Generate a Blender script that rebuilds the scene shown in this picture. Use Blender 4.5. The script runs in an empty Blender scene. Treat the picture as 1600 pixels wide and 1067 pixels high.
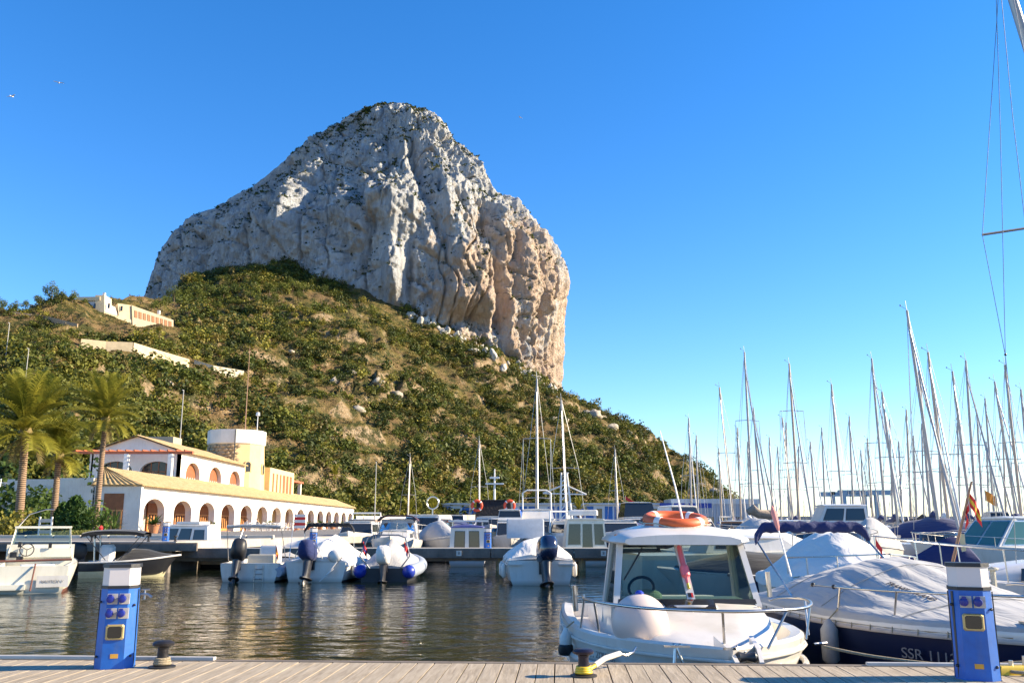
import bpy, math, random
import numpy as np
from mathutils import Vector, Matrix

random.seed(7)
R = math.radians
scene = bpy.context.scene
COL = scene.collection

# ------------------------------------------------------------------ camera
PITCH = R(11.55); FPX = 1400.0; CAMZ = 2.1
cam_data = bpy.data.cameras.new("camera")
cam_data.sensor_width = 36.0
cam_data.lens = 36.0 * FPX / 1600.0
cam_data.clip_start = 0.1
cam_data.clip_end = 20000.0
cam = bpy.data.objects.new("camera", cam_data)
COL.objects.link(cam)
cam.location = (0, 0, CAMZ)
cam.rotation_euler = (R(90) + PITCH, 0, 0)
scene.camera = cam

# ------------------------------------------------------------------ sky, sun, exposure
SUN_EL = R(27.0)
SUN_AZ = R(87.0)          # clockwise from +Y (view direction) towards +X
SUN_DIR = Vector((math.sin(SUN_AZ) * math.cos(SUN_EL), math.cos(SUN_AZ) * math.cos(SUN_EL), math.sin(SUN_EL)))
world = bpy.data.worlds.new("World")
scene.world = world
world.use_nodes = True
wn = world.node_tree
wn.nodes.clear()
w_out = wn.nodes.new("ShaderNodeOutputWorld")
w_bg = wn.nodes.new("ShaderNodeBackground")
w_sky = wn.nodes.new("ShaderNodeTexSky")
w_sky.sky_type = 'NISHITA'
w_sky.sun_disc = False
w_sky.sun_elevation = SUN_EL
w_sky.sun_rotation = SUN_AZ
w_sky.air_density = 1.0
w_sky.dust_density = 0.0
w_sky.ozone_density = 3.0
w_hs = wn.nodes.new("ShaderNodeHueSaturation")
w_hs.inputs["Saturation"].default_value = 1.32
wn.links.new(w_sky.outputs[0], w_hs.inputs["Color"])
w_tint = wn.nodes.new("ShaderNodeMix"); w_tint.data_type = 'RGBA'; w_tint.blend_type = 'MULTIPLY'
w_tint.inputs["Factor"].default_value = 1.0
w_tint.inputs[7].default_value = (.96, .97, 1.12, 1)      # cool white balance of the whole sky
wn.links.new(w_hs.outputs[0], w_tint.inputs[6])
wn.links.new(w_tint.outputs[2], w_bg.inputs["Color"])
w_bg.inputs["Strength"].default_value = 0.10
wn.links.new(w_bg.outputs[0], w_out.inputs["Surface"])

sun_data = bpy.data.lights.new("sun", 'SUN')
sun_data.energy = 5.0
sun_data.angle = R(0.53)
sun_data.color = (1.0, 0.84, 0.60)
sun = bpy.data.objects.new("sun", sun_data)
COL.objects.link(sun)
sun.rotation_euler = (-SUN_DIR).to_track_quat('-Z', 'Y').to_euler()
sun.location = (60, -10, 80)

vs = scene.view_settings
vs.view_transform = 'Standard'
vs.look = 'None'
vs.exposure = 1.3
vs.gamma = 1.0
vs.use_curve_mapping = False
scene.cycles.max_bounces = 8
scene.cycles.transparent_max_bounces = 16

# ------------------------------------------------------------------ places seen through the lens -> world points
_F = Vector((0, math.cos(PITCH), math.sin(PITCH)))
_U = Vector((0, -math.sin(PITCH), math.cos(PITCH)))
def ray(px, py):
    return _F + _U * ((533.5 - py) / FPX) + Vector(((px - 800.0) / FPX, 0, 0))
def at(px, py, Y):
    d = ray(px, py); k = Y / d.y
    return Vector((d.x * k, Y, CAMZ + d.z * k))
def onz(px, py, z):
    d = ray(px, py); k = (z - CAMZ) / d.z
    return Vector((d.x * k, d.y * k, z))
def pix(p):
    v = Vector(p) - Vector((0, 0, CAMZ)); f = v.dot(_F)
    return 800 + FPX * v.x / f, 533.5 - FPX * v.dot(_U) / f

# ------------------------------------------------------------------ noise
class Perlin:
    def __init__(s, seed):
        rng = np.random.RandomState(seed)
        p = rng.permutation(256); s.p = np.concatenate([p, p, p])
        g = rng.normal(size=(256, 3)); s.g = g / np.linalg.norm(g, axis=1)[:, None]
    def __call__(s, x, y, z):
        x, y, z = np.broadcast_arrays(np.asarray(x, float), np.asarray(y, float), np.asarray(z, float))
        xi, yi, zi = np.floor(x).astype(int), np.floor(y).astype(int), np.floor(z).astype(int)
        xf, yf, zf = x - xi, y - yi, z - zi
        xi &= 255; yi &= 255; zi &= 255
        f = lambda t: t * t * t * (t * (t * 6 - 15) + 10)
        u, v, w = f(xf), f(yf), f(zf)
        p, g = s.p, s.g
        def c(dx, dy, dz):
            h = p[p[p[xi + dx] + yi + dy] + zi + dz]; gg = g[h]
            return gg[..., 0] * (xf - dx) + gg[..., 1] * (yf - dy) + gg[..., 2] * (zf - dz)
        L = lambda a, b, t: a + t * (b - a)
        return L(L(L(c(0,0,0), c(1,0,0), u), L(c(0,1,0), c(1,1,0), u), v),
                 L(L(c(0,0,1), c(1,0,1), u), L(c(0,1,1), c(1,1,1), u), v), w) * 1.6
PN = Perlin(11)
def fbm(x, y, z, octv=4, gain=.5, lac=2.03):
    a, t = 1.0, 0
    for i in range(octv):
        t = t + a * PN(x + 13.7 * i, y - 7.1 * i, z + 3.3 * i); a *= gain; x = x * lac; y = y * lac; z = z * lac
    return t
def ridged(x, y, z, octv=4, gain=.5, lac=2.03):
    a, t = 1.0, 0
    for i in range(octv):
        n = 1 - np.abs(PN(x + 5.7 * i, y + 9.1 * i, z - 4.3 * i)) * 1.5
        t = t + a * (n * n - .45); a *= gain; x = x * lac; y = y * lac; z = z * lac
    return t

# ------------------------------------------------------------------ object helpers
def tag(o, label=None, cat=None, group=None, kind=None):
    if label: o["label"] = label
    if cat: o["category"] = cat
    if group: o["group"] = group
    if kind: o["kind"] = kind
    return o
def empty(name, loc=(0, 0, 0), rz=0.0, label=None, cat=None, group=None):
    o = bpy.data.objects.new(name, None); COL.objects.link(o)
    o.empty_display_size = 0.3
    o.location = loc; o.rotation_euler = (0, 0, rz)
    return tag(o, label, cat, group)
def link(name, mesh, parent=None, loc=None, rot=None):
    o = bpy.data.objects.new(name, mesh); COL.objects.link(o)
    if parent: o.parent = parent
    if loc is not None: o.location = loc
    if rot is not None: o.rotation_euler = rot
    return o
def copy_tree(o, parent=None):
    c = o.copy(); COL.objects.link(c); c.parent = parent
    if parent: c.matrix_parent_inverse = o.matrix_parent_inverse.copy()
    for ch in list(o.children): copy_tree(ch, c)
    return c
def np_mesh(name, V, Fq, mat=None, smooth=False):
    """fast mesh from arrays: V (n,3), Fq (m,k)"""
    me = bpy.data.meshes.new(name)
    V = np.asarray(V, np.float32); Fq = np.asarray(Fq, np.int32)
    m, k = Fq.shape
    me.vertices.add(len(V)); me.vertices.foreach_set("co", V.ravel())
    me.loops.add(m * k); me.loops.foreach_set("vertex_index", Fq.ravel())
    me.polygons.add(m); me.polygons.foreach_set("loop_start", np.arange(0, m * k, k, dtype=np.int32))
    if smooth: me.polygons.foreach_set("use_smooth", np.ones(m, bool))
    me.update(calc_edges=True)
    if mat: me.materials.append(mat)
    return me
def col_attr(me, name, rgba):
    a = me.color_attributes.new(name, 'FLOAT_COLOR', 'POINT')
    a.data.foreach_set("color", np.asarray(rgba, np.float32).ravel())

def frame_of(d):
    d = Vector(d).normalized()
    a = Vector((0, 0, 1)) if abs(d.z) < .9 else Vector((1, 0, 0))
    s = d.cross(a).normalized(); return s, s.cross(d).normalized()

class MB:
    """collects shapes; build() links them as one mesh object"""
    def __init__(s): s.v = []; s.f = []; s.m = []; s.mi = 0; s.T = None
    def add(s, vs_, fs_):
        b = len(s.v)
        if s.T is not None: vs_ = [s.T @ Vector(p) for p in vs_]
        s.v += [tuple(p) for p in vs_]; s.f += [tuple(b + i for i in f) for f in fs_]; s.m += [s.mi] * len(fs_)
        return s
    def box(s, c, d, rz=0.0, M=None, taper=1.0):
        x, y, z = d[0] / 2, d[1] / 2, d[2] / 2
        vs_ = [Vector((sx * x * (taper if sz > 0 else 1), sy * y * (taper if sz > 0 else 1), sz * z)) for sz in (-1, 1) for sx, sy in ((-1, -1), (1, -1), (1, 1), (-1, 1))]
        Q = M if M is not None else Matrix.Rotation(rz, 3, 'Z')
        c = Vector(c)
        return s.add([Q @ p + c for p in vs_], [(3, 2, 1, 0), (4, 5, 6, 7), (0, 1, 5, 4), (1, 2, 6, 5), (2, 3, 7, 6), (3, 0, 4, 7)])
    def bbox(s, c, d, bev, rz=0.0):
        """box with chamfered vertical and top edges"""
        x, y, z = d[0] / 2, d[1] / 2, d[2] / 2
        def ring(ix, h):
            a, b, q = x - ix, y - ix, bev
            return [(-a + q, -b, h), (a - q, -b, h), (a, -b + q, h), (a, b - q, h), (a - q, b, h), (-a + q, b, h), (-a, b - q, h), (-a, -b + q, h)]
        Q = Matrix.Rotation(rz, 3, 'Z'); c = Vector(c)
        rings = [[Q @ Vector(p) + c for p in ring(*a)] for a in ((0, -z), (0, z - bev), (bev * .7, z))]
        return s.loft(rings, True, True, True)
    def loft(s, rings, closed=True, cap0=False, cap1=False):
        n = len(rings[0]); vs_ = [p for r in rings for p in r]; fs_ = []
        for i in range(len(rings) - 1):
            for j in range(n if closed else n - 1):
                k = (j + 1) % n
                fs_.append((i * n + j, i * n + k, (i + 1) * n + k, (i + 1) * n + j))
        if cap0: fs_.append(tuple(range(n - 1, -1, -1)))
        if cap1: fs_.append(tuple((len(rings) - 1) * n + j for j in range(n)))
        return s.add(vs_, fs_)
    def tube(s, pts, r, n=6, cap=True):
        pts = [Vector(p) for p in pts]; rs = r if isinstance(r, (list, tuple)) else [r] * len(pts)
        rings = []; a = None
        for i, p in enumerate(pts):
            d = (pts[min(i + 1, len(pts) - 1)] - pts[max(i - 1, 0)])
            if d.length < 1e-9: d = Vector((0, 0, 1))
            d.normalize()
            if a is None: a, _ = frame_of(d)
            a = (a - d * a.dot(d))
            if a.length < 1e-6: a, _ = frame_of(d)
            a.normalize(); b = d.cross(a)
            rings.append([p + (a * math.cos(t) + b * math.sin(t)) * rs[i] for t in (2 * math.pi * k / n for k in range(n))])
        return s.loft(rings, True, cap, cap)
    def lathe(s, prof, c=(0, 0, 0), n=16, M=None):
        c = Vector(c); Q = M if M is not None else Matrix.Identity(3)
        rings = [[Q @ Vector((r * math.cos(2 * math.pi * k / n), r * math.sin(2 * math.pi * k / n), z)) + c for k in range(n)] for r, z in prof]
        return s.loft(rings, True, True, True)
    def torus(s, c, R_, r, M=None, n=28, m=10, a0=0, a1=2 * math.pi):
        c = Vector(c); Q = M if M is not None else Matrix.Identity(3); full = abs(a1 - a0 - 2 * math.pi) < 1e-6
        rings = []
        for i in range(n + (0 if full else 1)):
            a = a0 + (a1 - a0) * i / n
            rings.append([Q @ Vector(((R_ + r * math.cos(b)) * math.cos(a), (R_ + r * math.cos(b)) * math.sin(a), r * math.sin(b))) + c for b in (2 * math.pi * k / m for k in range(m))])
        if full: rings.append(rings[0])
        return s.loft(rings, True, not full, not full)
    def ball(s, c, r, n=16, m=10, sc=(1, 1, 1)):
        c = Vector(c); rings = []
        for i in range(m + 1):
            t = math.pi * i / m; q = max(math.sin(t), .002)
            rings.append([c + Vector((r * sc[0] * q * math.cos(2 * math.pi * k / n), r * sc[1] * q * math.sin(2 * math.pi * k / n), -r * sc[2] * math.cos(t))) for k in range(n)])
        return s.loft(rings, True, True, True)
    def grid(s, P):
        """P: rows of points"""
        return s.loft(P, False)
    def quad(s, a, b, c, d): return s.add([a, b, c, d], [(0, 1, 2, 3)])
    def slab(s, poly, z0, z1):
        n = len(poly)
        return s.loft([[(p[0], p[1], z0) for p in poly], [(p[0], p[1], z1) for p in poly]], True, True, True)
    def plate(s, poly3, th):
        """flat polygon (3D, planar) with thickness th along its normal"""
        P = [Vector(p) for p in poly3]
        nrm = (P[1] - P[0]).cross(P[2] - P[1]).normalized() * th
        return s.loft([P, [p + nrm for p in P]], True, True, True)
    def mesh(s, name, mats, smooth=None):
        me = bpy.data.meshes.new(name)
        me.from_pydata(s.v, [], s.f)
        for m in (mats if isinstance(mats, (list, tuple)) else [mats]): me.materials.append(m)
        if any(s.m): me.polygons.foreach_set("material_index", s.m)
        if smooth is not None:
            me.polygons.foreach_set("use_smooth", [True] * len(me.polygons))
            me.set_sharp_from_angle(angle=R(smooth))
        me.update()
        return me
    def build(s, name, mats, parent=None, smooth=35, loc=None, rot=None):
        return link(name, s.mesh(name, mats, smooth), parent, loc, rot)

def recalc(me):
    import bmesh
    bm = bmesh.new(); bm.from_mesh(me); bmesh.ops.recalc_face_normals(bm, faces=bm.faces); bm.to_mesh(me); bm.free()

def text_obj(name, body, size, parent, loc, rot, mat, ext=.002, sx=1.0):
    cu = bpy.data.curves.new(name, 'FONT'); cu.body = body; cu.size = size; cu.align_x = 'CENTER'; cu.align_y = 'CENTER'; cu.extrude = ext
    t_ = bpy.data.objects.new(name, cu); COL.objects.link(t_)
    bpy.context.view_layer.update()
    me = bpy.data.meshes.new_from_object(t_.evaluated_get(bpy.context.evaluated_depsgraph_get()))
    bpy.data.objects.remove(t_); bpy.data.curves.remove(cu)
    me.name = name; me.materials.clear(); me.materials.append(mat)
    o = link(name, me, parent, loc, rot); o.scale = (sx, 1, 1); return o
# ------------------------------------------------------------------ materials
MATS = {}
class NT:
    def __init__(s, name):
        m = bpy.data.materials.new(name); m.use_nodes = True; s.m = m; s.t = m.node_tree
        s.b = s.t.nodes["Principled BSDF"]; s.out = s.t.nodes["Material Output"]; s._c = None
    def n(s, typ, **kw):
        nd = s.t.nodes.new(typ)
        for k, v in kw.items():
            if k in nd.inputs: nd.inputs[k].default_value = v
            else: setattr(nd, k, v)
        return nd
    def l(s, a, b): s.t.links.new(a, b)
    def coord(s, kind="Object", sc=(1, 1, 1), rot=(0, 0, 0)):
        tc = s.n("ShaderNodeTexCoord"); mp = s.n("ShaderNodeMapping")
        mp.inputs["Scale"].default_value = sc; mp.inputs["Rotation"].default_value = rot
        s.l(tc.outputs[kind], mp.inputs["Vector"]); return mp.outputs[0]
    def world(s, sc=(1, 1, 1)):
        g = s.n("ShaderNodeNewGeometry"); mp = s.n("ShaderNodeMapping"); mp.inputs["Scale"].default_value = sc
        s.l(g.outputs["Position"], mp.inputs["Vector"]); return mp.outputs[0]
    def noise(s, vec, scale, detail=4, rough=.55, dist=0.0):
        nd = s.n("ShaderNodeTexNoise"); nd.inputs["Scale"].default_value = scale; nd.inputs["Detail"].default_value = detail
        nd.inputs["Roughness"].default_value = rough; nd.inputs["Distortion"].default_value = dist
        s.l(vec, nd.inputs["Vector"]); return nd.outputs["Fac"]
    def ramp(s, fac, stops, interp='LINEAR'):
        nd = s.n("ShaderNodeValToRGB"); cr = nd.color_ramp; cr.interpolation = interp
        while len(cr.elements) < len(stops): cr.elements.new(.5)
        for e, (p, c) in zip(cr.elements, stops):
            e.position = p; e.color = tuple(c) + (1,) if not isinstance(c, (int, float)) else (c, c, c, 1)
        s.l(fac, nd.inputs["Fac"]); return nd.outputs["Color"]
    def mix(s, fac, a, b, mode='MIX'):
        nd = s.n("ShaderNodeMix", data_type='RGBA', blend_type=mode)
        for sock, v in ((nd.inputs["Factor"], fac), (nd.inputs["A"], a), (nd.inputs["B"], b)):
            pass
        ins = [i for i in nd.inputs if i.name == "Factor" and i.type == 'VALUE'][0], [i for i in nd.inputs if i.name == "A" and i.type == 'RGBA'][0], [i for i in nd.inputs if i.name == "B" and i.type == 'RGBA'][0]
        for sock, v in zip(ins, (fac, a, b)):
            if hasattr(v, "is_output"): s.l(v, sock)
            elif isinstance(v, (int, float)) and sock.type == 'RGBA': sock.default_value = (v, v, v, 1)
            elif isinstance(v, (int, float)): sock.default_value = v
            else: sock.default_value = tuple(v) + (1,)
        return [o for o in nd.outputs if o.type == 'RGBA'][0]
    def math(s, op, a, b=0.0, clamp=False):
        nd = s.n("ShaderNodeMath", operation=op); nd.use_clamp = clamp
        for i, v in enumerate((a, b)):
            if hasattr(v, "is_output"): s.l(v, nd.inputs[i])
            else: nd.inputs[i].default_value = v
        return nd.outputs[0]
    def bump(s, h, strength=.3, dist=.02):
        nd = s.n("ShaderNodeBump"); nd.inputs["Strength"].default_value = strength; nd.inputs["Distance"].default_value = dist
        s.l(h, nd.inputs["Height"]); s.l(nd.outputs[0], s.b.inputs["Normal"]); return nd
    def set(s, col=None, rough=None, metal=None, **kw):
        for nm, v in (("Base Color", col), ("Roughness", rough), ("Metallic", metal)):
            if v is None: continue
            sock = s.b.inputs[nm]
            if hasattr(v, "is_output"): s.l(v, sock)
            elif nm == "Base Color": sock.default_value = tuple(v) + (1,)
            else: sock.default_value = v
        for k, v in kw.items(): s.b.inputs[k.replace("_", " ")].default_value = v
        return s

def plain(name, col, rough=.5, metal=0.0, var=.12, scale=6.0, bump=0.0, spec=.5, coat=0.0, stain=None):
    """one colour, slightly uneven and weathered"""
    if name in MATS: return MATS[name]
    k = NT(name); v = k.coord("Object")
    f = k.noise(v, scale, 5, .6)
    lo = tuple(max(c * (1 - var), 0) for c in col); hi = tuple(min(c * (1 + var * .7), 1) for c in col)
    c = k.ramp(f, [(.3, lo), (.7, hi)])
    if stain:
        v2 = k.coord("Object", (3, 3, .6))
        g = k.ramp(k.noise(v2, 2.2, 6, .7), [(.52, 0.0), (.75, 1.0)])
        c = k.mix(k.math('MULTIPLY', g, .45), c, stain)
    k.set(c, k.math('ADD', k.math('MULTIPLY', f, .2), rough - .1), metal)
    k.b.inputs["Specular IOR Level"].default_value = spec
    k.b.inputs["Coat Weight"].default_value = coat
    if bump: k.bump(k.noise(v, scale * 4, 4), bump, .02)
    MATS[name] = k.m
    return k.m

def gelcoat(name, col, dirt=(.35, .3, .2)):
    if name in MATS: return MATS[name]
    k = NT(name); v = k.coord("Object", (1.3, 1.3, .5))
    f = k.noise(v, 1.6, 6, .65)
    c = k.mix(k.math('MULTIPLY', k.ramp(f, [(.46, 0.0), (.75, 1.0)]), .34), col, dirt)
    c = k.mix(k.math('MULTIPLY', k.ramp(k.noise(k.coord('Object', (9, 9, .5)), 1.2, 4, .7), [(.60, 0.0), (.72, 1.0)]), .22), c, dirt)
    g = k.n("ShaderNodeSeparateXYZ"); k.l(k.world(), g.inputs[0])
    low = k.ramp(k.math('ADD', g.outputs[2], k.math('MULTIPLY', f, .12)), [(.08, 1.0), (.24, 0.0)])   # grime band at the waterline
    c = k.mix(k.math('MULTIPLY', low, .55), c, (.12, .11, .06))
    k.set(c, .32); k.b.inputs["Coat Weight"].default_value = .25; k.b.inputs["Coat Roughness"].default_value = .12
    k.bump(k.noise(v, 3, 2), .06, .02)
    MATS[name] = k.m; return k.m

def fabric(name, col, fold=.5, var=.1):
    if name in MATS: return MATS[name]
    k = NT(name); v = k.coord("Object")
    f = k.noise(v, 2.0, 6, .6)
    c = k.ramp(f, [(.3, tuple(c_ * (1 - var) for c_ in col)), (.7, tuple(min(1, c_ * (1 + var * .6)) for c_ in col))])
    k.set(c, .85); k.b.inputs["Sheen Weight"].default_value = .15
    w = k.noise(k.coord("Object", (3.4, .55, 3.0)), 1.9, 3, .5, .5); w2 = k.noise(k.coord("Object", (1, 1, 1)), 14, 3, .5)
    k.bump(k.math('ADD', w, k.math('MULTIPLY', w2, .06)), fold, .10)
    MATS[name] = k.m; return k.m

def glass_dark(name, col=(.02, .025, .03), rough=.06):
    if name in MATS: return MATS[name]
    k = NT(name); k.set(col, rough); k.b.inputs["Specular IOR Level"].default_value = .8
    MATS[name] = k.m; return k.m
def glass_clear(name, tint=(.82, .9, .88), opac=.18):
    if name in MATS: return MATS[name]
    k = NT(name); k.t.nodes.remove(k.b)
    tr = k.n("ShaderNodeBsdfTransparent"); tr.inputs[0].default_value = tuple(tint) + (1,)
    gl = k.n("ShaderNodeBsdfGlossy"); gl.inputs["Roughness"].default_value = .02
    fr = k.n("ShaderNodeFresnel"); fr.inputs[0].default_value = 1.5
    a = k.math('ADD', k.math('MULTIPLY', fr.outputs[0], .8), opac * .1, True)
    mx = k.n("ShaderNodeMixShader"); k.l(a, mx.inputs[0]); k.l(tr.outputs[0], mx.inputs[1]); k.l(gl.outputs[0], mx.inputs[2])
    k.l(mx.outputs[0], k.out.inputs["Surface"])
    MATS[name] = k.m; return k.m

def leaf_mat(name, c0, c1, attr=None, trans=.25, rough=.6, inst=False):
    if name in MATS: return MATS[name]
    k = NT(name); v = k.world()
    f = k.noise(v, .9, 3)
    if attr:
        at_ = k.n("ShaderNodeAttribute", attribute_name=attr, attribute_type='INSTANCER') if inst else k.n("ShaderNodeVertexColor", layer_name=attr); c = at_.outputs[0]
        c = k.mix(k.math('MULTIPLY', f, .45), c, k.mix(.5, c0, c1))
    else:
        oi = k.n("ShaderNodeObjectInfo")
        fx = k.math('ADD', k.math('MULTIPLY', f, .7), k.math('MULTIPLY', oi.outputs["Random"], .3))
        c = k.ramp(fx, [(.25, c0), (.7, c1)])
    k.set(c, rough); k.b.inputs["Specular IOR Level"].default_value = .25
    tl = k.n("ShaderNodeBsdfTranslucent"); k.l(c, tl.inputs[0])
    mx = k.n("ShaderNodeMixShader"); mx.inputs[0].default_value = trans
    k.l(k.b.outputs[0], mx.inputs[1]); k.l(tl.outputs[0], mx.inputs[2]); k.l(mx.outputs[0], k.out.inputs["Surface"])
    MATS[name] = k.m; return k.m

WHITE = gelcoat("white_gelcoat", (.67, .635, .585))
CREAM = gelcoat("cream_gelcoat", (.74, .70, .58))
NAVY = gelcoat("navy_gelcoat", (.010, .018, .06), (.03, .03, .05))
BLACKH = gelcoat("black_gelcoat", (.02, .02, .022), (.06, .055, .05))
GREYH = gelcoat("grey_gelcoat", (.45, .46, .48))
STEEL = plain("stainless_steel", (.52, .50, .47), .3, 1.0, .1, 12)
ALU = plain("mast_aluminium", (.40, .37, .345), .45, .25, .2, 2)
WHITEP = plain("white_paint", (.78, .76, .72), .45, 0, .1, 4, .05, stain=(.5, .45, .35))
BLACK = plain("black_rubber", (.018, .018, .02), .5, 0, .2, 9, .1)
DARKP = plain("dark_plastic", (.03, .03, .035), .35, 0, .2, 9)
WIRE = plain("rigging_wire", (.3, .3, .3), .35, .8, .1)
ROPE = plain("mooring_rope", (.42, .34, .22), .9, 0, .3, 60, .8)
ROPEW = plain("pale_rope", (.62, .57, .45), .9, 0, .3, 60, .8)
RED = plain("red_flag_cloth", (.62, .03, .03), .8, 0, .15)
YELLOW = plain("yellow_plastic", (.75, .5, .03), .5, 0, .15, 10)
ORANGE = plain("lifebuoy_orange", (.66, .12, .025), .5, 0, .18, 7, .08, stain=(.4, .1, .05))
PINK = plain("pink_float_plastic", (.85, .16, .18), .45, 0, .1, 8)
GLASSD = glass_dark("dark_window_glass")
GLASSC = glass_clear("clear_window_glass")
GLASSG = glass_clear("green_tinted_glass", (.58, .65, .62), .1)
COVERW = fabric("white_boat_cover", (.70, .665, .61), .35)
COVERG = fabric("grey_boat_cover", (.39, .38, .365), .4)
COVERB = fabric("navy_canvas", (.005, .016, .095), .3)
COVERBL = fabric("bright_blue_canvas", (.02, .10, .45), .4)
COVERK = fabric("black_canvas", (.012, .012, .014), .4)
COVERP = fabric("burgundy_canvas", (.07, .02, .03), .4)
FENDER = plain("fender_vinyl", (.72, .68, .62), .45, 0, .1, 6, stain=(.35, .3, .25))
PURPLE = plain("blue_trim_vinyl", (.12, .13, .36), .5)
# ================================================================== the setting
# ------------------------------------------------------------------ water and sea bed
k = NT("harbour_water")
v = k.world((1, 1, 1))
n1 = k.noise(k.world((.9, 1.5, 1)), 1.05, 2, .5, .35)
n2 = k.noise(k.world((1.4, 2.1, 1)), 3.6, 3, .55, .4)
n3 = k.noise(k.world((.5, .8, 1)), .35, 2, .5)
h = k.math('ADD', k.math('MULTIPLY', n1, .65), k.math('ADD', k.math('MULTIPLY', n2, .20), k.math('MULTIPLY', n3, .5)))
k.set((.004, .008, .003), .03); k.b.inputs["IOR"].default_value = 1.33
k.bump(h, 1.0, .05)
WATER = k.m
# real ripples over the basin, a flat sheet beyond it
nyw, nxw = 470, 500
Yw = 7.5 * (78 / 7.5) ** (np.arange(nyw) / (nyw - 1)); uw = np.linspace(-1, 1, nxw)
WX = uw[None, :] * (Yw[:, None] * .66 + 3.0); WY = np.repeat(Yw[:, None], nxw, 1)
wfade = np.clip((78 - WY) / 12, 0, 1) * np.clip((1.02 - np.abs(uw[None, :])) * 20, 0, 1) * np.clip((WY - 7.4) * 2, 0, 1)
WH = .020 * PN(WX / 1.3, WY / .62, .3) + .014 * (1 - np.abs(PN(WX / .9 + 4, WY / .46, 2.2)) * 1.6) ** 2 + .011 * PN(WX / .55 + 9, WY / .30, .7) + .010 * PN(WX / 3.4, WY / 2.1, 1.9) + .006 * PN(WX / .24, WY / .19, 4.2) * np.clip(20 / WY, 0, 1)
WH = .60 * WH * (.75 + .5 * fbm(WX / 9, WY / 7, 0 * WX + 3, 2)) * wfade
wi = np.arange(nyw)[:, None] * nxw + np.arange(nxw)[None, :]
wq = np.stack([wi[:-1, :-1], wi[:-1, 1:], wi[1:, 1:], wi[1:, :-1]], -1).reshape(-1, 4)
tag(link("harbour_water", np_mesh("harbour_water", np.stack([WX, WY, WH], -1).reshape(-1, 3), wq, WATER, True)), kind="structure")
mb = MB(); mb.quad((-3000, -60, -.09), (5000, -60, -.09), (5000, 6000, -.09), (-3000, 6000, -.09))
tag(mb.build("open_water", WATER), kind="structure")

# ------------------------------------------------------------------ quay along the left and back of the basin
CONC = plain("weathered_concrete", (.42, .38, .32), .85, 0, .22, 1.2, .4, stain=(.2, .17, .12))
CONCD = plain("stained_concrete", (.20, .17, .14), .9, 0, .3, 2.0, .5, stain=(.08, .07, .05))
ASPH = plain("quay_asphalt", (.17, .16, .15), .9, 0, .15, .8, .3)
QZ = 1.36
quay_poly = [(-70, 41), (-15.0, 41), (-13.6, 52), (-9.5, 62), (-1, 95), (8, 150), (60, 262), (190, 300), (230, 470), (-300, 470), (-300, 41)]
mb = MB(); mb.slab(quay_poly, QZ - .42, QZ)
quay = tag(mb.build("quay", [CONC]), kind="structure")
mb = MB(); mb.slab([(-68, 43.4), (-16.6, 43.4), (-15.4, 53), (-11.6, 64), (-3, 97), (6, 152), (56, 268), (186, 304), (224, 468), (-298, 468), (-298, 43.4)], QZ, QZ + .004)
mb.build("roadway", ASPH, quay)
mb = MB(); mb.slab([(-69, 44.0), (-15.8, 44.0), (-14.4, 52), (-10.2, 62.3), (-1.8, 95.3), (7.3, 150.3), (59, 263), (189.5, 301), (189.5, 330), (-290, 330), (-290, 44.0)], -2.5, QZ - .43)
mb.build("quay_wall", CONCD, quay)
for i in range(14):
    mb = MB(); mb.tube([(-50 + i * 2.65, 41.5, -2), (-50 + i * 2.65, 41.5, QZ - .42)], .2, 8)
    mb.build("pile", CONCD, quay)
KERB = plain("pale_kerb_stone", (.52, .46, .37), .85, 0, .2, 2, .3)
for i in range(22):
    mb = MB(); mb.bbox((-47.0 + i * 1.56, 52.0, QZ + .08), (1.5, .3, .18), .03); mb.build("kerb_stone", KERB, quay)

# the promenade the photographer stands on, unseen, added for its warm bounce light
k = NT("promenade_paving"); f = k.noise(k.world(), .7, 6, .6); k.set(k.ramp(f, [(.3, (.30, .25, .19)), (.7, (.42, .36, .28))]), .9); k.bump(k.noise(k.world(), 6, 4), .3, .02)
mb = MB(); mb.slab([(-60, -70), (60, -70), (60, 5.2), (-60, 5.2)], -1.5, .86); tag(mb.build("unseen_promenade", k.m), kind="structure")

# ------------------------------------------------------------------ hill terrain (polar sheet)
HPX = [-260, 0, 100, 230, 330, 430, 560, 640, 700, 800, 880, 960, 1040, 1090, 1118, 1140, 1160, 1200]
HPY = [505, 478, 468, 474, 464, 450, 446, 480, 506, 566, 612, 650, 703, 738, 757, 778, 806, 818]
HYC = [290, 300, 315, 420, 500, 545, 560, 566, 570, 578, 584, 586, 580, 570, 564, 560, 556, 550]
HYF = [104, 110, 118, 140, 160, 190, 238, 258, 275, 300, 330, 352, 372, 388, 398, 404, 410, 420]
NA, NR = 520, 300
apx = np.linspace(-250, 1190, NA)
crest_py = np.interp(apx, HPX, HPY); yc_ = np.interp(apx, HPX, HYC); yf_ = np.interp(apx, HPX, HYF)
def _smooth(a, w):
    kx = np.hanning(w); kx /= kx.sum(); return np.convolve(np.pad(a, w // 2, mode='edge'), kx, 'valid')[:len(a)]
crest_py = _smooth(crest_py, 15); yc_ = _smooth(yc_, 41); yf_ = _smooth(yf_, 41)
tt = np.concatenate([np.linspace(0, 1, NR - 40) , 1 + np.linspace(.004, .35, 40)])
TX = np.zeros((NA, NR)); TY = np.zeros((NA, NR)); TZ = np.zeros((NA, NR))
cp, sp = math.cos(PITCH), math.sin(PITCH)
vv = (533.5 - crest_py) / FPX
dy = cp - vv * sp; dz = sp + vv * cp; dx = (apx - 800) / FPX
zc_ = CAMZ + yc_ * dz / dy
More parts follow.
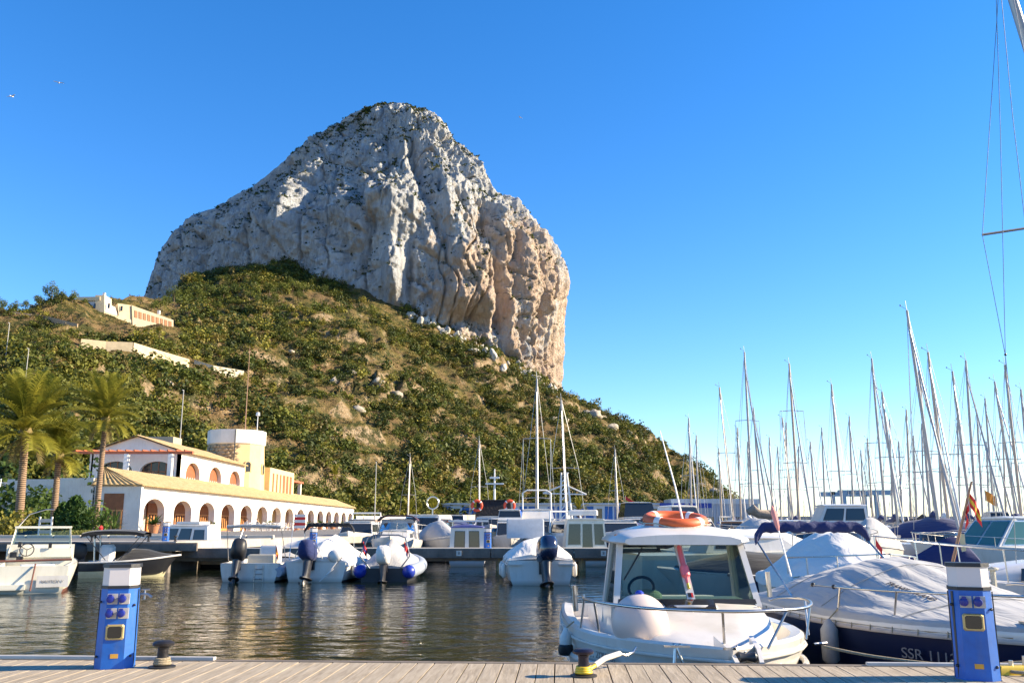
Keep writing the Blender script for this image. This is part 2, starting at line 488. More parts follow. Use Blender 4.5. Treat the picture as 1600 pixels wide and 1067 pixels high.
for j, t in enumerate(tt):
    Yt = yf_ + (yc_ - yf_) * t
    TX[:, j] = dx / (cp + 0 * dy) * Yt * 1.0
    TX[:, j] = dx / dy * Yt
    TY[:, j] = Yt
    if t <= 1:
        TZ[:, j] = QZ + (zc_ - QZ) * (t * .80 + .20 * t * t)
    else:
        TZ[:, j] = zc_ - (t - 1) * np.where((apx > 215) & (apx < 885), -8, 55) + (t - 1) * np.interp(apx, [230, 300, 430, 560, 620, 690], [0, 110, 165, 165, 70, 0])
env = np.clip(np.minimum(tt * 9, 1), 0, 1)[None, :] * np.clip((1170 - apx) / 90, .12, 1)[:, None]
crestk = np.clip(1 - np.exp(-((tt - 1) / .05) ** 2) * .55, 0, 1)[None, :]
nz = 9.0 * fbm(TX / 85, TY / 85, 0 * TX + 1.3, 4) + 3.4 * ridged(TX / 26, TY / 34, 0 * TX + 4.1, 4)
# stepped outcrops: benches of bare rock
st = fbm(TX / 60, TY / 60, 0 * TX + 8.2, 3)
zq = TZ + nz * .5
bench = (np.floor(zq / 11) * 11 + np.clip((zq / 11 - np.floor(zq / 11)) * 3.2, 0, 1) * 11 - zq) * np.clip(st * 1.3 - .1, 0, .55)
TZ = TZ + env * crestk * (nz + bench)
# the craggy cutting near the middle of the slope
def bump_at(px, py, w, hgt):
    pass
T_idx = (np.arange(NA)[:, None] * NR + np.arange(NR)[None, :])
quads = np.stack([T_idx[:-1, :-1], T_idx[1:, :-1], T_idx[1:, 1:], T_idx[:-1, 1:]], -1).reshape(-1, 4)

# projected rows: lets things be stood on the slope
_fz = (TY * cp + (TZ - CAMZ) * sp)
TPY = 533.5 - FPX * (-(TY) * sp + (TZ - CAMZ) * cp) / _fz
TPX = 800 + FPX * TX / _fz
def hill_at(px, py):
    i = int(np.clip(np.searchsorted(apx, px), 1, NA - 2))
    i = int(np.argmin(np.abs(TPX[:, 90] - px))); col = TPY[i, :NR - 38]
    run = np.minimum.accumulate(col)
    j = int(np.argmax(run <= py)) if (run <= py).any() else NR - 40
    return Vector((TX[i, j], TY[i, j], TZ[i, j]))

# outcrop: a band of bare cliff near (590,610), and the cut at the headland
def crag(px, py, rx, ry, amp):
    global TZ
    ex = (TPX - px) / rx; ey = (TPY - py) / ry
    m = np.exp(-(ex ** 2 + ey ** 2) ** 1.5)
    TZ = TZ + m * amp * (.55 + .9 * ridged(TX / 14, TY / 14, TZ / 20, 4))
crag(595, 612, 75, 16, 7.5); crag(545, 440, 26, 10, 6); crag(1000, 690, 60, 14, 4.5); crag(400, 492, 30, 10, 4); crag(700, 745, 40, 10, 4)
crag(1100, 765, 22, 14, 4); crag(300, 500, 40, 8, 3)
crag(880, 665, 26, 6, 3); crag(800, 560, 60, 14, 4); crag(470, 330 + 230, 40, 9, 3)

_u = np.stack([np.gradient(TX, axis=0), np.gradient(TY, axis=0), np.gradient(TZ, axis=0)], -1); _v = np.stack([np.gradient(TX, axis=1), np.gradient(TY, axis=1), np.gradient(TZ, axis=1)], -1)
_n = np.cross(_u, _v); slope = np.hypot(_n[..., 0], _n[..., 1]) / np.maximum(np.abs(_n[..., 2]), 1e-4); AREA = np.abs(_n[..., 2])

k = NT("hillside_soil")
g = k.n("ShaderNodeNewGeometry"); sep = k.n("ShaderNodeSeparateXYZ"); k.l(g.outputs["Normal"], sep.inputs[0])
v = k.world()
f1 = k.noise(v, .05, 6, .65); f2 = k.noise(v, .6, 6, .7); f3 = k.noise(v, .18, 5, .6)
soil = k.ramp(f3, [(.3, (.13, .085, .04)), (.5, (.22, .145, .07)), (.68, (.18, .132, .052)), (.85, (.29, .21, .12))])
grass = k.ramp(f2, [(.35, (.09, .08, .022)), (.65, (.21, .16, .05))])
c = k.mix(k.ramp(f1, [(.42, 0.0), (.60, 1.0)]), soil, grass)
rockc = k.ramp(k.noise(k.world((1, 1, 2.2)), .35, 8, .7), [(.3, (.20, .14, .075)), (.5, (.34, .245, .14)), (.7, (.47, .38, .26))])
st_ = k.ramp(k.math('ADD', sep.outputs[2], k.math('MULTIPLY', k.math('SUBTRACT', f2, .5), .35)), [(.52, 1.0), (.66, 0.0)])
c = k.mix(st_, c, rockc)
scrub_c = k.ramp(k.noise(v, 1.5, 5, .7), [(.4, (.025, .035, .012)), (.65, (.07, .08, .025))])
sc_m = k.ramp(k.math('ADD', k.noise(v, .22, 6, .72), k.math('MULTIPLY', f1, .2)), [(.60, 0.0), (.66, 1.0)])
c = k.mix(k.math('MULTIPLY', sc_m, .85), c, scrub_c)
k.set(c, .95); k.b.inputs["Specular IOR Level"].default_value = .1
k.bump(k.math('ADD', f2, k.noise(v, 2.2, 4)), .9, 1.2)
HILL = k.m
V = np.stack([TX, TY, TZ], -1).reshape(-1, 3)
tag(link("hillside", np_mesh("hillside", V, quads, HILL, True)), kind="structure")

# ------------------------------------------------------------------ the great limestone rock
OL = [(224, 470), (232, 440), (240, 412), (250, 386), (262, 366), (280, 351), (300, 341), (330, 327), (360, 304), (395, 282), (420, 261), (450, 238), (475, 222), (500, 203), (520, 189), (545, 172), (570, 163), (588, 160)]
OR = [(884, 640), (882, 600), (883, 540), (883, 480), (884, 440), (876, 410), (861, 383), (846, 360), (826, 336), (800, 321), (776, 312), (764, 286), (741, 257), (716, 227), (691, 199), (666, 181), (640, 166), (606, 160)]
YS = 650.0
Lp = np.array([tuple(at(a, b, YS)) for a, b in OL]); Rp = np.array([tuple(at(a, b, YS)) for a, b in OR])
ztop = max(Lp[-1, 2], Rp[-1, 2]); Lp[-1, 2] = Rp[-1, 2] = ztop
NZ, NP = 370, 600
tz = np.linspace(0, 1, NZ); zs = 55 + (ztop - 55) * (1 - (1 - tz) ** 1.35)
xl = np.interp(zs, np.r_[55, Lp[:, 2]], np.r_[Lp[0, 0] - 30, Lp[:, 0]])
xr = np.interp(zs, Rp[:, 2], Rp[:, 0])
aw = (xr - xl) / 2; aw[-1] = .5
nf = int(NP * .8)
phf = np.linspace(0, np.pi, nf); phb = np.linspace(np.pi, 2 * np.pi, NP - nf + 2)[1:-1]
s_f = (1 - np.cos(phf)) / 2; s_f = .6 * s_f + .4 * np.linspace(0, 1, nf)
pk = .60
g_f = np.where(s_f < pk, np.clip(s_f / pk, 0, 1) ** .72, np.clip(1 - np.clip((s_f - pk) / (1 - pk), 0, 1) ** 2.3, 0, 1) ** .55)
s_b = (1 - np.cos(2 * np.pi - phb)) / 2; g_b = -.55 * np.abs(np.sin(phb)) ** .8
S = np.r_[s_f, s_b]; G = np.r_[g_f, g_b]
depth = np.minimum(aw * .62, 92) * (1 - .1 * tz)
RX = xl[:, None] + (xr - xl)[:, None] * S[None, :]
RY = 655 - depth[:, None] * G[None, :]
RZ = np.repeat(zs[:, None], len(S), 1)
front = np.r_[np.ones(nf), np.zeros(len(s_b))][None, :] * np.ones_like(RX)
# outward normals of the smooth body
def gnorm(X, Y, Z):
    du = np.stack([np.roll(X, -1, 1) - np.roll(X, 1, 1), np.roll(Y, -1, 1) - np.roll(Y, 1, 1), np.roll(Z, -1, 1) - np.roll(Z, 1, 1)], -1)
    dv = np.stack([np.gradient(X, axis=0), np.gradient(Y, axis=0), np.gradient(Z, axis=0)], -1)
    n = np.cross(du, dv); n /= np.maximum(np.linalg.norm(n, axis=-1, keepdims=True), 1e-9); return n
N0 = gnorm(RX, RY, RZ)
d = np.zeros_like(RX)
wob = 18 * fbm(RX / 120, RY / 120, RZ / 120, 2)
d += 13 * fbm(RX / 80 + 3, RY / 80, RZ / 110, 3)
d += np.clip(.75 + (RX + 120) / 260, .45, 1.05) * 6.2 * ridged((RX + wob) / 42, (RY) / 42, RZ / 150, 3)                 # tall flutes and ribs
rgh = .72 * np.clip(.55 + 1.5 * fbm(RX / 70 + 2, RY / 70, RZ / 70, 2) + np.clip((RX + 60) / 170, -.42, .25), .16, 1.15)
d += rgh * 4.4 * ridged(RX / 24 + .02 * RZ, RY / 24, RZ / 44 + .2, 4, .58)
d += rgh * 2.9 * ridged(RX / 10 + .3 * wob / 18, RY / 10, RZ / 26, 4, .62)
d += 1.5 * fbm(RX / 4.5, RY / 4.5, RZ / 7, 4, .65)
d += 1.7 * ridged(RX / 6, RY / 6, RZ / 15, 3, .6)
jt = np.abs(PN(RX / 20 + .6 * PN(RX / 30, RY / 30, RZ / 30), RY / 20, RZ / 160)); d -= 5.0 * np.exp(-(jt / .032) ** 2)      # open vertical joints
jt = np.abs(PN(RX / 60 + 5, RY / 60, RZ / 26 + RX / 90)); d -= 2.4 * np.exp(-(jt / .05) ** 2)                              # bedding breaks
def feat(px, py, rx, ry, amp, p=2.0, sl=0.0):
    """a buttress (+) or a gully (-) centred where the photo shows it, in metres of relief"""
    global d
    c = at(px, py, 590); ex = (RX - c.x - sl * (RZ - c.z)) / rx; ey = (RZ - c.z) / ry
    d += front * amp * np.exp(-(np.abs(ex) ** p + np.abs(ey) ** p))
feat(738, 452, 17, 21, 15, 2.6); feat(736, 480, 13, 9, 4, 2.4)        # the round buttress
feat(728, 512, 26, 7, -7)                                             # undercut below it
feat(776, 470, 4.5, 42, -15, 2.4)                                     # gully right of the buttress
feat(762, 345, 6, 26, -13, 2.2, .12)                                  # chimney high on the right
feat(752, 300, 7, 14, -8)
feat(835, 480, 34, 75, 9, 3.0); feat(868, 470, 10, 60, 5)             # great right-hand pillar
feat(808, 470, 3.5, 60, -6, 2.2); feat(845, 520, 3, 50, -4, 2.2)
feat(700, 400, 36, 12, 6); feat(690, 425, 10, 22, -5)
feat(622, 445, 7, 14, 10, 2.6); feat(645, 440, 3, 18, -8); feat(600, 440, 4, 16, -6); feat(625, 468, 4, 8, 7)
feat(575, 330, 5, 30, -9, 2.2, -.45); feat(545, 390, 6, 22, -6, 2, -.5)   # dark diagonal break
feat(480, 300, 4, 44, -5, 2, .25); feat(370, 395, 4, 26, -7, 2, .3); feat(425, 370, 5, 30, -4)
feat(285, 400, 4, 22, -6); feat(470, 380, 34, 26, 5); feat(330, 390, 18, 24, 4)
feat(598, 230, 3, 40, -5, 2, -.15); feat(628, 215, 4, 32, 5, 2, -.2); feat(645, 250, 3, 36, -6, 2, -.25)
feat(690, 300, 5, 40, 6, 2, -.3); feat(665, 300, 3, 40, -5, 2, -.3); feat(605, 350, 22, 18, 8); feat(640, 330, 30, 9, 5)
taper = np.clip((1 - tz) * 9, .18, 1)[:, None]
edge = (.25 + .75 * np.clip(np.abs(np.sin(np.r_[phf, phb])) * 3.2, 0, 1))[None, :]
d = d * taper * edge
RX2, RY2, RZ2 = RX + N0[..., 0] * d, RY + N0[..., 1] * d, RZ + N0[..., 2] * d * .8
N1 = gnorm(RX2, RY2, RZ2)
# iron stain: on overhanging and sheltered lower walls, mostly right of the spur
ch = ridged(RX2 / 30, RY2 / 30, RZ2 / 90, 3)
fz_ = (RY2 * cp + (RZ2 - CAMZ) * sp); RPX = 800 + FPX * RX2 / fz_; RPY = 533.5 - FPX * (-(RY2) * sp + (RZ2 - CAMZ) * cp) / fz_
zone = np.clip((RX2 + 62) / 45, 0, 1) * np.clip((235 - RZ2) / 70, 0, 1)
stain = np.clip(zone * (.75 + .8 * fbm(RX2 / 26, RY2 / 26, RZ2 / 70, 4)) + .38 * np.clip(-N1[..., 2] * 1.5, 0, 1) + .22 * np.clip(fbm(RX2 / 35, RY2 / 35, RZ2 / 110 + 9, 4) * 2 - .5, 0, 1), 0, 1)
veg = np.clip((N1[..., 2] - .30) * 2.2, 0, 1) * np.clip(fbm(RX2 / 14, RY2 / 14, RZ2 / 14 + 7, 4) * 1.6 + .45, 0, 1)
RI = (np.arange(NZ)[:, None] * RX.shape[1] + np.arange(RX.shape[1])[None, :])
RIr = np.roll(RI, -1, 1)
rq = np.stack([RI[:-1], RIr[:-1], RIr[1:], RI[1:]], -1).reshape(-1, 4)
k = NT("limestone_cliff")
va = k.n("ShaderNodeVertexColor", layer_name="wear"); sp_ = k.n("ShaderNodeSeparateColor"); k.l(va.outputs[0], sp_.inputs[0])
a1 = k.noise(k.world((1, 1, .28)), .11, 8, .68); a2 = k.noise(k.world((1, 1, .16)), .5, 6, .7); a3 = k.noise(k.world(), .9, 5, .7)
grey = k.ramp(a1, [(.28, (.26, .265, .27)), (.42, (.45, .46, .47)), (.58, (.62, .625, .615)), (.8, (.72, .71, .67))])
warm = k.ramp(a1, [(.25, (.46, .30, .20)), (.5, (.64, .48, .35)), (.75, (.72, .61, .48))])
c = k.mix(k.math('MULTIPLY', k.ramp(k.math('ADD', sp_.outputs[0], k.math('MULTIPLY', k.math('SUBTRACT', a2, .5), .7)), [(.22, 0.0), (.62, 1.0)]), .9), grey, warm)
streak = k.ramp(k.noise(k.world((1, 1, .06)), .35, 5, .6), [(.54, 0.0), (.70, 1.0)])
c = k.mix(k.math('MULTIPLY', streak, .35), c, (.20, .19, .18))
pits = k.ramp(k.noise(k.world((1, 1, .8)), .42, 6, .75), [(.60, 0.0), (.70, 1.0)])
vm = k.ramp(k.math('ADD', sp_.outputs[1], k.math('MULTIPLY', k.math('SUBTRACT', a3, .5), 1.2)), [(.36, 0.0), (.52, 1.0)])
c = k.mix(k.math('MULTIPLY', vm, .55), c, k.ramp(a3, [(.3, (.035, .045, .02)), (.7, (.10, .10, .05))]))
k.set(c, .95); k.b.inputs["Specular IOR Level"].default_value = .15
hh = k.math('SUBTRACT', k.math('ADD', a2, k.math('MULTIPLY', a3, .6)), k.math('MULTIPLY', pits, .5))
k.bump(hh, 1.0, 3.6)
ROCK = k.m
me = np_mesh("limestone_rock", np.stack([RX2, RY2, RZ2], -1).reshape(-1, 3), rq, ROCK, False)
col_attr(me, "wear", np.stack([stain, veg, 0 * veg, 0 * veg + 1], -1).reshape(-1, 4))
tag(link("limestone_rock", me), kind="structure")
print("rock", len(me.polygons))

# ------------------------------------------------------------------ foliage helpers
def leaf_cloud(n, rx, ry, rz, leaf, seed, lobes=5, up=.4, shell=.55):
    """n leaf-clump quads spread through an uneven lobed volume; returns (4n,3) verts, base at z=0"""
    rng = np.random.RandomState(seed)
    cen = rng.normal(size=(lobes, 3)) * np.array([.42, .42, .25]); cen[:, 2] += .55
    rad = rng.uniform(.38, .62, lobes)
    wh = rng.randint(0, lobes, n); dirs = rng.normal(size=(n, 3)); dirs /= np.linalg.norm(dirs, axis=1)[:, None]
    rr = shell + (1 - shell) * rng.uniform(0, 1, n) ** .5
    P = cen[wh] + dirs * (rad[wh] * rr)[:, None]
    P[:, 2] = np.abs(P[:, 2])
    P = P * np.array([rx, ry, rz])
    nr = dirs + rng.normal(size=(n, 3)) * .7; nr[:, 2] += up; nr /= np.linalg.norm(nr, axis=1)[:, None]
    t = np.cross(nr, rng.normal(size=(n, 3))); t /= np.maximum(np.linalg.norm(t, axis=1)[:, None], 1e-6)
    b = np.cross(nr, t); sz = leaf * rng.uniform(.55, 1.3, n)[:, None]
    a = .75
    V = np.stack([P - t * sz - b * sz * a * .5, P + t * sz * .3 - b * sz * a, P + t * sz + b * sz * .4 * a, P - t * sz * .4 + b * sz * a], 1)
    return V.reshape(-1, 3)
def cloud_mesh(name, V, mat):
    return np_mesh(name, V, np.arange(len(V)).reshape(-1, 4), mat)
def scatter(name, pts, sizes, templates, mat, cols, label, cat, rzs=None, flat=None):
    """many small shrubs nobody could count, joined as one mass"""
    rng = np.random.RandomState(5); Vs = []; Cs = []
    for i, (p, s_) in enumerate(zip(pts, sizes)):
        T = templates[i % len(templates)]; a = rng.uniform(0, 6.28); c_, n_ = math.cos(a), math.sin(a)
        W = np.empty_like(T); f = 1.0 if flat is None else flat[i]
        W[:, 0] = (T[:, 0] * c_ - T[:, 1] * n_) * s_ + p[0]; W[:, 1] = (T[:, 0] * n_ + T[:, 1] * c_) * s_ + p[1]; W[:, 2] = T[:, 2] * s_ * f + p[2]
        Vs.append(W); Cs.append(np.repeat(np.array([cols[i]]), len(T), 0) * rng.uniform(.75, 1.2, (len(T) // 4, 1)).repeat(4, 0))
    V = np.concatenate(Vs); C = np.concatenate(Cs); C = np.c_[C, np.ones(len(C))]
    me = cloud_mesh(name, V, mat); col_attr(me, "tint", C)
    return tag(link(name, me), label, cat, kind="stuff")

SCRUB = leaf_mat("scrub_foliage", (.04, .055, .015), (.10, .11, .03), "tint", .2)
rng = np.random.RandomState(3)
tmpl = [leaf_cloud(42, 1, 1, 1.0, .31, 20 + i, 4) for i in range(8)]
# candidate points, even over the ground the camera can see
cand = []
ii = rng.randint(2, NA - 2, 90000); jj = rng.randint(3, NR - 34, 90000); jj = np.where((apx[ii] > 240) & (apx[ii] < 640) & (rng.uniform(0, 1, 90000) < .16), rng.randint(NR - 40, NR - 2, 90000), jj)
cell = AREA[ii, jj]
keep = rng.uniform(0, 1, 90000) < cell / np.percentile(cell, 97)
ii, jj = ii[keep], jj[keep]
P = np.stack([TX[ii, jj], TY[ii, jj], TZ[ii, jj]], -1)
P[:, :2] += rng.uniform(-.6, .6, (len(P), 2))
dens = fbm(P[:, 0] / 38, P[:, 1] / 38, 0 * P[:, 0] + 2.2, 4) + .35 * fbm(P[:, 0] / 11, P[:, 1] / 11, 0 * P[:, 0] + 5.2, 3)
sl_ = slope[ii, jj]
dens += .20 * np.clip((460 - TPX[ii, jj]) / 220, 0, 1)
px_ = TPX[ii, jj]; py_ = TPY[ii, jj]
ok = (dens + rng.uniform(-.35, .35, len(P)) > -.12) & (sl_ < 2.4)
ok &= ~((px_ > 0) & (px_ < 300) & (np.abs(py_ - (500 + px_ * .24)) < 6) & (rng.uniform(0, 1, len(P)) < .7))
P = P[ok]; px_ = px_[ok]; py_ = py_[ok]; print("shrubs", len(P))
P = P[:17500]; px_ = px_[:17500]; py_ = py_[:17500]
# the near left slope faces the camera squarely: its cover is as thick as elsewhere
cl_ = np.where(apx < 500)[0]; i2 = rng.choice(cl_[(apx[cl_] > 60) & (apx[cl_] < 330)], 26000); j2 = rng.randint(3, NR - 45, 26000)
c2 = AREA[i2, j2]; k2 = rng.uniform(0, 1, 26000) < c2 / np.percentile(c2, 97)
i2, j2 = i2[k2], j2[k2]; P2 = np.stack([TX[i2, j2], TY[i2, j2], TZ[i2, j2]], -1)
q2 = fbm(P2[:, 0] / 11, P2[:, 1] / 11, 0 * P2[:, 0] + 6.2, 2) + rng.uniform(-.3, .3, len(P2)) > -.22
i2, j2, P2 = i2[q2][:1300], j2[q2][:1300], P2[q2][:1300]
P = np.concatenate([P, P2]); px_ = np.concatenate([px_, TPX[i2, j2]]); py_ = np.concatenate([py_, TPY[i2, j2]]); print("extra", len(P2))
# kept clear: the ground before the hill house and its terrace walls
wl = np.interp(px_, [110, 160, 200, 240, 292, 330, 380], [545, 550, 555, 563, 575, 580, 590])
clear = ((px_ > 95) & (px_ < 285) & (py_ > 450) & (py_ < 524 + (px_ - 160) * .12)) | ((px_ > 108) & (px_ < 382) & (py_ > wl - 13) & (py_ < wl + 11))
P = P[~clear]; px_ = px_[~clear]; py_ = py_[~clear]
size = rng.gamma(3.0, .42, len(P)) * 1.35 + .45; size = np.clip(size, .5, 4.2)
size[py_ > 700] *= 1.15; size[(px_ < 130) & (py_ < 560)] = np.minimum(size[(px_ < 130) & (py_ < 560)], 1.6)
pal = np.array([(.085, .105, .015), (.14, .145, .02), (.25, .22, .03), (.042, .058, .013), (.29, .22, .055), (.16, .12, .04)])
cols = pal[rng.choice(6, len(P), p=[.25, .20, .13, .28, .07, .07])]
# the largest to the eye stand as single shrubs, the rest as one mass
app = size / P[:, 1] * ((px_ > 2) & (px_ < 1150)); order = np.argsort(-app); big = order[:260]; rest = order[260:]
P[:, 2] -= .15 * size
# the mass of scrub: thousands of shrubs set out on points, each a crown of small leaves
SCRUBI = leaf_mat("scrub_mass_foliage", (.05, .07, .015), (.12, .13, .03), "tint", .2, .6, True)
tcol = bpy.data.collections.new("scrub_crowns")
for i in range(9):
    nl, lf, up_ = ((150, .135, .4), (170, .12, .2), (110, .16, .7))[i % 3]
    to = bpy.data.objects.new("scrub_crown", cloud_mesh("scrub_crown", leaf_cloud(nl, 1, 1, (1.0, .8, 1.25)[i % 3], lf, 320 + i, 4 + i % 4, up_, .45), SCRUBI)); tcol.objects.link(to)
pm_ = bpy.data.meshes.new("hillside_scrub"); nr_ = len(rest)
pm_.vertices.add(nr_); pm_.vertices.foreach_set("co", P[rest].astype(np.float32).ravel())
def pattr(nm, typ, key, arr): a_ = pm_.attributes.new(nm, typ, 'POINT'); a_.data.foreach_set(key, np.ascontiguousarray(arr).ravel())
fl_ = rng.uniform(.7, 1.15, nr_)
pattr("scl", 'FLOAT_VECTOR', "vector", np.stack([size[rest] * rng.uniform(.85, 1.2, nr_), size[rest], size[rest] * fl_], -1).astype(np.float32))
pattr("rot", 'FLOAT_VECTOR', "vector", np.stack([rng.uniform(-.15, .15, nr_), rng.uniform(-.15, .15, nr_), rng.uniform(0, 6.28, nr_)], -1).astype(np.float32))
pattr("idx", 'INT', "value", rng.randint(0, 9, nr_).astype(np.int32))
pattr("tint", 'FLOAT_COLOR', "color", np.c_[cols[rest] * rng.uniform(.75, 1.25, (nr_, 1)), np.ones(nr_)].astype(np.float32))
so = tag(link("hillside_scrub", pm_), "low green and olive scrub covering the stony hillside", "scrub", kind="stuff")
ng = bpy.data.node_groups.new("set_out_scrub", 'GeometryNodeTree')
ng.interface.new_socket("Geometry", in_out='INPUT', socket_type='NodeSocketGeometry'); ng.interface.new_socket("Geometry", in_out='OUTPUT', socket_type='NodeSocketGeometry')
gi, go = ng.nodes.new("NodeGroupInput"), ng.nodes.new("NodeGroupOutput")
ci = ng.nodes.new("GeometryNodeCollectionInfo"); ci.inputs["Collection"].default_value = tcol; ci.inputs["Separate Children"].default_value = True; ci.inputs["Reset Children"].default_value = True
io = ng.nodes.new("GeometryNodeInstanceOnPoints"); io.inputs["Pick Instance"].default_value = True
def na(nm, typ): n_ = ng.nodes.new("GeometryNodeInputNamedAttribute"); n_.data_type = typ; n_.inputs["Name"].default_value = nm; return n_.outputs[0]
er = ng.nodes.new("FunctionNodeEulerToRotation"); L__ = ng.links.new
L__(gi.outputs[0], io.inputs["Points"]); L__(ci.outputs[0], io.inputs["Instance"]); L__(na("idx", 'INT'), io.inputs["Instance Index"])
L__(na("rot", 'FLOAT_VECTOR'), er.inputs[0]); L__(er.outputs[0], io.inputs["Rotation"]); L__(na("scl", 'FLOAT_VECTOR'), io.inputs["Scale"]); L__(io.outputs[0], go.inputs[0])
md = so.modifiers.new("set_out_scrub", 'NODES'); md.node_group = ng
# tufts of dry grass and low herbs between the shrubs
ti = rng.randint(2, NA - 2, 60000); tj = rng.randint(3, NR - 36, 60000)
tc = AREA[ti, tj]
tk = rng.uniform(0, 1, 60000) < tc / np.percentile(tc, 97) * .9
ti, tj = ti[tk][:13000], tj[tk][:13000]
GP = np.stack([TX[ti, tj], TY[ti, tj], TZ[ti, tj]], -1); GP[:, :2] += rng.uniform(-.8, .8, (len(GP), 2)); GP[:, 2] -= .1
gpal = np.array([(.27, .19, .08), (.20, .16, .05), (.13, .12, .03), (.32, .25, .13), (.09, .10, .025)])
scatter("dry_grass_tufts", GP, rng.uniform(.35, 1.0, len(GP)), [leaf_cloud(8, 1, 1, .7, .36, 200 + i, 3) for i in range(5)], SCRUB, gpal[rng.choice(5, len(GP))], "straw coloured grass tufts between the hillside shrubs", "grass")
SHRUB = leaf_mat("shrub_leaves", (.055, .075, .012), (.20, .19, .03), None, .2)
BARK = plain("brown_bark", (.12, .085, .055), .95, 0, .3, 8, .6)
shm = [cloud_mesh("shrub_leaves", leaf_cloud(420, 1, 1, (1.0, .8, 1.15)[i % 3], .095, 60 + i, 6, .35, .4), SHRUB) for i in range(6)]
for q, i in enumerate(big):
    o = link("shrub", shm[q % 6]); o.location = P[i]; o.scale = (size[i],) * 3; o.rotation_euler = (0, 0, rng.uniform(0, 6.28))
    tag(o, "rounded green shrub on the dry hillside below the rock", "shrub", "shrubs on the hillside")
# shrubs rooted on the ledges of the rock
cand = np.argwhere((N1[..., 2] > .34) & (front > 0) & (RZ2 > 90))
cand = cand[rng.permutation(len(cand))]
nn = fbm(RX2[cand[:, 0], cand[:, 1]] / 16, RZ2[cand[:, 0], cand[:, 1]] / 16, 0 * cand[:, 0] + 3.0, 3)
cand = cand[nn + rng.uniform(-.3, .3, len(nn)) > .10][:3600]
Q = np.stack([RX2[cand[:, 0], cand[:, 1]], RY2[cand[:, 0], cand[:, 1]], RZ2[cand[:, 0], cand[:, 1]]], -1)
tm2 = [leaf_cloud(14, 1, 1, .8, .42, 90 + i, 3) for i in range(6)]
scatter("cliff_scrub", Q - np.array([0, 0, .3]), rng.uniform(.5, 1.6, len(Q)), tm2, SCRUB, pal[rng.choice([0, 3, 1], len(Q))] * .8, "dark scrub dotted over the ledges of the limestone rock", "scrub")

# ------------------------------------------------------------------ pines on the slope
PINE = leaf_mat("pine_needles", (.045, .07, .010), (.16, .175, .028), None, .2)
pine_c = [cloud_mesh("pine_crown", leaf_cloud(900, 1.0, 1.0, 1.25, .075, 140 + i, 10, .5, .35) + np.array([0, 0, .55]), PINE) for i in range(5)]
def trunk_mesh(i):
    mb = MB(); r_ = random.Random(i)
    mb.tube([(0, 0, -.3), (.03, .02, .4), (r_.uniform(-.1, .1), r_.uniform(-.1, .1), 1.0), (r_.uniform(-.15, .15), 0, 1.5)], [.09, .075, .055, .02], 6)
    for q in range(4):
        a = r_.uniform(0, 6.28); mb.tube([(0, 0, .6 + q * .2), (.5 * math.cos(a), .5 * math.sin(a), 1.0 + q * .18)], [.035, .012], 5)
    return mb.mesh("pine_trunk", BARK, 60)
pine_t = [trunk_mesh(i) for i in range(3)]
def pine(p, s_, q, label, group):
    o = empty("pine_tree", p, q * 1.7, label, "tree", group); o.scale = (s_, s_, s_ * (0.85 + .3 * ((q * 37) % 10) / 10))
    link("crown", pine_c[q % 5], o); link("trunk", pine_t[q % 3], o)
spots = [(680, 742, 3.4), (662, 728, 3.0), (655, 705, 2.8), (700, 766, 3.2), (742, 640, 2.8), (720, 650, 2.3), (905, 706, 3.2), (925, 718, 3.4), (890, 690, 2.6), (870, 680, 2.3), (845, 745, 2.6),
         (960, 742, 2.6), (985, 720, 2.6), (1005, 735, 2.4), (1020, 728, 2.2), (760, 745, 2.6), (790, 760, 2.8), (730, 772, 2.4), (575, 780, 1.7), (600, 788, 1.8), (622, 786, 1.7), (655, 790, 1.8), (540, 762, 1.5), (690, 792, 1.8), (742, 790, 2.0), (800, 786, 2.0), (835, 785, 2.0), (870, 784, 2.0), (900, 786, 2.0), (775, 790, 1.8), (930, 775, 2.2), (715, 790, 1.7), (850, 792, 1.8), (630, 770, 1.6)]
for q, (a, b, s_) in enumerate(spots):
    pine(hill_at(a, b), s_, q, "bushy green pine low on the slope behind the marina", "pines low on the slope")
tops = [(250, 478, 3.0), (262, 472, 3.4), (280, 470, 3.2), (300, 472, 3.4), (318, 466, 3.2), (338, 468, 3.6), (352, 462, 3.4), (372, 470, 3.4), (392, 468, 3.6), (410, 462, 3.6), (430, 458, 3.8), (448, 456, 3.4), (465, 458, 3.4), (480, 452, 3.2), (500, 462, 2.8), (520, 456, 2.6), (240, 486, 2.6), (360, 480, 2.6), (300, 486, 2.6), (420, 474, 2.8), (330, 484, 2.5), (455, 470, 2.6), (505, 448, 2.6), (395, 482, 2.4)]
for q, (a, b, s_) in enumerate(tops):
    pine(hill_at(a, b), s_, q + 3, "green pine in the sunlit belt under the left foot of the rock", "pines under the rock")
sky = [(8, 482, 1.6), (28, 480, 1.7), (48, 474, 2.3), (66, 470, 2.6), (82, 474, 2.1), (98, 474, 2.2), (-14, 484, 1.8), (118, 478, 1.3), (226, 486, 1.9)]
for q, (a, b, s_) in enumerate(sky):
    pine(hill_at(a, b), s_, q + 1, "dark pine on the left skyline beside the hill house", "pines on the left skyline")
# scree of fallen blocks along the right foot of the rock
scree = [(640 + 225 * q / 69 + random.uniform(-8, 8), 492 + 112 * (q / 69) ** 1.05 + random.uniform(-2, 11), random.uniform(.7, 2.6)) for q in range(70)]
